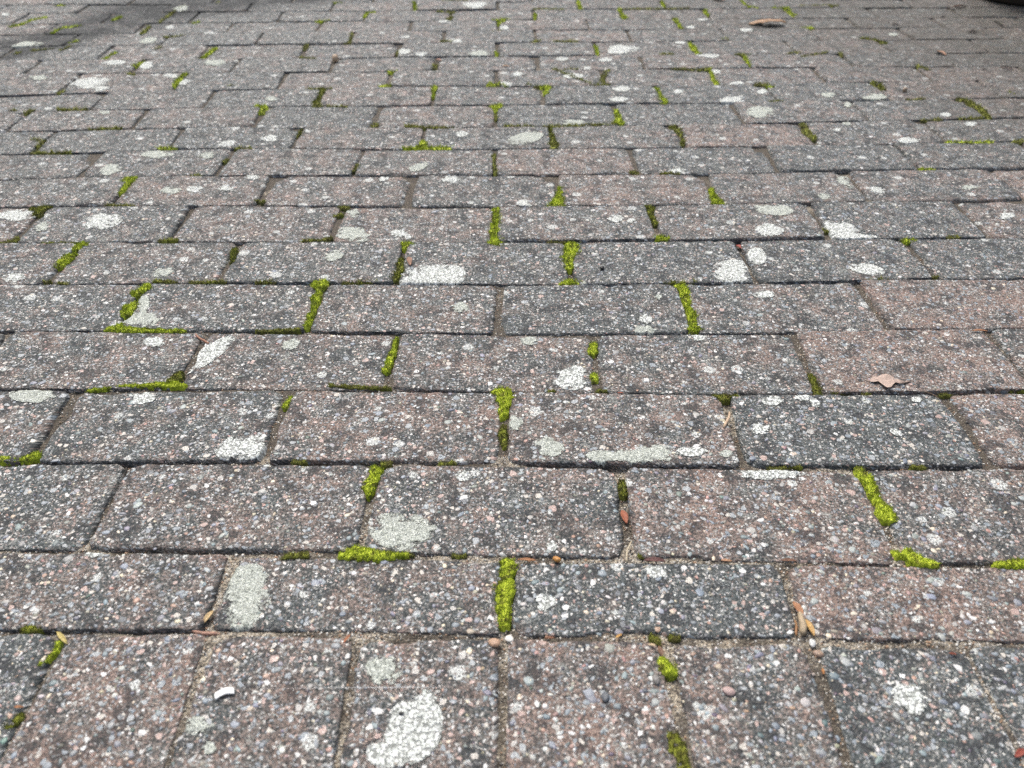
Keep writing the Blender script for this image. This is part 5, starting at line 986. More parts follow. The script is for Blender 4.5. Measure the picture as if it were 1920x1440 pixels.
LICHEN = [
(14, -0.0759, 0.4329, 0.0264, -0.0053, 0.0003, 0.0185, 'g'),
(9, -0.1835, 0.3748, 0.0181, -0.0059, -0.0007, 0.0273, 'g'),
(3, -0.0557, 0.2714, 0.0152, -0.0075, 0.007, 0.0194, 'w'),
(3, -0.0672, 0.2557, 0.0144, -0.0003, -0.001, 0.0099, 'w'),
(3, -0.0486, 0.2874, 0.0074, -0.0001, -0.0007, 0.011, 'w'),
(3, -0.078, 0.3114, 0.0118, -0.0002, -0.0014, 0.0126, 'g'),
(6, 0.2567, 0.2856, 0.009, -0.0044, 0.0077, 0.0103, 'w'),
(10, 0.0303, 0.3654, 0.0068, -0.0001, 0.0004, 0.0088, 'w'),
(2, -0.1886, 0.2749, 0.0082, -0.0001, -0.0018, 0.0063, 'g'),
(2, -0.1774, 0.2607, 0.0045, -0.0001, -0.0011, 0.004, 'g'),
(18, -0.2245, 0.5341, 0.0219, 0.0045, -0.0052, 0.0153, 'w'),
(20, 0.0419, 0.5293, 0.0139, -0.0002, 0.0008, 0.0139, 'g'),
(20, 0.1027, 0.5145, 0.0274, -0.0005, 0.0012, 0.0094, 'g'),
(20, 0.1329, 0.5174, 0.0206, -0.0004, 0.0016, 0.0102, 'g'),
(20, 0.1641, 0.5195, 0.0129, -0.0002, 0.0012, 0.0061, 'w'),
(20, 0.1932, 0.5156, 0.0064, -0.0001, 0.0011, 0.0047, 'g'),
(17, -0.439, 0.6096, 0.021, -0.0004, -0.0048, 0.0107, 'g'),
(18, -0.338, 0.6053, 0.014, -0.0003, -0.0031, 0.009, 'w'),
(15, 0.2273, 0.4925, 0.0303, -0.0005, 0.0018, 0.0064, 'w'),
(21, 0.2309, 0.5489, 0.0095, -0.0002, 0.0021, 0.008, 'w'),
(21, 0.253, 0.5891, 0.0099, -0.0002, 0.002, 0.0072, 'w'),
(21, 0.2818, 0.5934, 0.008, -0.0001, 0.0017, 0.0056, 'w'),
(21, 0.2907, 0.5852, 0.0036, -0.0048, 0.0037, 0.0054, 'w'),
(21, 0.3504, 0.5423, 0.0041, -0.003, 0.0026, 0.0041, 'w'),
(25, -0.2941, 0.676, 0.0177, 0.0291, -0.0072, 0.0111, 'w'),
(31, -0.3835, 0.7435, 0.0217, -0.0004, -0.0055, 0.016, 'g'),
(31, -0.3929, 0.7742, 0.0077, -0.0025, -0.005, 0.02, 'g'),
(24, -0.3552, 0.6991, 0.011, -0.0002, -0.0033, 0.0098, 'w'),
(25, -0.2145, 0.6927, 0.0086, 0.0044, -0.003, 0.0085, 'g'),
(26, 0.0694, 0.6334, 0.0166, -0.0003, 0.0015, 0.0192, 'w'),
(39, -0.081, 0.8264, 0.0344, 0.0043, -0.0029, 0.0298, 'w'),
(39, -0.0566, 0.8322, 0.0161, -0.0003, -0.001, 0.0226, 'w'),
(46, -0.1836, 0.941, 0.0234, -0.0039, -0.002, 0.0194, 'g'),
(46, -0.127, 0.943, 0.0109, -0.0002, -0.0011, 0.012, 'w'),
(46, -0.114, 0.9324, 0.0067, -0.0001, -0.0007, 0.0088, 'w'),
(46, -0.1938, 1.0053, 0.0099, -0.0002, -0.0018, 0.0132, 'g'),
(38, -0.2006, 0.8817, 0.012, 0.0045, -0.0029, 0.0121, 'g'),
(44, -0.5175, 0.9806, 0.0231, 0.0079, -0.0097, 0.0219, 'w'),
(44, -0.587, 0.9664, 0.009, 0.0041, -0.0063, 0.0122, 'g'),
(43, -0.6424, 1.0003, 0.0274, 0.007, -0.0091, 0.0178, 'w'),
(40, 0.2744, 0.8338, 0.0225, -0.0004, 0.0063, 0.0266, 'w'),
(41, 0.3127, 0.8725, 0.0065, -0.0115, 0.0088, 0.0163, 'w'),
(48, 0.3436, 0.9361, 0.0177, -0.0003, 0.0049, 0.0179, 'w'),
(48, 0.3647, 0.9953, 0.024, -0.0056, 0.0051, 0.0163, 'g'),
(49, 0.4341, 0.939, 0.0208, -0.0097, 0.0093, 0.0221, 'w'),
(49, 0.4459, 0.918, 0.0309, -0.0006, 0.0046, 0.0131, 'w'),
(41, 0.4326, 0.8361, 0.0171, -0.0074, 0.0057, 0.0125, 'w'),
(54, 0.0351, 1.028, 0.0101, -0.0002, 0.0004, 0.0119, 'w'),
(37, -0.3934, 0.8445, 0.0127, 0.0061, -0.0048, 0.0112, 'g'),
(33, 0.1537, 0.7141, 0.0135, -0.0002, 0.0014, 0.0092, 'g'),
(32, -0.0436, 0.7612, 0.0093, -0.0002, -0.0003, 0.01, 'g'),
(34, 0.2968, 0.7836, 0.012, -0.0002, 0.0022, 0.0081, 'w'),
(33, 0.1559, 0.7328, 0.0069, -0.0001, 0.0013, 0.0085, 'w'),
(36, -0.563, 0.835, 0.0122, 0.0026, -0.0052, 0.01, 'w'),
(33, 0.1775, 0.7776, 0.0048, -0.0001, 0.0009, 0.0057, 'g'),
(20, 0.0124, 0.5609, 0.0072, -0.0001, 0.0002, 0.0105, 'g'),
(56, 0.4484, 1.0396, 0.0103, -0.0002, 0.0034, 0.0105, 'g'),
(47, 0.1534, 0.9733, 0.0098, -0.0002, 0.0013, 0.011, 'w'),
(47, 0.1725, 0.9698, 0.0063, -0.0001, 0.0013, 0.0094, 'w'),
(50, 0.6746, 0.9816, 0.0106, -0.0002, 0.0066, 0.0129, 'w'),
(14, -0.0312, 0.4945, 0.0071, -0.0001, -0.0002, 0.0071, 'w'),
(14, 0.0377, 0.4157, 0.004, -0.0001, 0.0003, 0.0053, 'w'),
(10, 0.1128, 0.3913, 0.0102, -0.0002, 0.0011, 0.007, 'w'),
(8, -0.305, 0.4156, 0.0088, -0.0002, -0.0024, 0.0063, 'w'),
(21, 0.3891, 0.5891, 0.006, -0.0001, 0.002, 0.0048, 'w'),
(26, 0.029, 0.6962, 0.0099, -0.0002, 0.0003, 0.0079, 'g'),
(27, 0.206, 0.697, 0.0077, -0.0001, 0.0012, 0.0059, 'w'),
(98, -0.7645, 1.5736, 0.0329, 0.0077, -0.0136, 0.0329, 'w'),
(98, -0.7308, 1.5377, 0.0144, 0.0033, -0.0064, 0.0158, 'w'),
(72, 0.044, 1.2704, 0.0274, 0.0153, -0.0011, 0.0231, 'g'),
(84, 0.4506, 1.3848, 0.022, -0.0004, 0.0071, 0.0271, 'g'),
(126, 0.2668, 1.7942, 0.035, 0.0081, 0.0036, 0.033, 'w'),
(175, -0.0541, 2.1852, 0.0292, 0.0061, -0.0011, 0.0345, 'w'),
(124, -0.0372, 1.759, 0.0221, -0.0004, -0.0003, 0.0199, 'g'),
(136, -0.0885, 1.86, 0.0151, -0.0003, -0.0006, 0.0175, 'w'),
(94, 0.6784, 1.4634, 0.0224, 0.003, 0.0064, 0.0178, 'g'),
(75, 0.6544, 1.2525, 0.017, -0.0003, 0.0057, 0.0139, 'w'),
(56, 0.4954, 1.0896, 0.0059, -0.0169, 0.0085, 0.0145, 'g'),
(131, -1.0038, 1.842, 0.0263, 0.012, -0.0143, 0.0297, 'g'),
(109, -0.7696, 1.7028, 0.0236, -0.0004, -0.0056, 0.015, 'w'),
(110, -0.6969, 1.683, 0.0116, 0.0087, -0.0085, 0.0218, 'w'),
(132, -0.759, 1.8764, 0.0152, 0.0095, -0.0082, 0.0219, 'g'),
(172, -0.7752, 2.164, 0.0149, 0.0107, -0.0094, 0.0279, 'g'),
(70, -0.4269, 1.2556, 0.0135, 0.0055, -0.0043, 0.0137, 'w'),
(60, -0.5703, 1.1553, 0.0129, 0.0068, -0.0079, 0.0179, 'g'),
(60, -0.5213, 1.2128, 0.0229, -0.0004, -0.005, 0.0152, 'g'),
(60, -0.4431, 1.2092, 0.0135, 0.0038, -0.0041, 0.013, 'g'),
(62, -0.1179, 1.1594, 0.0126, 0.0124, -0.0033, 0.0154, 'g'),
(72, -0.0589, 1.2938, 0.0104, -0.0002, -0.0004, 0.0121, 'w'),
(54, -0.0683, 1.1092, 0.0138, -0.0002, -0.0006, 0.0134, 'w'),
(115, 0.4336, 1.7309, 0.0219, -0.0004, 0.0033, 0.0156, 'w'),
(104, 0.4512, 1.5519, 0.014, -0.0003, 0.0031, 0.013, 'w'),
(93, 0.418, 1.4533, 0.0209, -0.0004, 0.0048, 0.0205, 'w'),
(93, 0.3316, 1.5031, 0.0098, -0.0002, 0.0022, 0.0123, 'w'),
(92, 0.2307, 1.5174, 0.0177, -0.0003, 0.002, 0.0157, 'w'),
(92, 0.2167, 1.4598, 0.0171, -0.0003, 0.0018, 0.0147, 'w'),
(102, 0.1466, 1.6008, 0.0185, -0.0003, 0.0013, 0.0171, 'w'),
(114, 0.131, 1.7208, 0.0142, -0.0003, 0.001, 0.0154, 'w'),
(114, 0.2215, 1.7115, 0.013, -0.0002, 0.0017, 0.0153, 'w'),
(102, 0.0392, 1.613, 0.0124, -0.0002, 0.0004, 0.0173, 'w'),
(104, 0.4263, 1.627, 0.0115, -0.0002, 0.0031, 0.0141, 'w'),
(126, 0.3972, 1.8383, 0.015, -0.0003, 0.0024, 0.0129, 'w'),
(151, 0.4414, 1.9654, 0.0122, -0.0002, 0.0028, 0.0145, 'w'),
(139, 0.566, 1.9393, 0.0145, -0.0003, 0.0047, 0.0189, 'w'),
(151, 0.4873, 2.0395, 0.0151, -0.0003, 0.0032, 0.0154, 'w'),
(64, 0.264, 1.1404, 0.0118, -0.0002, 0.0018, 0.01, 'w'),
(114, 0.1774, 1.6565, 0.0084, -0.0002, 0.001, 0.0108, 'w'),
(93, 0.4859, 1.5003, 0.0098, -0.0002, 0.0041, 0.0154, 'w'),
(82, 0.1265, 1.3429, 0.0196, -0.0004, 0.001, 0.0129, 'g'),
(102, 0.0158, 1.5531, 0.012, -0.0002, 0.0002, 0.0162, 'w'),
(149, 0.0169, 1.9682, 0.011, -0.0002, 0.0002, 0.0241, 'w'),
(124, -0.1932, 1.7738, 0.0134, -0.0002, -0.0018, 0.0202, 'w'),
(124, -0.1565, 1.7572, 0.0122, -0.0002, -0.0011, 0.0159, 'w'),
(135, -0.201, 1.8886, 0.0106, -0.0002, -0.0012, 0.0134, 'w'),
(148, -0.1263, 2.0351, 0.0125, -0.0002, -0.0008, 0.0153, 'w'),
(97, -0.8731, 1.6054, 0.0204, -0.0004, -0.006, 0.0136, 'g'),
(78, -0.6754, 1.4049, 0.0084, 0.004, -0.0046, 0.0109, 'g'),
(98, -0.629, 1.6181, 0.0144, -0.0003, -0.0044, 0.0138, 'w'),
(99, -0.588, 1.5737, 0.0098, 0.0067, -0.0058, 0.0163, 'w'),
(110, -0.5651, 1.7029, 0.0215, -0.0004, -0.0061, 0.0225, 'g'),
(145, -0.7493, 1.9916, 0.011, -0.0002, -0.0062, 0.0195, 'w'),
(133, -0.6443, 1.9375, 0.0143, -0.0003, -0.0039, 0.014, 'w'),
(89, -0.4038, 1.4768, 0.0115, -0.0002, -0.0026, 0.0119, 'g'),
(156, -1.1846, 2.122, 0.0103, -0.0002, -0.0077, 0.0163, 'w'),
(94, 0.6018, 1.4799, 0.0135, -0.0002, 0.005, 0.0151, 'g'),
(76, 0.7875, 1.3259, 0.0115, -0.0002, 0.0048, 0.0102, 'w'),
(85, 0.7635, 1.3684, 0.01, -0.0002, 0.0048, 0.0107, 'w'),
(84, 0.6152, 1.4208, 0.0075, -0.0001, 0.005, 0.0141, 'g'),
(75, 0.5806, 1.3271, 0.008, -0.0001, 0.0035, 0.0101, 'g'),
(75, 0.5536, 1.2999, 0.0078, -0.0001, 0.0033, 0.0098, 'w'),
(140, 0.8851, 1.9009, 0.0107, -0.0002, 0.0054, 0.0137, 'g'),
(52, -0.4262, 1.082, 0.0112, -0.0002, -0.0032, 0.011, 'w'),
(52, -0.4587, 1.079, 0.0149, -0.0003, -0.0035, 0.0109, 'g'),
(52, -0.3813, 1.0812, 0.0112, -0.0002, -0.0024, 0.0091, 'w'),
(52, -0.3536, 1.122, 0.0092, -0.0002, -0.0023, 0.0097, 'w'),
(53, -0.1647, 1.1167, 0.0065, 0.0065, -0.0027, 0.0109, 'w'),
(70, -0.3648, 1.2778, 0.0136, -0.0002, -0.0031, 0.0142, 'w'),
(57, 0.6656, 1.068, 0.0135, -0.0002, 0.0043, 0.0091, 'g'),
(57, 0.53, 1.0595, 0.0076, -0.0067, 0.0051, 0.0104, 'w'),
]
DEBRIS = [
('leaf', 'dry_leaf', 'leaf', 'curled tan-brown dry leaf arched over the far paving', 0.6248, 1.9866, 0.08629, -0.018, (0.306, 0.178, 0.093), 1.0),
('leaf', 'leaf_scrap', 'leaf', 'small rusty leaf scrap cut by the top edge', 0.5655, 2.2329, 0.04, -0.765, (0.272, 0.119, 0.051), 0.6),
('leaf', 'lobed_leaf_fragment', 'leaf', 'pale beige forked leaf fragment lying across a joint', 0.3716, 0.6125, 0.0381, -0.267, (0.374, 0.281, 0.23), 0.25),
('seed', 'seed_husk', 'seed', 'small pale and brown nut husk standing on far pavers', -0.3277, 1.7175, 0.01559, -1.263, (0.5, 0.36, 0.24), 1),
('flake', 'seed_case', 'husk', 'tan seed case leaning in the joint beside the tall lichen', -0.205, 0.3569, 0.01181, 1.216, (0.408, 0.281, 0.128), 0.35),
('twig', 'bark_splinter', 'twig', 'pinkish brown bark splinter lying along the joint near a pale lichen', -0.2044, 0.3446, 0.02093, -0.175, (0.306, 0.17, 0.119), 0.14),
('flake', 'bark_flake', 'bark', 'rust-brown bark flake on top of the twig bundle', 0.2074, 0.3563, 0.01299, -1.302, (0.306, 0.145, 0.068), 0.45),
('twig', 'tan_twig', 'twig', 'short grey-tan twig stub wedged upright in the joint bundle', 0.2049, 0.342, 0.01801, -1.796, (0.34, 0.264, 0.17), 0.28),
('flake', 'orange_bud_scale', 'bud scale', 'orange-tan bud scale beside the twig stub', 0.21, 0.3393, 0.01364, -1.434, (0.442, 0.264, 0.085), 0.35),
('twig', 'brown_stalk', 'twig', 'thin dark orange stalk in the same joint bundle', 0.2005, 0.3395, 0.01289, -1.718, (0.255, 0.128, 0.051), 0.14),
('chip', 'white_chip', 'chip', 'curved white plastic-like chip lying flat on a paver', -0.177, 0.2956, 0.01185, 0.361, (0.85, 0.85, 0.83), 0.4),
('flake', 'red_brown_leaf_bit', 'leaf', 'glossy red-brown leaf bit sunk in the narrow joint', 0.097, 0.4484, 0.01449, -1.435, (0.255, 0.076, 0.034), 0.45),
('flake', 'dark_red_flake', 'leaf', 'dark maroon flake in the sandy joint under a pink paver', 0.113, 0.3999, 0.0159, -0.086, (0.085, 0.03, 0.025), 0.3),
('flake', 'orange_strip', 'leaf', 'thin orange-brown strip in the sandy joint beside moss', 0.0183, 0.4021, 0.01395, -0.085, (0.289, 0.128, 0.051), 0.2),
('seed', 'orange_seed', 'seed', 'round orange seed in the sandy joint', 0.0405, 0.4022, 0.00595, -0.018, (0.42, 0.2, 0.05), 1),
('twig', 'forked_straw', 'straw', 'pale split straw stuck in the joint of a dark paver', 0.2042, 0.5612, 0.02441, -1.954, (0.425, 0.306, 0.204), 0.12),
('flake', 'rust_flake', 'leaf', 'rusty flake tucked under the near edge of a paver at right', 0.2124, 0.3981, 0.01171, -0.063, (0.145, 0.068, 0.038), 0.25),
('flake', 'orange_crumb', 'leaf', 'small pale orange crumb in the sandy joint at right', 0.1664, 0.3989, 0.00822, -0.109, (0.383, 0.212, 0.119), 0.3),
('twig', 'needle_pair', 'needle', 'reddish dry needle pointing into the joint by white lichen', -0.3086, 0.7042, 0.02642, -0.818, (0.272, 0.128, 0.076), 0.1),
('flake', 'bark_chip', 'bark', 'brown bark chip leaning on moss beside the white lichen', -0.107, 0.864, 0.02154, -1.388, (0.212, 0.111, 0.068), 0.35),
('flake', 'crimson_scrap', 'leaf', 'crimson scrap at the joint corner above white lichen', 0.2995, 0.9033, 0.01303, -1.062, (0.255, 0.043, 0.025), 0.6),
('seed', 'black_seed', 'seed', 'tiny black seed lying on a dark paver', 0.1213, 0.843, 0.00691, 0.591, (0.012, 0.011, 0.011), 1),
('seed', 'black_speck', 'seed', 'black speck on the cracked white lichen', -0.0641, 0.2811, 0.00299, -0.018, (0.02, 0.018, 0.016), 1),
('pebble', 'orange_pebble', 'pebble', 'smooth orange-brown pebble at the joint crossing', -0.0059, 0.3313, 0.00903, -0.18, (0.36, 0.23, 0.15), 1),
('pebble', 'tan_pebble', 'pebble', 'small tan pebble resting in the joint left of the moss strip', -0.0223, 0.3409, 0.00582, -0.018, (0.42, 0.36, 0.28), 1),
('pebble', 'white_pebble', 'pebble', 'small white pebble at the foot of the moss strip', 0.0042, 0.3353, 0.00673, -0.518, (0.68, 0.66, 0.6), 1),
('pebble', 'green_pebble', 'pebble', 'blue-green pebble just under the moss strip', -0.0012, 0.3405, 0.00655, -0.018, (0.22, 0.29, 0.26), 1),
('pebble', 'pale_rimmed_pebble', 'pebble', 'pale grey pebble below the orange bud scale', 0.2081, 0.3274, 0.00649, -1.654, (0.5, 0.5, 0.48), 1),
('pebble', 'rusty_pebble', 'pebble', 'flat rusty brown pebble below the pale pebble', 0.21, 0.3199, 0.00759, -0.122, (0.26, 0.18, 0.13), 1),
('pebble', 'pink_disc_pebble', 'pebble', 'round mauve-pink pebble set in an end-on paver', 0.1432, 0.2917, 0.00851, -0.218, (0.36, 0.26, 0.24), 1),
('pebble', 'grey_oval_pebble', 'pebble', 'dark grey oval pebble beside the round moss tuft', 0.0984, 0.3013, 0.0071, -1.491, (0.17, 0.16, 0.15), 1),
('pebble', 'slate_oval_pebble', 'pebble', 'slate-grey oval pebble on the end-on row left of the olive moss', 0.0644, 0.2898, 0.00733, -1.52, (0.09, 0.1, 0.11), 1),
('flake', 'brown_leaf_bit', 'leaf', 'dark brown leaf bit above the round moss tuft', 0.1045, 0.3218, 0.00825, -1.421, (0.145, 0.076, 0.043), 0.5),
('flake', 'tan_curl', 'leaf', 'small tan curl in the joint left of the round moss tuft', 0.0996, 0.3269, 0.00554, -0.226, (0.468, 0.357, 0.221), 0.35),
('flake', 'orange_curl', 'leaf', 'tiny orange curl on the joint above the end-on row', 0.0784, 0.3348, 0.00559, 0.547, (0.425, 0.238, 0.068), 0.4),
('flake', 'red_husk', 'leaf', 'dark red husk in the joint above the end-on row', 0.0316, 0.3348, 0.007, -0.018, (0.153, 0.06, 0.025), 0.35),
('flake', 'rust_sliver', 'leaf', 'rust-red blade on the end-on row at a joint mouth', -0.1059, 0.3364, 0.00782, 1.047, (0.281, 0.111, 0.051), 0.3),
('flake', 'yellow_blade', 'leaf', 'yellowish blade above the ragged moss strip', -0.2991, 0.3411, 0.01488, -0.731, (0.383, 0.306, 0.102), 0.25),
('flake', 'small_rust_bit', 'leaf', 'small rust bit in the joint at lower left', -0.3032, 0.2887, 0.00588, -0.018, (0.281, 0.119, 0.043), 0.35),
('flake', 'red_leaf_edge', 'leaf', 'deep red leaf edge at the lower right border', 0.3082, 0.249, 0.00937, 0.527, (0.212, 0.043, 0.025), 0.5),
('flake', 'red_crumb', 'leaf', 'dark red crumb on the grey end-on paver', 0.2988, 0.3175, 0.00517, -0.237, (0.153, 0.034, 0.017), 0.4),
('flake', 'orange_crumb_bit', 'leaf', 'orange crumb in the joint right of a pebbled paver', 0.2083, 0.3059, 0.00448, -1.737, (0.34, 0.145, 0.043), 0.5),
('twig', 'straw_stem', 'straw', 'thin pale straw lying in the sandy joint below a leaf bit', 0.0948, 0.4095, 0.02147, -1.833, (0.468, 0.399, 0.281), 0.06),
('flake', 'rust_red_sliver', 'leaf', 'rust sliver along the joint under pink pavers', 0.5, 0.6997, 0.01621, -0.083, (0.281, 0.128, 0.06), 0.2),
('flake', 'small_red_sliver', 'leaf', 'little red sliver under the joint between two pavers', 0.1127, 0.6022, 0.00572, -0.075, (0.255, 0.068, 0.034), 0.3),
('twig', 'brown_needle', 'needle', 'long thin brown needle crossing the far right joint', 0.405, 0.5969, 0.01724, -0.854, (0.136, 0.085, 0.051), 0.05),
('flake', 'dark_leaf_crumb', 'leaf', 'dark leaf crumb near the top right, nearest the left', 0.9187, 1.9764, 0.01732, -0.018, (0.034, 0.025, 0.017), 0.5),
('flake', 'black_leaf_crumb', 'leaf', 'small black crumb near the top right corner', 1.0653, 2.0551, 0.01008, -0.018, (0.017, 0.014, 0.01), 0.8),
('flake', 'long_dark_leaf_crumb', 'leaf', 'long dark crumb below the top right corner', 1.0656, 1.9069, 0.02908, 0.219, (0.034, 0.025, 0.017), 0.35),
('flake', 'black_bark_bit', 'bark', 'black bark bit close to the right border', 1.0069, 1.6417, 0.02329, -0.43, (0.021, 0.017, 0.014), 0.4),
('flake', 'dark_bark_crumb', 'bark', 'dark crumb left of the black bark bit', 0.9595, 1.6317, 0.00924, -0.018, (0.025, 0.02, 0.017), 0.5),
('flake', 'thin_dark_leaf', 'leaf', 'thin dark curved leaf high at the top right', 1.1446, 2.1466, 0.05486, 0.427, (0.06, 0.034, 0.024), 0.25),
('twig', 'dark_needle', 'needle', 'dark bent needle at right below the pot', 1.1647, 1.9868, 0.04532, -1.636, (0.043, 0.038, 0.025), 0.1),
('flake', 'rust_leaf_crumb', 'leaf', 'rusty crumb left of the long dark crumb', 0.9244, 1.7458, 0.03319, -1.417, (0.255, 0.128, 0.068), 0.3),
('seed', 'tan_seed', 'seed', 'tan seed beside moss on the right-hand pavers', 0.7456, 1.4957, 0.00879, -0.018, (0.36, 0.27, 0.19), 1),
('flake', 'orange_leaf_sliver', 'leaf', 'thin orange sliver on the joint below a far moss column', 0.0171, 1.6666, 0.01724, -0.254, (0.357, 0.187, 0.085), 0.25),
('flake', 'pink_leaf_scrap', 'leaf', 'pinkish scrap at the joint corner in the far courses', -0.119, 1.7176, 0.01486, -0.554, (0.306, 0.17, 0.119), 0.6),
]


# ------------------------------------------------------------------ helpers
rng = np.random.default_rng(11)


def _hash(ix, iy, seed):
    h = (ix.astype(np.int64) * 374761393 + iy.astype(np.int64) * 668265263 + int(seed) * 974711 + 1013904223) & 0xFFFFFFFF
    h = ((h ^ (h >> 13)) * 1274126177) & 0xFFFFFFFF
    h = ((h ^ (h >> 16)) * 2246822519) & 0xFFFFFFFF
    return ((h ^ (h >> 15)) & 0xFFFFFF) / float(0xFFFFFF)


def noise(x, y, scale, seed=0, octaves=1):
    """value noise in -1..1"""
    x = np.asarray(x, float) * scale
    y = np.asarray(y, float) * scale
    out = 0.0
    amp = 1.0
    tot = 0.0
    for o in range(octaves):
        ix = np.floor(x); iy = np.floor(y)
        fx = x - ix; fy = y - iy
        fx = fx * fx * (3 - 2 * fx); fy = fy * fy * (3 - 2 * fy)
        a = _hash(ix, iy, seed + o); b = _hash(ix + 1, iy, seed + o)
        c = _hash(ix, iy + 1, seed + o); d = _hash(ix + 1, iy + 1, seed + o)
        v = (a + (b - a) * fx) * (1 - fy) + (c + (d - c) * fx) * fy
        out = out + amp * (2 * v - 1)
        tot += amp
        amp *= 0.5
        x = x * 2.03 + 7.1; y = y * 2.03 + 3.7
    return out / tot


def link_mesh(name, verts, faces, mat, parent=None, smooth=True):
    me = bpy.data.meshes.new(name)
    me.from_pydata([tuple(v) for v in np.asarray(verts, float).tolist()], [], faces)
    if smooth:
        me.polygons.foreach_set('use_smooth', [True] * len(me.polygons))
    me.materials.append(mat)
    me.update()
    ob = bpy.data.objects.new(name, me)
    coll.objects.link(ob)
    if parent is not None:
        ob.parent = parent
    return ob


def point_attr(me, name, vals):
    vals = np.asarray(vals, np.float32)
    if vals.ndim == 1:
        a = me.attributes.new(name, 'FLOAT', 'POINT')
        a.data.foreach_set('value', vals)
    else:
        a = me.attributes.new(name, 'FLOAT_COLOR', 'POINT')
        if vals.shape[1] == 3:
            vals = np.concatenate([vals, np.ones((len(vals), 1), np.float32)], 1)
        a.data.foreach_set('color', vals.ravel())


def tag(ob, label=None, category=None, group=None, kind=None):
    if label: ob['label'] = label
    if category: ob['category'] = category
    if group: ob['group'] = group
    if kind: ob['kind'] = kind
    return ob


def grid_faces(nx, ny, off=0):
    f = []
    for j in range(ny - 1):
        for i in range(nx - 1):
            a = off + j * nx + i
            f.append((a, a + 1, a + nx + 1, a + nx))
    return f


# ------------------------------------------------------------------ materials
class NT:
    def __init__(self, name):
        self.m = bpy.data.materials.new(name)
        self.m.use_nodes = True
        self.n = self.m.node_tree.nodes
        self.l = self.m.node_tree.links
        self.n.clear()
        self.out = self.n.new('ShaderNodeOutputMaterial')
        self.b = self.n.new('ShaderNodeBsdfPrincipled')
        self.l.new(self.b.outputs[0], self.out.inputs['Surface'])

    def put(self, sock, v):
        if hasattr(v, 'is_output') or isinstance(v, bpy.types.NodeSocket):
            self.l.new(v, sock)
        elif isinstance(v, (tuple, list)):
            v = tuple(v)
            if len(sock.default_value) == 4 and len(v) == 3: v = v + (1.0,)
            sock.default_value = v
        else:
            sock.default_value = v

    def math(self, op, a, b=0.0, c=None, clamp=False):
        n = self.n.new('ShaderNodeMath'); n.operation = op; n.use_clamp = clamp
        self.put(n.inputs[0], a); self.put(n.inputs[1], b)
        if c is not None: self.put(n.inputs[2], c)
        return n.outputs[0]

    def vmath(self, op, a, b=(0, 0, 0), scale=None):
        n = self.n.new('ShaderNodeVectorMath'); n.operation = op
        self.put(n.inputs[0], a)
        if op != 'SCALE': self.put(n.inputs[1], b)
        if scale is not None: self.put(n.inputs['Scale'], scale)
        return n.outputs[0]

    flat = False                       # flat-lying surfaces use 2D textures

    def noise(self, vec, scale, detail=2.0, rough=0.5, color=False):
        n = self.n.new('ShaderNodeTexNoise')
        if self.flat: n.noise_dimensions = '2D'
        self.put(n.inputs['Vector'], vec)
        n.inputs['Scale'].default_value = scale
        n.inputs['Detail'].default_value = detail
        n.inputs['Roughness'].default_value = rough
        return n.outputs['Color'] if color else n.outputs['Fac']

    def voronoi(self, vec, scale, feature='F1'):
        n = self.n.new('ShaderNodeTexVoronoi')
        n.feature = feature
        if self.flat: n.voronoi_dimensions = '2D'
        self.put(n.inputs['Vector'], vec)
        n.inputs['Scale'].default_value = scale
        return n

    def smooth(self, v, lo, hi, a=0.0, b=1.0):
        n = self.n.new('ShaderNodeMapRange'); n.interpolation_type = 'SMOOTHSTEP'
        self.put(n.inputs['Value'], v)
        self.put(n.inputs['From Min'], lo); self.put(n.inputs['From Max'], hi)
        self.put(n.inputs['To Min'], a); self.put(n.inputs['To Max'], b)
        return n.outputs[0]

    def mix(self, f, a, b, mode='MIX'):
        n = self.n.new('ShaderNodeMix'); n.data_type = 'RGBA'; n.blend_type = mode
        self.put(n.inputs[0], f); self.put(n.inputs[6], a); self.put(n.inputs[7], b)
        return n.outputs[2]

    def mixf(self, f, a, b):
        n = self.n.new('ShaderNodeMix'); n.data_type = 'FLOAT'
        self.put(n.inputs[0], f); self.put(n.inputs[2], a); self.put(n.inputs[3], b)
        return n.outputs[0]

    def ramp(self, f, stops, interp='CONSTANT'):
        n = self.n.new('ShaderNodeValToRGB')
        cr = n.color_ramp; cr.interpolation = interp
        while len(cr.elements) < len(stops): cr.elements.new(0.5)
        for e, (p, c) in zip(cr.elements, stops):
            e.position = p; e.color = tuple(c) + (1.0,)
        self.put(n.inputs[0], f)
        return n.outputs[0]

    def sep(self, c):
        n = self.n.new('ShaderNodeSeparateColor'); self.put(n.inputs[0], c)
        return n.outputs

    def attr(self, name):
        n = self.n.new('ShaderNodeAttribute'); n.attribute_name = name
        return n.outputs

    def pos(self):
        return self.n.new('ShaderNodeNewGeometry').outputs['Position']

    def bump(self, h, dist, strength=1.0, normal=None):
        n = self.n.new('ShaderNodeBump')
        n.inputs['Strength'].default_value = strength
        n.inputs['Distance'].default_value = dist
        self.put(n.inputs['Height'], h)
        if normal is not None: self.put(n.inputs['Normal'], normal)
        return n.outputs[0]

    def set(self, **k):
        for a, v in k.items():
            self.put(self.b.inputs[a.replace('_', ' ')], v)


STONE_STOPS = [(0.0, (.55, .545, .525)), (.075, (.45, .42, .37)), (.19, (.20, .23, .25)), (.44, (.29, .31, .315)),
               (.62, (.10, .11, .12)), (.74, (.36, .26, .225)), (.88, (.36, .345, .32)), (.985, (.68, .675, .66))]


SMALL_STOPS = [(0.0, (.56, .555, .535)), (.20, (.37, .36, .335)), (.36, (.20, .215, .225)), (.54, (.055, .057, .06)), (.72, (.36, .26, .225)), (.88, (.28, .28, .27))]


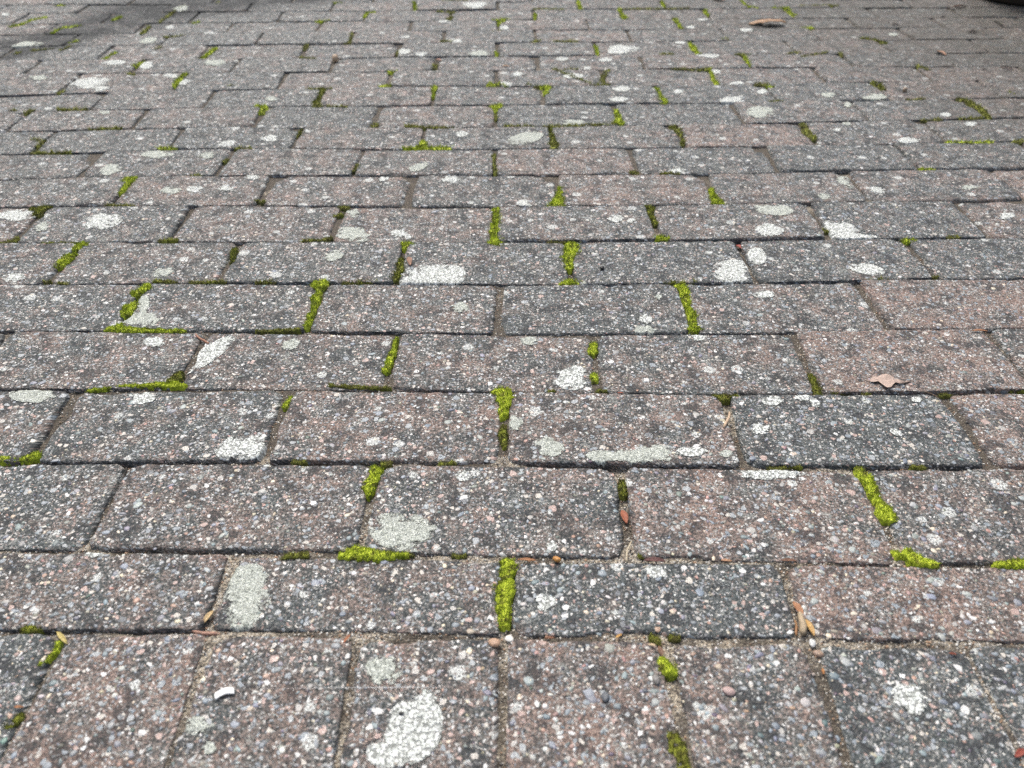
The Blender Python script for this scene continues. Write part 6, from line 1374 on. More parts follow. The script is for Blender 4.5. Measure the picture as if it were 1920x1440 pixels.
def paver_material():
    t = NT("weathered_paver_concrete")
    t.flat = True
    P0 = t.pos()
    seed = t.attr('seed')['Fac']
    tone = t.attr('tone')['Fac']
    comb = t.n.new('ShaderNodeCombineXYZ')
    for i, k in enumerate((13.7, 7.3, 3.1)): t.put(comb.inputs[i], t.math('MULTIPLY', seed, k))
    zz = t.n.new('ShaderNodeSeparateXYZ'); t.put(zz.inputs[0], P0)
    P = t.vmath('ADD', t.vmath('ADD', P0, comb.outputs[0]), t.vmath('SCALE', (.7, 1.1, 0.0), scale=zz.outputs[2]))   # sides get grain too
    w = t.noise(P, 210, 1, color=True)
    W = t.vmath('ADD', P, t.vmath('SCALE', t.vmath('SUBTRACT', w, (.5, .5, .5)), scale=.0040))
    # cement matrix: pink pigment worn off to grey-black in patches
    patch = t.noise(P, 26, 5, .68)
    fine = t.noise(P, 400, 3, .7)
    pk = t.math('ADD', t.math('MULTIPLY', t.math('SUBTRACT', patch, .5), 2.8), t.math('MULTIPLY', t.math('SUBTRACT', fine, .5), 1.8))
    pk = t.math('ADD', pk, t.math('MULTIPLY_ADD', tone, 1.15, -.30), clamp=True)
    grey = t.ramp(fine, [(.28, (.025, .0285, .028)), (.50, (.076, .085, .083)), (.72, (.185, .20, .195))], 'LINEAR')
    pink = t.ramp(fine, [(.28, (.074, .055, .046)), (.50, (.210, .150, .124)), (.72, (.37, .285, .243))], 'LINEAR')
    col = t.mix(pk, grey, pink)
    height = t.math('MULTIPLY', fine, .9)
    gloss = .70
    spec = .22
    # dark algae film in patches
    big = t.noise(P, 46, 5, .68)
    alg = t.smooth(big, .48, .38, 0, .72)
    # embedded aggregate, small to large
    for sc, share, rmin, rmax, soft, hh, gl in ((640, .40, .10, .40, .10, 0, .55), (370, .40, .10, .38, .06, .45, .42), (195, .36, .08, .40, .04, .80, .28), (98, .12, .08, .32, .025, 1.0, .26)):
        v = t.voronoi(W, sc)
        c = t.sep(v.outputs['Color'])
        on = t.math('LESS_THAN', c[0], share)
        rad = t.math('MULTIPLY_ADD', c[2], rmax - rmin, rmin)
        d = v.outputs['Distance']
        m = t.math('MULTIPLY', t.smooth(d, t.math('ADD', rad, soft), rad, 0, 1), on)
        stone = t.ramp(c[1], STONE_STOPS if sc < 300 else SMALL_STOPS)
        stone = t.mix(1.0, stone, t.math('MULTIPLY_ADD', fine, .6, .7), 'MULTIPLY')
        col = t.mix(m, col, stone)
        if hh:
            height = t.math('MAXIMUM', height, t.math('MULTIPLY_ADD', height, .5, t.math('MULTIPLY', m, hh)))
        gloss = t.mixf(m, gloss, gl)
        spec = t.mixf(m, spec, .22 if sc > 500 else .6)
        if sc == 370:
            col = t.mix(alg, col, (.034, .036, .038))
    # thin grey-green lichen film, blotchy and speckled
    spk = t.noise(P, 560, 2, .7)
    film = t.math('MULTIPLY', t.smooth(big, .60, .70), t.smooth(spk, .44, .58))
    col = t.mix(t.math('MULTIPLY', film, .55), col, (.43, .45, .42))
    # little white crustose spots
    v = t.voronoi(W, 36)
    c = t.sep(v.outputs['Color'])
    on = t.math('LESS_THAN', c[0], .27)
    rad = t.math('MULTIPLY_ADD', t.math('POWER', c[1], 2.5), .18, .03)
    m = t.math('MULTIPLY', t.smooth(v.outputs['Distance'], t.math('ADD', rad, .07), rad), on)
    m = t.math('MULTIPLY', m, t.smooth(spk, .38, .52))
    col = t.mix(t.math('MULTIPLY', m, .9), col, (.62, .64, .61))
    # soil film with shade painted in, and dark tarry stain lying on some pavers (shapes stored with the mesh)
    dirt_shade_col = t.ramp(fine, [(.3, (.028, .025, .020)), (.5, (.070, .062, .050)), (.68, (.14, .125, .105))], 'LINEAR')
    col = t.mix(t.attr('earth_shade')['Fac'], col, dirt_shade_col)
    tarf = t.attr('tar')['Fac']
    col = t.mix(tarf, col, (.022, .024, .026))
    spec = t.mixf(t.math('MULTIPLY', tarf, .7), spec, .08)
    t.set(Base_Color=col, Roughness=gloss, Normal=t.bump(height, .0021, 1.0))
    t.set(Specular_IOR_Level=spec)
    return t.m


def stone_material():
    t = NT("aggregate_stone")
    c = t.attr('col')['Color']
    P = t.pos()
    v = t.math('MULTIPLY_ADD', t.noise(P, 900, 3, .65), .9, .55)
    t.set(Base_Color=t.mix(1.0, c, v, 'MULTIPLY'), Roughness=.36, Normal=t.bump(t.noise(P, 1100, 3, .6), .0004))
    return t.m


def sand_material():
    t = NT("joint_sand")
    t.flat = True
    P = t.pos()
    v = t.voronoi(P, 750)
    c = t.sep(v.outputs['Color'])
    g = t.ramp(c[1], [(0, (.40, .35, .27)), (.3, (.26, .22, .165)), (.5, (.13, .11, .085)), (.66, (.47, .44, .38)), (.8, (.20, .175, .14)), (.92, (.06, .052, .043))])
    ys = t.n.new('ShaderNodeSeparateXYZ'); t.put(ys.inputs[0], P)
    soil = t.smooth(t.math('ADD', t.noise(P, 17, 4, .6), t.smooth(ys.outputs[1], .40, .62, 0, .16)), .42, .57, 0, .9)
    col = t.mix(soil, g, t.mix(c[2], (.032, .026, .02), (.10, .082, .06)))
    t.set(Base_Color=col, Roughness=.9, Normal=t.bump(t.math('SUBTRACT', 1.0, v.outputs['Distance']), .0012))
    return t.m


def ground_material():
    t = NT("outer_ground")
    P = t.pos()
    col = t.ramp(t.noise(P, 40, 6, .7), [(.3, (.05, .047, .043)), (.5, (.12, .11, .10)), (.7, (.22, .2, .18))], 'LINEAR')
    t.set(Base_Color=col, Roughness=.8, Normal=t.bump(t.noise(P, 160, 4, .6), .003))
    return t.m


def moss_material(name, bright):
    t = NT(name)
    P = t.pos()
    hgt = t.attr('tip')['Fac']
    if bright:
        stops = [(0.0, (.020, .026, .004)), (.25, (.125, .165, .008)), (.50, (.37, .46, .015)), (.82, (.62, .71, .06))]
    else:
        stops = [(0.0, (.018, .017, .004)), (.3, (.075, .078, .008)), (.55, (.16, .175, .014)), (.85, (.30, .33, .03))]
    f = t.math('ADD', t.math('MULTIPLY', hgt, .8), t.math('MULTIPLY_ADD', t.noise(P, 260, 4, .75), 1.3, -.58), clamp=True)
    col = t.ramp(f, stops, 'LINEAR')
    brown = t.smooth(t.noise(P, 110, 3, .65), .50, .66, 0, .8 if bright else .9)
    col = t.mix(brown, col, (.095, .085, .014))
    t.set(Base_Color=col, Roughness=.75, Normal=t.bump(t.noise(P, 900, 3, .6), .0012))
    t.b.inputs['Subsurface Weight'].default_value = .0
    return t.m


def lichen_material(name, white):
    t = NT(name)
    t.flat = True
    P = t.pos()
    w = t.noise(P, 300, 1, color=True)
    W = t.vmath('ADD', P, t.vmath('SCALE', t.vmath('SUBTRACT', w, (.5, .5, .5)), scale=.003))
    sc = 400 if white else 620
    v = t.voronoi(W, sc)
    c = t.sep(v.outputs['Color'])
    crack = t.smooth(v.outputs['Distance'], .62, .40)
    mott = t.noise(P, 210, 4, .7)
    base = t.ramp(mott, ([(.3, (.34, .36, .33)), (.46, (.62, .65, .61)), (.66, (.80, .82, .79))] if white else [(.3, (.25, .27, .235)), (.47, (.47, .50, .44)), (.68, (.63, .66, .60))]), 'LINEAR')
    spk = t.smooth(t.noise(P, 900, 2, .7), .34, .48)
    k = t.math('MULTIPLY', t.math('MULTIPLY_ADD', crack, .65 if white else .4, .35 if white else .6), spk)
    col = t.mix(k, (.085, .088, .08) if white else (.12, .13, .11), base)
    cov = t.attr('cover')['Fac']
    al = t.smooth(t.math('ADD', t.math('MULTIPLY', cov, 1.7), t.math('ADD', t.math('MULTIPLY_ADD', mott, 1.0, -.5), t.math('MULTIPLY_ADD', t.noise(P, 600, 2, .7), 1.1, -.55))), .02, .42)
    t.set(Alpha=al, Base_Color=col, Roughness=.9, Normal=t.bump(t.math('MULTIPLY', crack, t.math('MULTIPLY_ADD', c[1], .5, .5)), .0006))
    return t.m


def plain_material(name, col, rough=.6, var=.5, scale=220):
    t = NT(name)
    P = t.pos()
    f = t.noise(P, scale, 4, .65)
    c = t.mix(1.0, col, t.math('MULTIPLY_ADD', f, var * 2, 1 - var), 'MULTIPLY')
    t.set(Base_Color=c, Roughness=rough, Normal=t.bump(f, .0012))
    return t.m


MAT_PAVER = paver_material()
MAT_STONE = stone_material()
MAT_SAND = sand_material()
MAT_GROUND = ground_material()
MAT_MOSS = {'b': moss_material("bright_moss", True), 'o': moss_material("olive_moss", False)}
MAT_LICHEN = {'w': lichen_material("white_crust_lichen", True), 'g': lichen_material("grey_green_lichen", False)}

# ------------------------------------------------------------------ ground and bedding
g = link_mesh("ground", [(-60, -60, -.06), (60, -60, -.06), (60, 60, -.06), (-60, 60, -.06)], [(0, 1, 2, 3)], MAT_GROUND)
tag(g, kind='structure')

soldier_y = [(b[8] + b[10]) / 2 for b in BRICKS if b[0] == 0]
Y_B0 = float(np.mean(soldier_y))
Y_B1 = float(np.mean([b[8] for b in BRICKS if b[0] == 1 and b[2]]))


def sand_z(x, y):
    z = -.0050 + .0044 * noise(x, y, 16, 3, 2) + .0010 * noise(x, y, 160, 5)
    near = np.exp(-((y - Y_B1) / .010) ** 2) * .0035 + np.where(y < Y_B0 + .008, .0026, 0)
    near = near + np.clip((y - .95) * .010, 0, .0028)
    return np.minimum(z + near, np.where(y > .62, -.0040, -.0020))


gx = np.concatenate([np.arange(-2.3, -.9, .03), np.arange(-.9, .9, .006), np.arange(.9, 2.33, .03)])
gy = np.concatenate([np.arange(.10, .72, .0045), np.arange(.72, 1.4, .009), np.arange(1.4, 3.18, .02)])
GX, GY = np.meshgrid(gx, gy)
pv = np.stack([GX.ravel(), GY.ravel(), sand_z(GX, GY).ravel()], 1)
pavement = link_mesh("pavement", pv, grid_faces(len(gx), len(gy)), MAT_SAND)
tag(pavement, kind='structure')


# ------------------------------------------------------------------ pavers
def edge_params(length, fine, n):
    """grid lines across a paver, denser towards its worn edges (fractions of length)"""
    e = np.array(fine) / length
    mid = np.linspace(e[-1], 1 - e[-1], n)
    return np.concatenate([[0.0], e[:-1], mid, (1 - e[:-1])[::-1], [1.0]])


def quad(c, S, T):
    c = np.asarray(c)
    return ((1 - S) * (1 - T))[..., None] * c[0] + (S * (1 - T))[..., None] * c[1] + (S * T)[..., None] * c[2] + ((1 - S) * T)[..., None] * c[3]


class Paver:
    def __init__(self, row, tone, seen, corners, seed):
        r = np.random.default_rng(seed)
        self.row, self.tone, self.seen, self.seed = row, tone * (.78 if row > 8 else .92), seen, seed
        c = np.array(corners, float).reshape(4, 2)
        gs = .0021 + r.uniform(0, .0012)                    # half joints at the ends
        gn = .0005 + r.uniform(0, .0006)
        gf = .0005 + r.uniform(0, .0006)
        if row > 8: gn *= .75; gf *= .75; gs *= .85
        if row == 0: gs = .0010 + r.uniform(0, .0009); gn = .001; gf = .0022
        if row == 1: gn = .0012; gf = .0024
        if row == 2: gn = .0022
        ux = (c[1] - c[0]) / np.linalg.norm(c[1] - c[0])
        uy = (c[3] - c[0]) / np.linalg.norm(c[3] - c[0])
        c = np.array([c[0] + ux * gs + uy * gn, c[1] - ux * gs + uy * gn, c[2] - ux * gs - uy * gf, c[3] + ux * gs - uy * gf])
        c += r.normal(0, .0006, c.shape)
        self.c = c
        self.cx = c.mean(0)
        self.L = np.linalg.norm(c[1] - c[0]); self.D = np.linalg.norm(c[3] - c[0])
        self.z0 = r.normal(0, .0009); self.tx = r.normal(0, .006); self.ty = r.normal(0, .007)
        if row == 0: self.tx *= .5; self.ty *= .15
        self.rho = r.uniform(.0022, .0044); self.rc = r.uniform(.006, .014)

    def local(self, x, y):
        # metres from the near-left corner along the two sides (bricks are nearly rectangular)
        ux = (self.c[1] - self.c[0] + self.c[2] - self.c[3]) / 2; ux = ux / np.linalg.norm(ux)
        uy = np.array([-ux[1], ux[0]])
        m = self.cx
        px = (x - m[0]) * ux[0] + (y - m[1]) * ux[1]
        py = (x - m[0]) * uy[0] + (y - m[1]) * uy[1]
        return px, py

    def flat_z(self, x, y):
        """top surface without the worn edge"""
        return (self.z0 + self.tx * (x - self.cx[0]) + self.ty * (y - self.cx[1])
                + .00055 * noise(x, y, 45, self.seed, 2) + .00025 * noise(x, y, 300, self.seed + 7))

    def top_z(self, x, y):
        px, py = self.local(x, y)
        rc = self.rc
        qx = np.abs(px) - (self.L / 2 - rc); qy = np.abs(py) - (self.D / 2 - rc)
        d = rc - (np.hypot(np.maximum(qx, 0), np.maximum(qy, 0)) + np.minimum(np.maximum(qx, qy), 0))
        wear = self.rho * (1 + .55 * noise(x, y, 40, self.seed + 3, 2)) + .0050 * np.maximum(0, noise(x, y, 55, self.seed + 4, 2) - .15)
        d = d - .012 * np.maximum(0, noise(x, y, 24, self.seed + 11, 2) - .42) + .0013 * noise(x, y, 85, self.seed + 5, 2) + .0009 * noise(x, y, 330, self.seed + 6)
        if self.row > 0: wear = wear * np.where(qy > qx, .60, 1.0)
        k = np.clip(1 - np.maximum(d, 0) / wear, 0, 1)
        drop = wear * .62 * (1 - np.sqrt(np.maximum(0, 1 - k * k))) + np.maximum(0, -d) * 3.0
        return self.flat_z(x, y) - drop

    def mesh(self):
        big = self.row <= 7 and self.seen
        if big:
            fine = [.0007, .0016, .0028, .0044, .0066, .0095]
            s = edge_params(self.L, fine, max(6, int(self.L / .0055))); t = edge_params(self.D, fine, max(4, int(self.D / .0055)))
        elif self.seen:
            fine = [.0012, .0030, .0060]
            s = edge_params(self.L, fine, 14); t = edge_params(self.D, fine, 7)
        else:
            fine = [.0020, .0060]
            s = edge_params(self.L, fine, 4); t = edge_params(self.D, fine, 3)
        S, T = np.meshgrid(s, t)
        p = quad(self.c, S, T)
        x, y = p[..., 0], p[..., 1]
        # ragged outline
        edge = (np.minimum(np.minimum(S, 1 - S) * self.L, np.minimum(T, 1 - T) * self.D) < .0002)
        x = x + edge * .0010 * noise(x, y, 140, self.seed + 9, 2)
        y = y + edge * .0010 * noise(x, y, 140, self.seed + 10, 2)
        z = self.top_z(x, y)
        nx, ny = len(s), len(t)
        v = np.stack([x.ravel(), y.ravel(), z.ravel()], 1)
        f = grid_faces(nx, ny)
        ring = [i for i in range(nx)] + [j * nx + nx - 1 for j in range(1, ny)] + [(ny - 1) * nx + i for i in range(nx - 2, -1, -1)] + [j * nx for j in range(ny - 2, 0, -1)]
        low = v[ring].copy(); low[:, 2] = -.045
        n0 = len(v)
        v = np.concatenate([v, low])
        k = len(ring)
        for i in range(k):
            j = (i + 1) % k
            f.append((ring[j], ring[i], n0 + i, n0 + j))
        return v, f


def tar_amount(x, y):
    # a dark smear running across the far left pavers
    x2 = x + .05 * noise(x, y, 6, 41, 3); y2 = y + .05 * noise(x, y, 6, 45, 3)
    best = np.full(np.shape(x), 9.0)
    for (x0, y0, w0), (x1, y1, w1) in zip(TAR[:-1], TAR[1:]):
        dx, dy = x1 - x0, y1 - y0
        t = np.clip(((x2 - x0) * dx + (y2 - y0) * dy) / (dx * dx + dy * dy), 0, 1)
        best = np.minimum(best, np.hypot(x2 - x0 - t * dx, y2 - y0 - t * dy) / (w0 + (w1 - w0) * t))
    return np.clip(1.7 - best, 0, 1) * np.clip(1.0 + .7 * noise(x, y, 30, 42, 3), 0, 1) * .93


def earth_shade_amount(x, y):
    # soil over the pavers in front of the pot, with corner shade painted in
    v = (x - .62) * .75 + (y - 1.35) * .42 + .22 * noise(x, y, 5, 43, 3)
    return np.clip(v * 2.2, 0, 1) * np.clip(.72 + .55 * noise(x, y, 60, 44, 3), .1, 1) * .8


TAR = [(-1.6, 1.30, .05), (-1.10, 1.68, .06), (-1.0, 1.84, .07), (-.92, 1.98, .09), (-.84, 2.16, .12), (-.66, 2.30, .15), (-.40, 2.42, .12)]
PAVERS = [Paver(b[0], b[1], b[2], b[3:], 100 + i) for i, b in enumerate(BRICKS)]


def stones_mesh(spots, seed):
    """low domes: spots = (x, y, z, rx, ry, rot, h, colour)"""
    r = np.random.default_rng(seed)
    V, F, Cc = [], [], []
    n = 8
    for (x, y, z, rx, ry, rot, h, col) in spots:
        ang = np.arange(n) / n * 2 * np.pi + r.uniform(-.25, .25, n)
        k = 1 + r.uniform(-.22, .16, n)
        ca, sa = math.cos(rot), math.sin(rot)
        b = len(V)
        for rad, hh in ((1.0, -.55), (.86, .45), (.5, .92)):
            ex = np.cos(ang) * rx * rad * k; ey = np.sin(ang) * ry * rad * k
            for a, bb in zip(ex, ey):
                V.append((x + a * ca - bb * sa, y + a * sa + bb * ca, z + h * hh))
        V.append((x, y, z + h))
        Cc += [col] * (3 * n + 1)
        for q in range(2):
            for i in range(n):
                j = (i + 1) % n
                F.append((b + q * n + i, b + q * n + j, b + (q + 1) * n + j, b + (q + 1) * n + i))
        for i in range(n):
            F.append((b + 2 * n + i, b + 2 * n + (i + 1) % n, b + 3 * n))
    return V, F, Cc


STONE_COLS = [((.55, .54, .51), .16, .8), ((.55, .48, .37), .12, .85), ((.20, .225, .245), .24, 1.35), ((.30, .31, .30), .14, 1.15),
              ((.09, .095, .105), .08, 1.1), ((.36, .23, .185), .10, 1.0), ((.27, .25, .20), .06, 1.0)]
SP = np.array([s[1] for s in STONE_COLS]); SP = SP / SP.sum()

visible = []
rest_v, rest_f, rest_t, rest_s = [], [], [], []
nrest = 0
for pv_ in PAVERS:
    v, f = pv_.mesh()
    if pv_.seen:
        ob = link_mesh("brick", v, f, MAT_PAVER, pavement)
        point_attr(ob.data, 'tone', np.full(len(v), pv_.tone))
        point_attr(ob.data, 'seed', np.full(len(v), (pv_.seed * .6180339) % 1.0))
        point_attr(ob.data, 'tar', tar_amount(v[:, 0], v[:, 1])); point_attr(ob.data, 'earth_shade', earth_shade_amount(v[:, 0], v[:, 1]))
        visible.append((pv_, ob))
        if pv_.row <= 7:
            r = np.random.default_rng(pv_.seed + 5000)
            dens = {0: 24000, 1: 24000, 2: 20000, 3: 15000, 4: 11000}.get(pv_.row, 7000)
            n = int(pv_.L * pv_.D * dens)
            st = r.uniform(.02, .98, (n, 2))
            p = quad(pv_.c, st[:, 0], st[:, 1])
            z = pv_.top_z(p[:, 0], p[:, 1])
            kinds = r.choice(len(STONE_COLS), n, p=SP)
            spots = []
            for i in range(n):
                col, _, big = STONE_COLS[kinds[i]]
                d = (.0008 + .0013 * r.random() ** 2.2) * big
                if r.random() < .13: d = r.uniform(.0018, .0036) * (1.15 if big > 1.1 else .75)
                asp = r.uniform(.42, .95)
                h = r.uniform(.0001, .0005) + min(d, .002) * .10
                cc = np.clip(np.array(col) * r.uniform(.7, 1.2) + r.normal(0, .012, 3), .01, .85)
                spots.append((p[i, 0], p[i, 1], z[i], d, d * asp, r.uniform(0, 3.14), h, tuple(cc)))
            V, F, Cc = stones_mesh(spots, pv_.seed)
            so = link_mesh("aggregate", V, F, MAT_STONE, ob)
            point_attr(so.data, 'col', np.array(Cc))
            so['kind'] = 'stuff'
    else:
        rest_v.append(v); rest_f += [tuple(i + nrest for i in q) for q in f]; nrest += len(v)
        rest_t.append(np.full(len(v), pv_.tone)); rest_s.append(np.full(len(v), (pv_.seed * .6180339) % 1.0))
ob = link_mesh("surrounding_bricks", np.concatenate(rest_v), rest_f, MAT_PAVER, pavement)
point_attr(ob.data, 'tone', np.concatenate(rest_t)); point_attr(ob.data, 'seed', np.concatenate(rest_s))
ob['kind'] = 'stuff'


# ------------------------------------------------------------------ lichen crusts, each a piece of the paver it grows on
def make_lichen(k, spec):
    bi, x, y, ax, ay, bx, by, kind = spec
    pv_, ob = visible[bi]
    A = np.array([ax, ay]); Bv = np.array([bx, by])
    ext = max(np.linalg.norm(A), np.linalg.norm(Bv))
    step = max(.0009, ext / 34)
    hx = 1.35 * (abs(ax) + abs(bx)); hy = 1.35 * (abs(ay) + abs(by))
    nx = int(np.clip(2 * hx / step, 12, 84)); ny = int(np.clip(2 * hy / step, 12, 84))
    X, Y = np.meshgrid(np.linspace(x - hx, x + hx, nx), np.linspace(y - hy, y + hy, ny))
    M = np.linalg.inv(np.array([[ax, bx], [ay, by]]))
    s = M[0, 0] * (X - x) + M[0, 1] * (Y - y); t = M[1, 0] * (X - x) + M[1, 1] * (Y - y)
    d = np.hypot(s, t)
    m = 1 - d
    sc = .012 / max(ext, .006)
    m = m * .85 + .46 * noise(X, Y, 1.4 / ext, 900 + k, 2) + .38 * noise(X, Y, 4.5 / ext, 950 + k, 2) + (.14 if ext > .018 else .06)
    hgt = .0004 + .0004 * np.sqrt(np.clip(m * 2, 0, 1)) + .0002 * noise(X, Y, 420, 30 + k)
    hgt = np.where((X == X.min()) | (X == X.max()) | (Y == Y.min()) | (Y == Y.max()), -.004, hgt)
    Z = pv_.top_z(X, Y) + hgt
    lo = link_mesh("lichen_patch", np.stack([X.ravel(), Y.ravel(), Z.ravel()], 1), grid_faces(nx, ny), MAT_LICHEN[kind], ob)
    inside = np.clip((1.32 - d) * 4, 0, 1)
    point_attr(lo.data, 'cover', (np.clip(m, -1, .55) * inside - (1 - inside) * 2).ravel())
    return lo


for k, spec in enumerate(LICHEN):
    make_lichen(k, spec)


# ------------------------------------------------------------------ moss
def seg_dist(X, Y, path):
    """signed closeness: 1 on the path's spine, 0 at its side, negative outside"""
    best = np.full(X.shape, -9.0)
    for (x0, y0, w0), (x1, y1, w1) in zip(path[:-1], path[1:]):
        dx, dy = x1 - x0, y1 - y0
        L2 = dx * dx + dy * dy + 1e-12
        t = np.clip(((X - x0) * dx + (Y - y0) * dy) / L2, 0, 1)
        d = np.hypot(X - x0 - t * dx, Y - y0 - t * dy)
        w = (w0 + (w1 - w0) * t) / 2
        best = np.maximum(best, 1 - d / w)
    return best


def moss_shapes(path, top, seed, dist):
    """cushion grid and its leafy tips"""
    r = np.random.default_rng(seed)
    P = np.array(path)
    pad = P[:, 2].max() * .8 + .003
    x0, x1 = P[:, 0].min() - pad, P[:, 0].max() + pad
    y0, y1 = P[:, 1].min() - pad, P[:, 1].max() + pad
    step = .0011 if dist < .75 else (.0016 if dist < 1.2 else .0026)
    nx = int(np.clip((x1 - x0) / step, 8, 130)); ny = int(np.clip((y1 - y0) / step, 8, 130))
    X, Y = np.meshgrid(np.linspace(x0, x1, nx), np.linspace(y0, y1, ny))

    def field(X, Y):
        m = seg_dist(X, Y, path) + .62 * noise(X, Y, 70, seed + 5) + .55 * noise(X, Y, 150, seed, 2) + .30 * noise(X, Y, 420, seed + 1) + (.30 if dist < .42 else .14)
        lump = np.clip(.5 + .75 * noise(X, Y, 330 if dist < .8 else 200, seed + 2, 2), 0, 1)
        z = np.where(m > 0, (top * .00038 + .0006) * np.sqrt(np.clip(m * 1.3, 0, 1)) + (lump - .5) * .0021 - .0006, -.0005 + np.maximum(m, -1) * .014)
        return m, z, lump
    m, Z, lump = field(X, Y)
    rim = (X == X.min()) | (X == X.max()) | (Y == Y.min()) | (Y == Y.max())
    Z = np.where(rim, -.012, Z)
    tip = np.clip(.12 + .70 * lump + .3 * np.clip(m, 0, 1), 0, 1)
    cv = np.stack([X.ravel(), Y.ravel(), Z.ravel()], 1)
    cf = grid_faces(nx, ny)
    # leafy tips
    area = (x1 - x0) * (y1 - y0)
    dens = 2.6e6 if dist < .75 else (1e6 if dist < 1.2 else 2.5e5)
    n = int(min(area * dens, 9000))
    px = r.uniform(x0, x1, n); py = r.uniform(y0, y1, n)
    m2, z2, l2 = field(px, py)
    keep = m2 > -.45 * r.random(n) ** 2
    z2 = np.where(m2 > 0, z2, -.0006)
    px, py, z2, l2, m2 = px[keep], py[keep], z2[keep], l2[keep], m2[keep]
    n = len(px)
    size = (.0006 if dist < .75 else (.0010 if dist < 1.2 else .0016)) * r.uniform(.7, 1.4, n)
    hgt = size * r.uniform(1.0, 2.8, n)
    lean = r.normal(0, .55, (n, 2)) * hgt[:, None]
    a0 = r.uniform(0, 2 * np.pi, n)
    tv = np.zeros((n, 4, 3))
    for k in range(3):
        tv[:, k, 0] = px + np.cos(a0 + k * 2.094) * size * .55
        tv[:, k, 1] = py + np.sin(a0 + k * 2.094) * size * .55
        tv[:, k, 2] = z2 - .0004
    tv[:, 3, 0] = px + lean[:, 0]; tv[:, 3, 1] = py + lean[:, 1]; tv[:, 3, 2] = z2 + hgt
    tt = np.zeros((n, 4))
    tt[:, :3] = (.15 + .55 * l2)[:, None]; tt[:, 3] = np.clip(.40 + .60 * l2 + r.normal(0, .15, n), 0, 1)
    base = np.arange(n) * 4
    tf = np.concatenate([np.stack([base, base + 1, base + 3], 1), np.stack([base + 1, base + 2, base + 3], 1), np.stack([base + 2, base, base + 3], 1)]).tolist()
    return cv, cf, tip.ravel(), tv.reshape(-1, 3), [tuple(q) for q in tf], tt.ravel()


for k, (style, top, label, path) in enumerate(MOSS):
    dist = path[0][1]
    cv, cf, ct, tv, tf, tt = moss_shapes(path, top, 2000 + 11 * k, dist)
    o = link_mesh("moss_clump", cv, cf, MAT_MOSS[style])
    point_attr(o.data, 'tip', ct)
    tag(o, label, "moss", "moss clumps in the paver joints")
    if len(tf):
        q = link_mesh("leaves", tv, tf, MAT_MOSS[style], o, smooth=False)
        point_attr(q.data, 'tip', tt)
        q['kind'] = 'stuff'

V, F, Tt = [], [], []
nb = 0
for k, path in enumerate(THIN_MOSS):
    cv, cf, ct, tv, tf, tt = moss_shapes(path, .2, 5000 + 11 * k, path[0][1])
    for vv, ff, t_ in ((cv, cf, ct), (tv, tf, tt)):
        V.append(vv); F += [tuple(i + nb for i in q) for q in ff]; Tt.append(t_ * .85); nb += len(vv)
o = link_mesh("thin_moss", np.concatenate(V), F, MAT_MOSS['o'])
point_attr(o.data, 'tip', np.concatenate(Tt))
tag(o, "thin olive moss lining the narrow joints between the pavers", "moss", kind='stuff')

# ------------------------------------------------------------------ grit and litter in the joints
spots = []
jr = np.random.default_rng(77)
GR = [(.42, .37, .29), (.30, .26, .20), (.55, .52, .46), (.16, .14, .11), (.64, .62, .57), (.33, .21, .13), (.10, .09, .08)]
for b in BRICKS:
    if not b[2] or b[0] > 6: continue
    c = np.array(b[3:]).reshape(4, 2)
    for (p, q, n) in ((c[0], c[1], 1.0), (c[0], c[3], 1.0)):
        L = np.linalg.norm(q - p)
        cnt = int(L * (1500 if b[0] <= 2 else 650))
        for _ in range(cnt):
            t = jr.random()
            xy = p + (q - p) * t + jr.normal(0, .0026, 2)
            d = jr.uniform(.0004, .0010) * (1.5 if jr.random() < .07 else 1)
            spots.append((xy[0], xy[1], float(sand_z(np.array([xy[0]]), np.array([xy[1]]))[0]) + d * .3, d, d * jr.uniform(.6, 1), jr.uniform(0, 3), d * jr.uniform(.5, .9), GR[jr.integers(len(GR))]))
Vg, Fg, Cg = stones_mesh(spots, 3)
o = link_mesh("joint_grit", Vg, Fg, MAT_STONE)
point_attr(o.data, 'col', np.array(Cg))
tag(o, "sandy grit grains lying in the joints of the nearest pavers", "grit", kind='stuff')

# ------------------------------------------------------------------ loose debris
_deb_mats = {}


def debris_mat(col, rough):
    key = (tuple(col), rough)
    if key not in _deb_mats:
        _deb_mats[key] = plain_material("dry_plant_matter" if rough > .5 else "smooth_stone", col, rough, .45, 330)
    return _deb_mats[key]


def surface_z(x, y):
    for p, _ in visible:
        px, py = p.local(x, y)
        if abs(px) < p.L / 2 and abs(py) < p.D / 2:
            return float(p.top_z(np.array([x]), np.array([y]))[0])
    return float(sand_z(np.array([x]), np.array([y]))[0]) + .0015


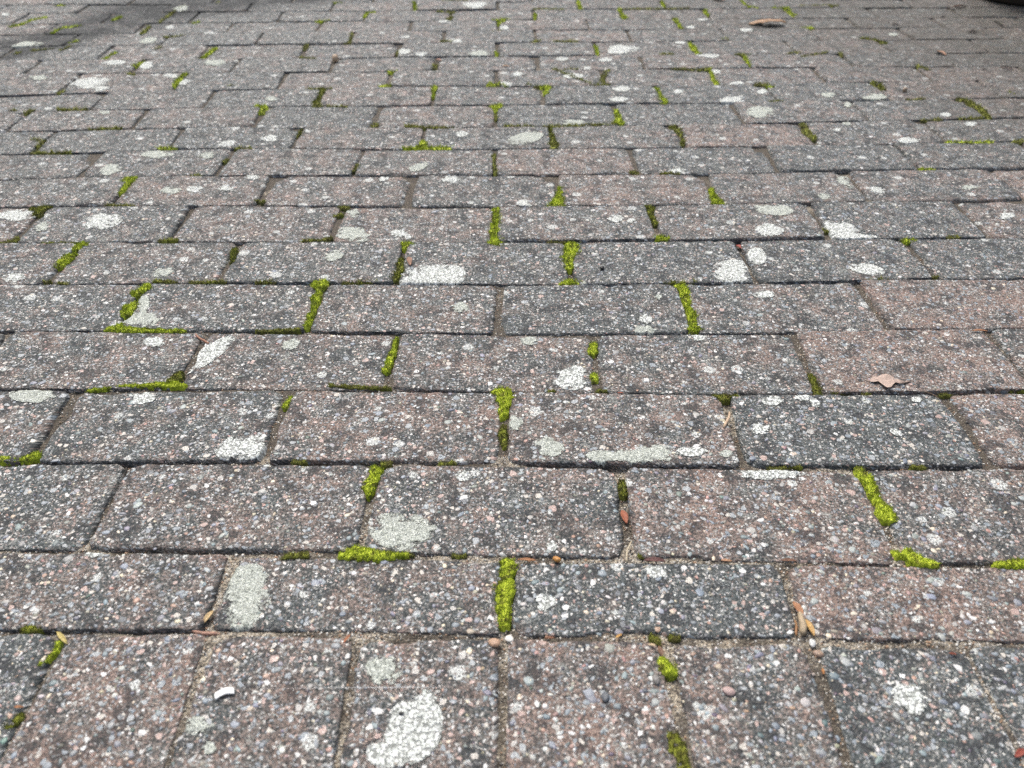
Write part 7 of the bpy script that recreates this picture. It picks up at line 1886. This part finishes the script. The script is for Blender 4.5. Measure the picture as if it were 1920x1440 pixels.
def sheet(outline_w, L, W, curl, arch, thick, seed, nx=22, ny=9):
    """a thin closed leaf blade along x: outline_w(u) gives the half width, curl lifts the sides, arch the middle"""
    u = np.linspace(0, 1, nx); v = np.linspace(-1, 1, ny)
    U, Vv = np.meshgrid(u, v)
    hw = outline_w(U)
    X = (U - .5) * L; Yy = Vv * hw * W
    wob = noise(U * 3, Vv * 2, 1.7, seed, 2)
    Z = arch * L * (1 - (2 * U - 1) ** 2) + curl * W * (Vv ** 2) * hw + .10 * W * wob
    top = np.stack([X.ravel(), Yy.ravel(), Z.ravel() + thick], 1)
    bot = np.stack([X.ravel(), Yy.ravel(), Z.ravel()], 1)
    n = nx * ny
    f = grid_faces(nx, ny) + [tuple(reversed(q)) for q in grid_faces(nx, ny, n)]
    ring = [i for i in range(nx)] + [j * nx + nx - 1 for j in range(1, ny)] + [(ny - 1) * nx + i for i in range(nx - 2, -1, -1)] + [j * nx for j in range(ny - 2, 0, -1)]
    k = len(ring)
    for i in range(k):
        j = (i + 1) % k
        f.append((ring[j], ring[i], n + ring[i], n + ring[j]))
    return np.concatenate([top, bot]), f


def tube(pts, radii, n=7):
    pts = np.array(pts, float)
    V, F = [], []
    for i, p in enumerate(pts):
        d = pts[min(i + 1, len(pts) - 1)] - pts[max(i - 1, 0)]
        d = d / np.linalg.norm(d)
        a = np.cross(d, (0, 0, 1.0)); a = a / (np.linalg.norm(a) + 1e-9); b = np.cross(a, d)
        for k in range(n):
            t = 2 * np.pi * k / n
            V.append(p + radii[i] * (math.cos(t) * a + math.sin(t) * b))
    for i in range(len(pts) - 1):
        for k in range(n):
            F.append((i * n + k, i * n + (k + 1) % n, (i + 1) * n + (k + 1) % n, (i + 1) * n + k))
    F.append(tuple(range(n - 1, -1, -1))); F.append(tuple((len(pts) - 1) * n + k for k in range(n)))
    return np.array(V), F


def blob(rx, ry, rz, seed, rough=.12, nu=14, nv=9):
    V, F = [], []
    r = np.random.default_rng(seed)
    ph = r.uniform(0, 6, 4)
    for j in range(nv):
        th = np.pi * j / (nv - 1)
        for i in range(nu):
            a = 2 * np.pi * i / nu
            k = 1 + rough * (math.sin(2 * a + ph[0]) * math.sin(th) + .6 * math.sin(3 * a + ph[1]) * math.sin(2 * th + ph[2]))
            V.append((rx * k * math.sin(th) * math.cos(a), ry * k * math.sin(th) * math.sin(a), rz * math.cos(th)))
    for j in range(nv - 1):
        for i in range(nu):
            F.append((j * nu + i, (j + 1) * nu + i, (j + 1) * nu + (i + 1) % nu, j * nu + (i + 1) % nu))
    return np.array(V), F


for k, (kind, name, cat, label, x, y, L, ang, col, par) in enumerate(DEBRIS):
    seed = 7000 + k
    rough = .62
    if kind == 'leaf':
        if name == 'lobed_leaf_fragment':
            ow = lambda u: .10 + .9 * np.clip(np.sin(np.clip(u * 1.25, 0, 1) * np.pi), 0, 1) * (.35 + .65 * np.abs(np.cos(u * 7.5)))
            v, f = sheet(ow, L, L * .30, .15, .03, .0004, seed, 44, 11)
            v[:, 1] += .35 * np.maximum(0, v[:, 0]) + .0015 * np.sin(v[:, 0] * 400)
        else:
            ow = lambda u: np.clip(np.sin(np.pi * np.clip(u, 0.01, .99)) ** .6 * (.85 + .15 * np.sin(u * 23)), .05, 1)
            v, f = sheet(ow, L, L * .28, -.18, .10 * par, .0006, seed, 36, 11)
            v[:, 2] += par * (.003 - .16 * v[:, 1] + .04 * v[:, 0] + .003) + .0005 * np.sin(v[:, 0] * 260)
    elif kind == 'flake':
        ow = lambda u: np.clip(np.sin(np.pi * np.clip(u, .03, .97)) ** .7, .12, 1)
        v, f = sheet(ow, L, L * par * .42, .45, .05, .0005, seed, 14, 7)
        v[:, 2] += .0006
        if cat == 'bud scale' or cat == 'husk': rough = .45
    elif kind == 'chip':
        ow = lambda u: np.full_like(u, 1.0) * np.where((u < .02) | (u > .98), .86, 1.0)
        v, f = sheet(ow, L, L * .19, -.10, .02, .0011, seed, 20, 7)
        v[:, 1] += .14 * L * (1 - (2 * v[:, 0] / L) ** 2)
        v[:, 2] += .0008
        rough = .35
    elif kind == 'twig':
        R_ = L * par * .5
        ts = np.linspace(-.5, .5, 9)
        pts = [(t * L, .04 * L * math.sin(t * 5 + k), R_ * .8 + .03 * L * math.cos(t * 3)) for t in ts]
        v, f = tube(pts, [R_ * (.75 + .25 * math.sin(3 * t + 1)) * (1 if abs(t) < .49 else .7) for t in ts])
    elif kind == 'seed':
        v, f = blob(L * .5, L * .42, L * (.5 if L > .008 else .32), seed, .16)
        v[:, 2] += L * (.38 if L > .008 else .22)
        rough = .4
    else:
        v, f = blob(L * .5, L * .37, L * .20, seed, .07)
        v[:, 2] += L * .03
        rough = .42
    o = link_mesh(name, v, f, debris_mat(col, rough))
    o.location = (x, y, surface_z(x, y) + .0006)
    o.rotation_euler = (0, 0, ang)
    tag(o, label, cat)

# a strand of spider silk across two end-on pavers
SILK = [(-.158, .2995), (-.12, .2993), (-.07, .2990), (-.04, .2984)]
pts = []
for (x, y) in SILK:
    pts.append((x, y, surface_z(x, y) + .0012))
v, f = tube(pts, [.00005, .00008, .00020, .00008], 6)
o = link_mesh("silk_thread", v, f, plain_material("spider_silk", (.78, .78, .76), .4, .1))
tag(o, "fine white silk thread stretched across the end-on pavers", "thread")

# ------------------------------------------------------------------ the dark pot that shows at the upper right corner
def lathe(profile, n=48):
    V, F = [], []
    for (r_, z_) in profile:
        for k in range(n):
            a = 2 * np.pi * k / n
            V.append((r_ * math.cos(a), r_ * math.sin(a), z_))
    for i in range(len(profile) - 1):
        for k in range(n):
            F.append((i * n + k, i * n + (k + 1) % n, (i + 1) * n + (k + 1) % n, (i + 1) * n + k))
    return np.array(V), F


pot_mat = plain_material("dark_pot_clay", (.045, .032, .024), .7, .4, 60)
v, f = lathe([(.001, .004), (.125, .004), (.134, 0.0), (.142, .006), (.150, .05), (.172, .20), (.178, .235), (.170, .235), (.16, .20)])
pot = link_mesh("plant_pot", v, f, pot_mat)
pot.location = (1.385, 2.272, .001)
tag(pot, "dark brown rounded pot base cut off by the top right corner", "pot")
v, f = lathe([(.176, .228), (.190, .230), (.193, .262), (.188, .270), (.176, .268), (.170, .24)])
link_mesh("rim", v, f, pot_mat, pot)
v, f = lathe([(.171, .232), (.12, .240), (.06, .236), (.001, .242)])
link_mesh("soil", v, f, plain_material("pot_soil", (.05, .038, .028), .95, .5, 120), pot)
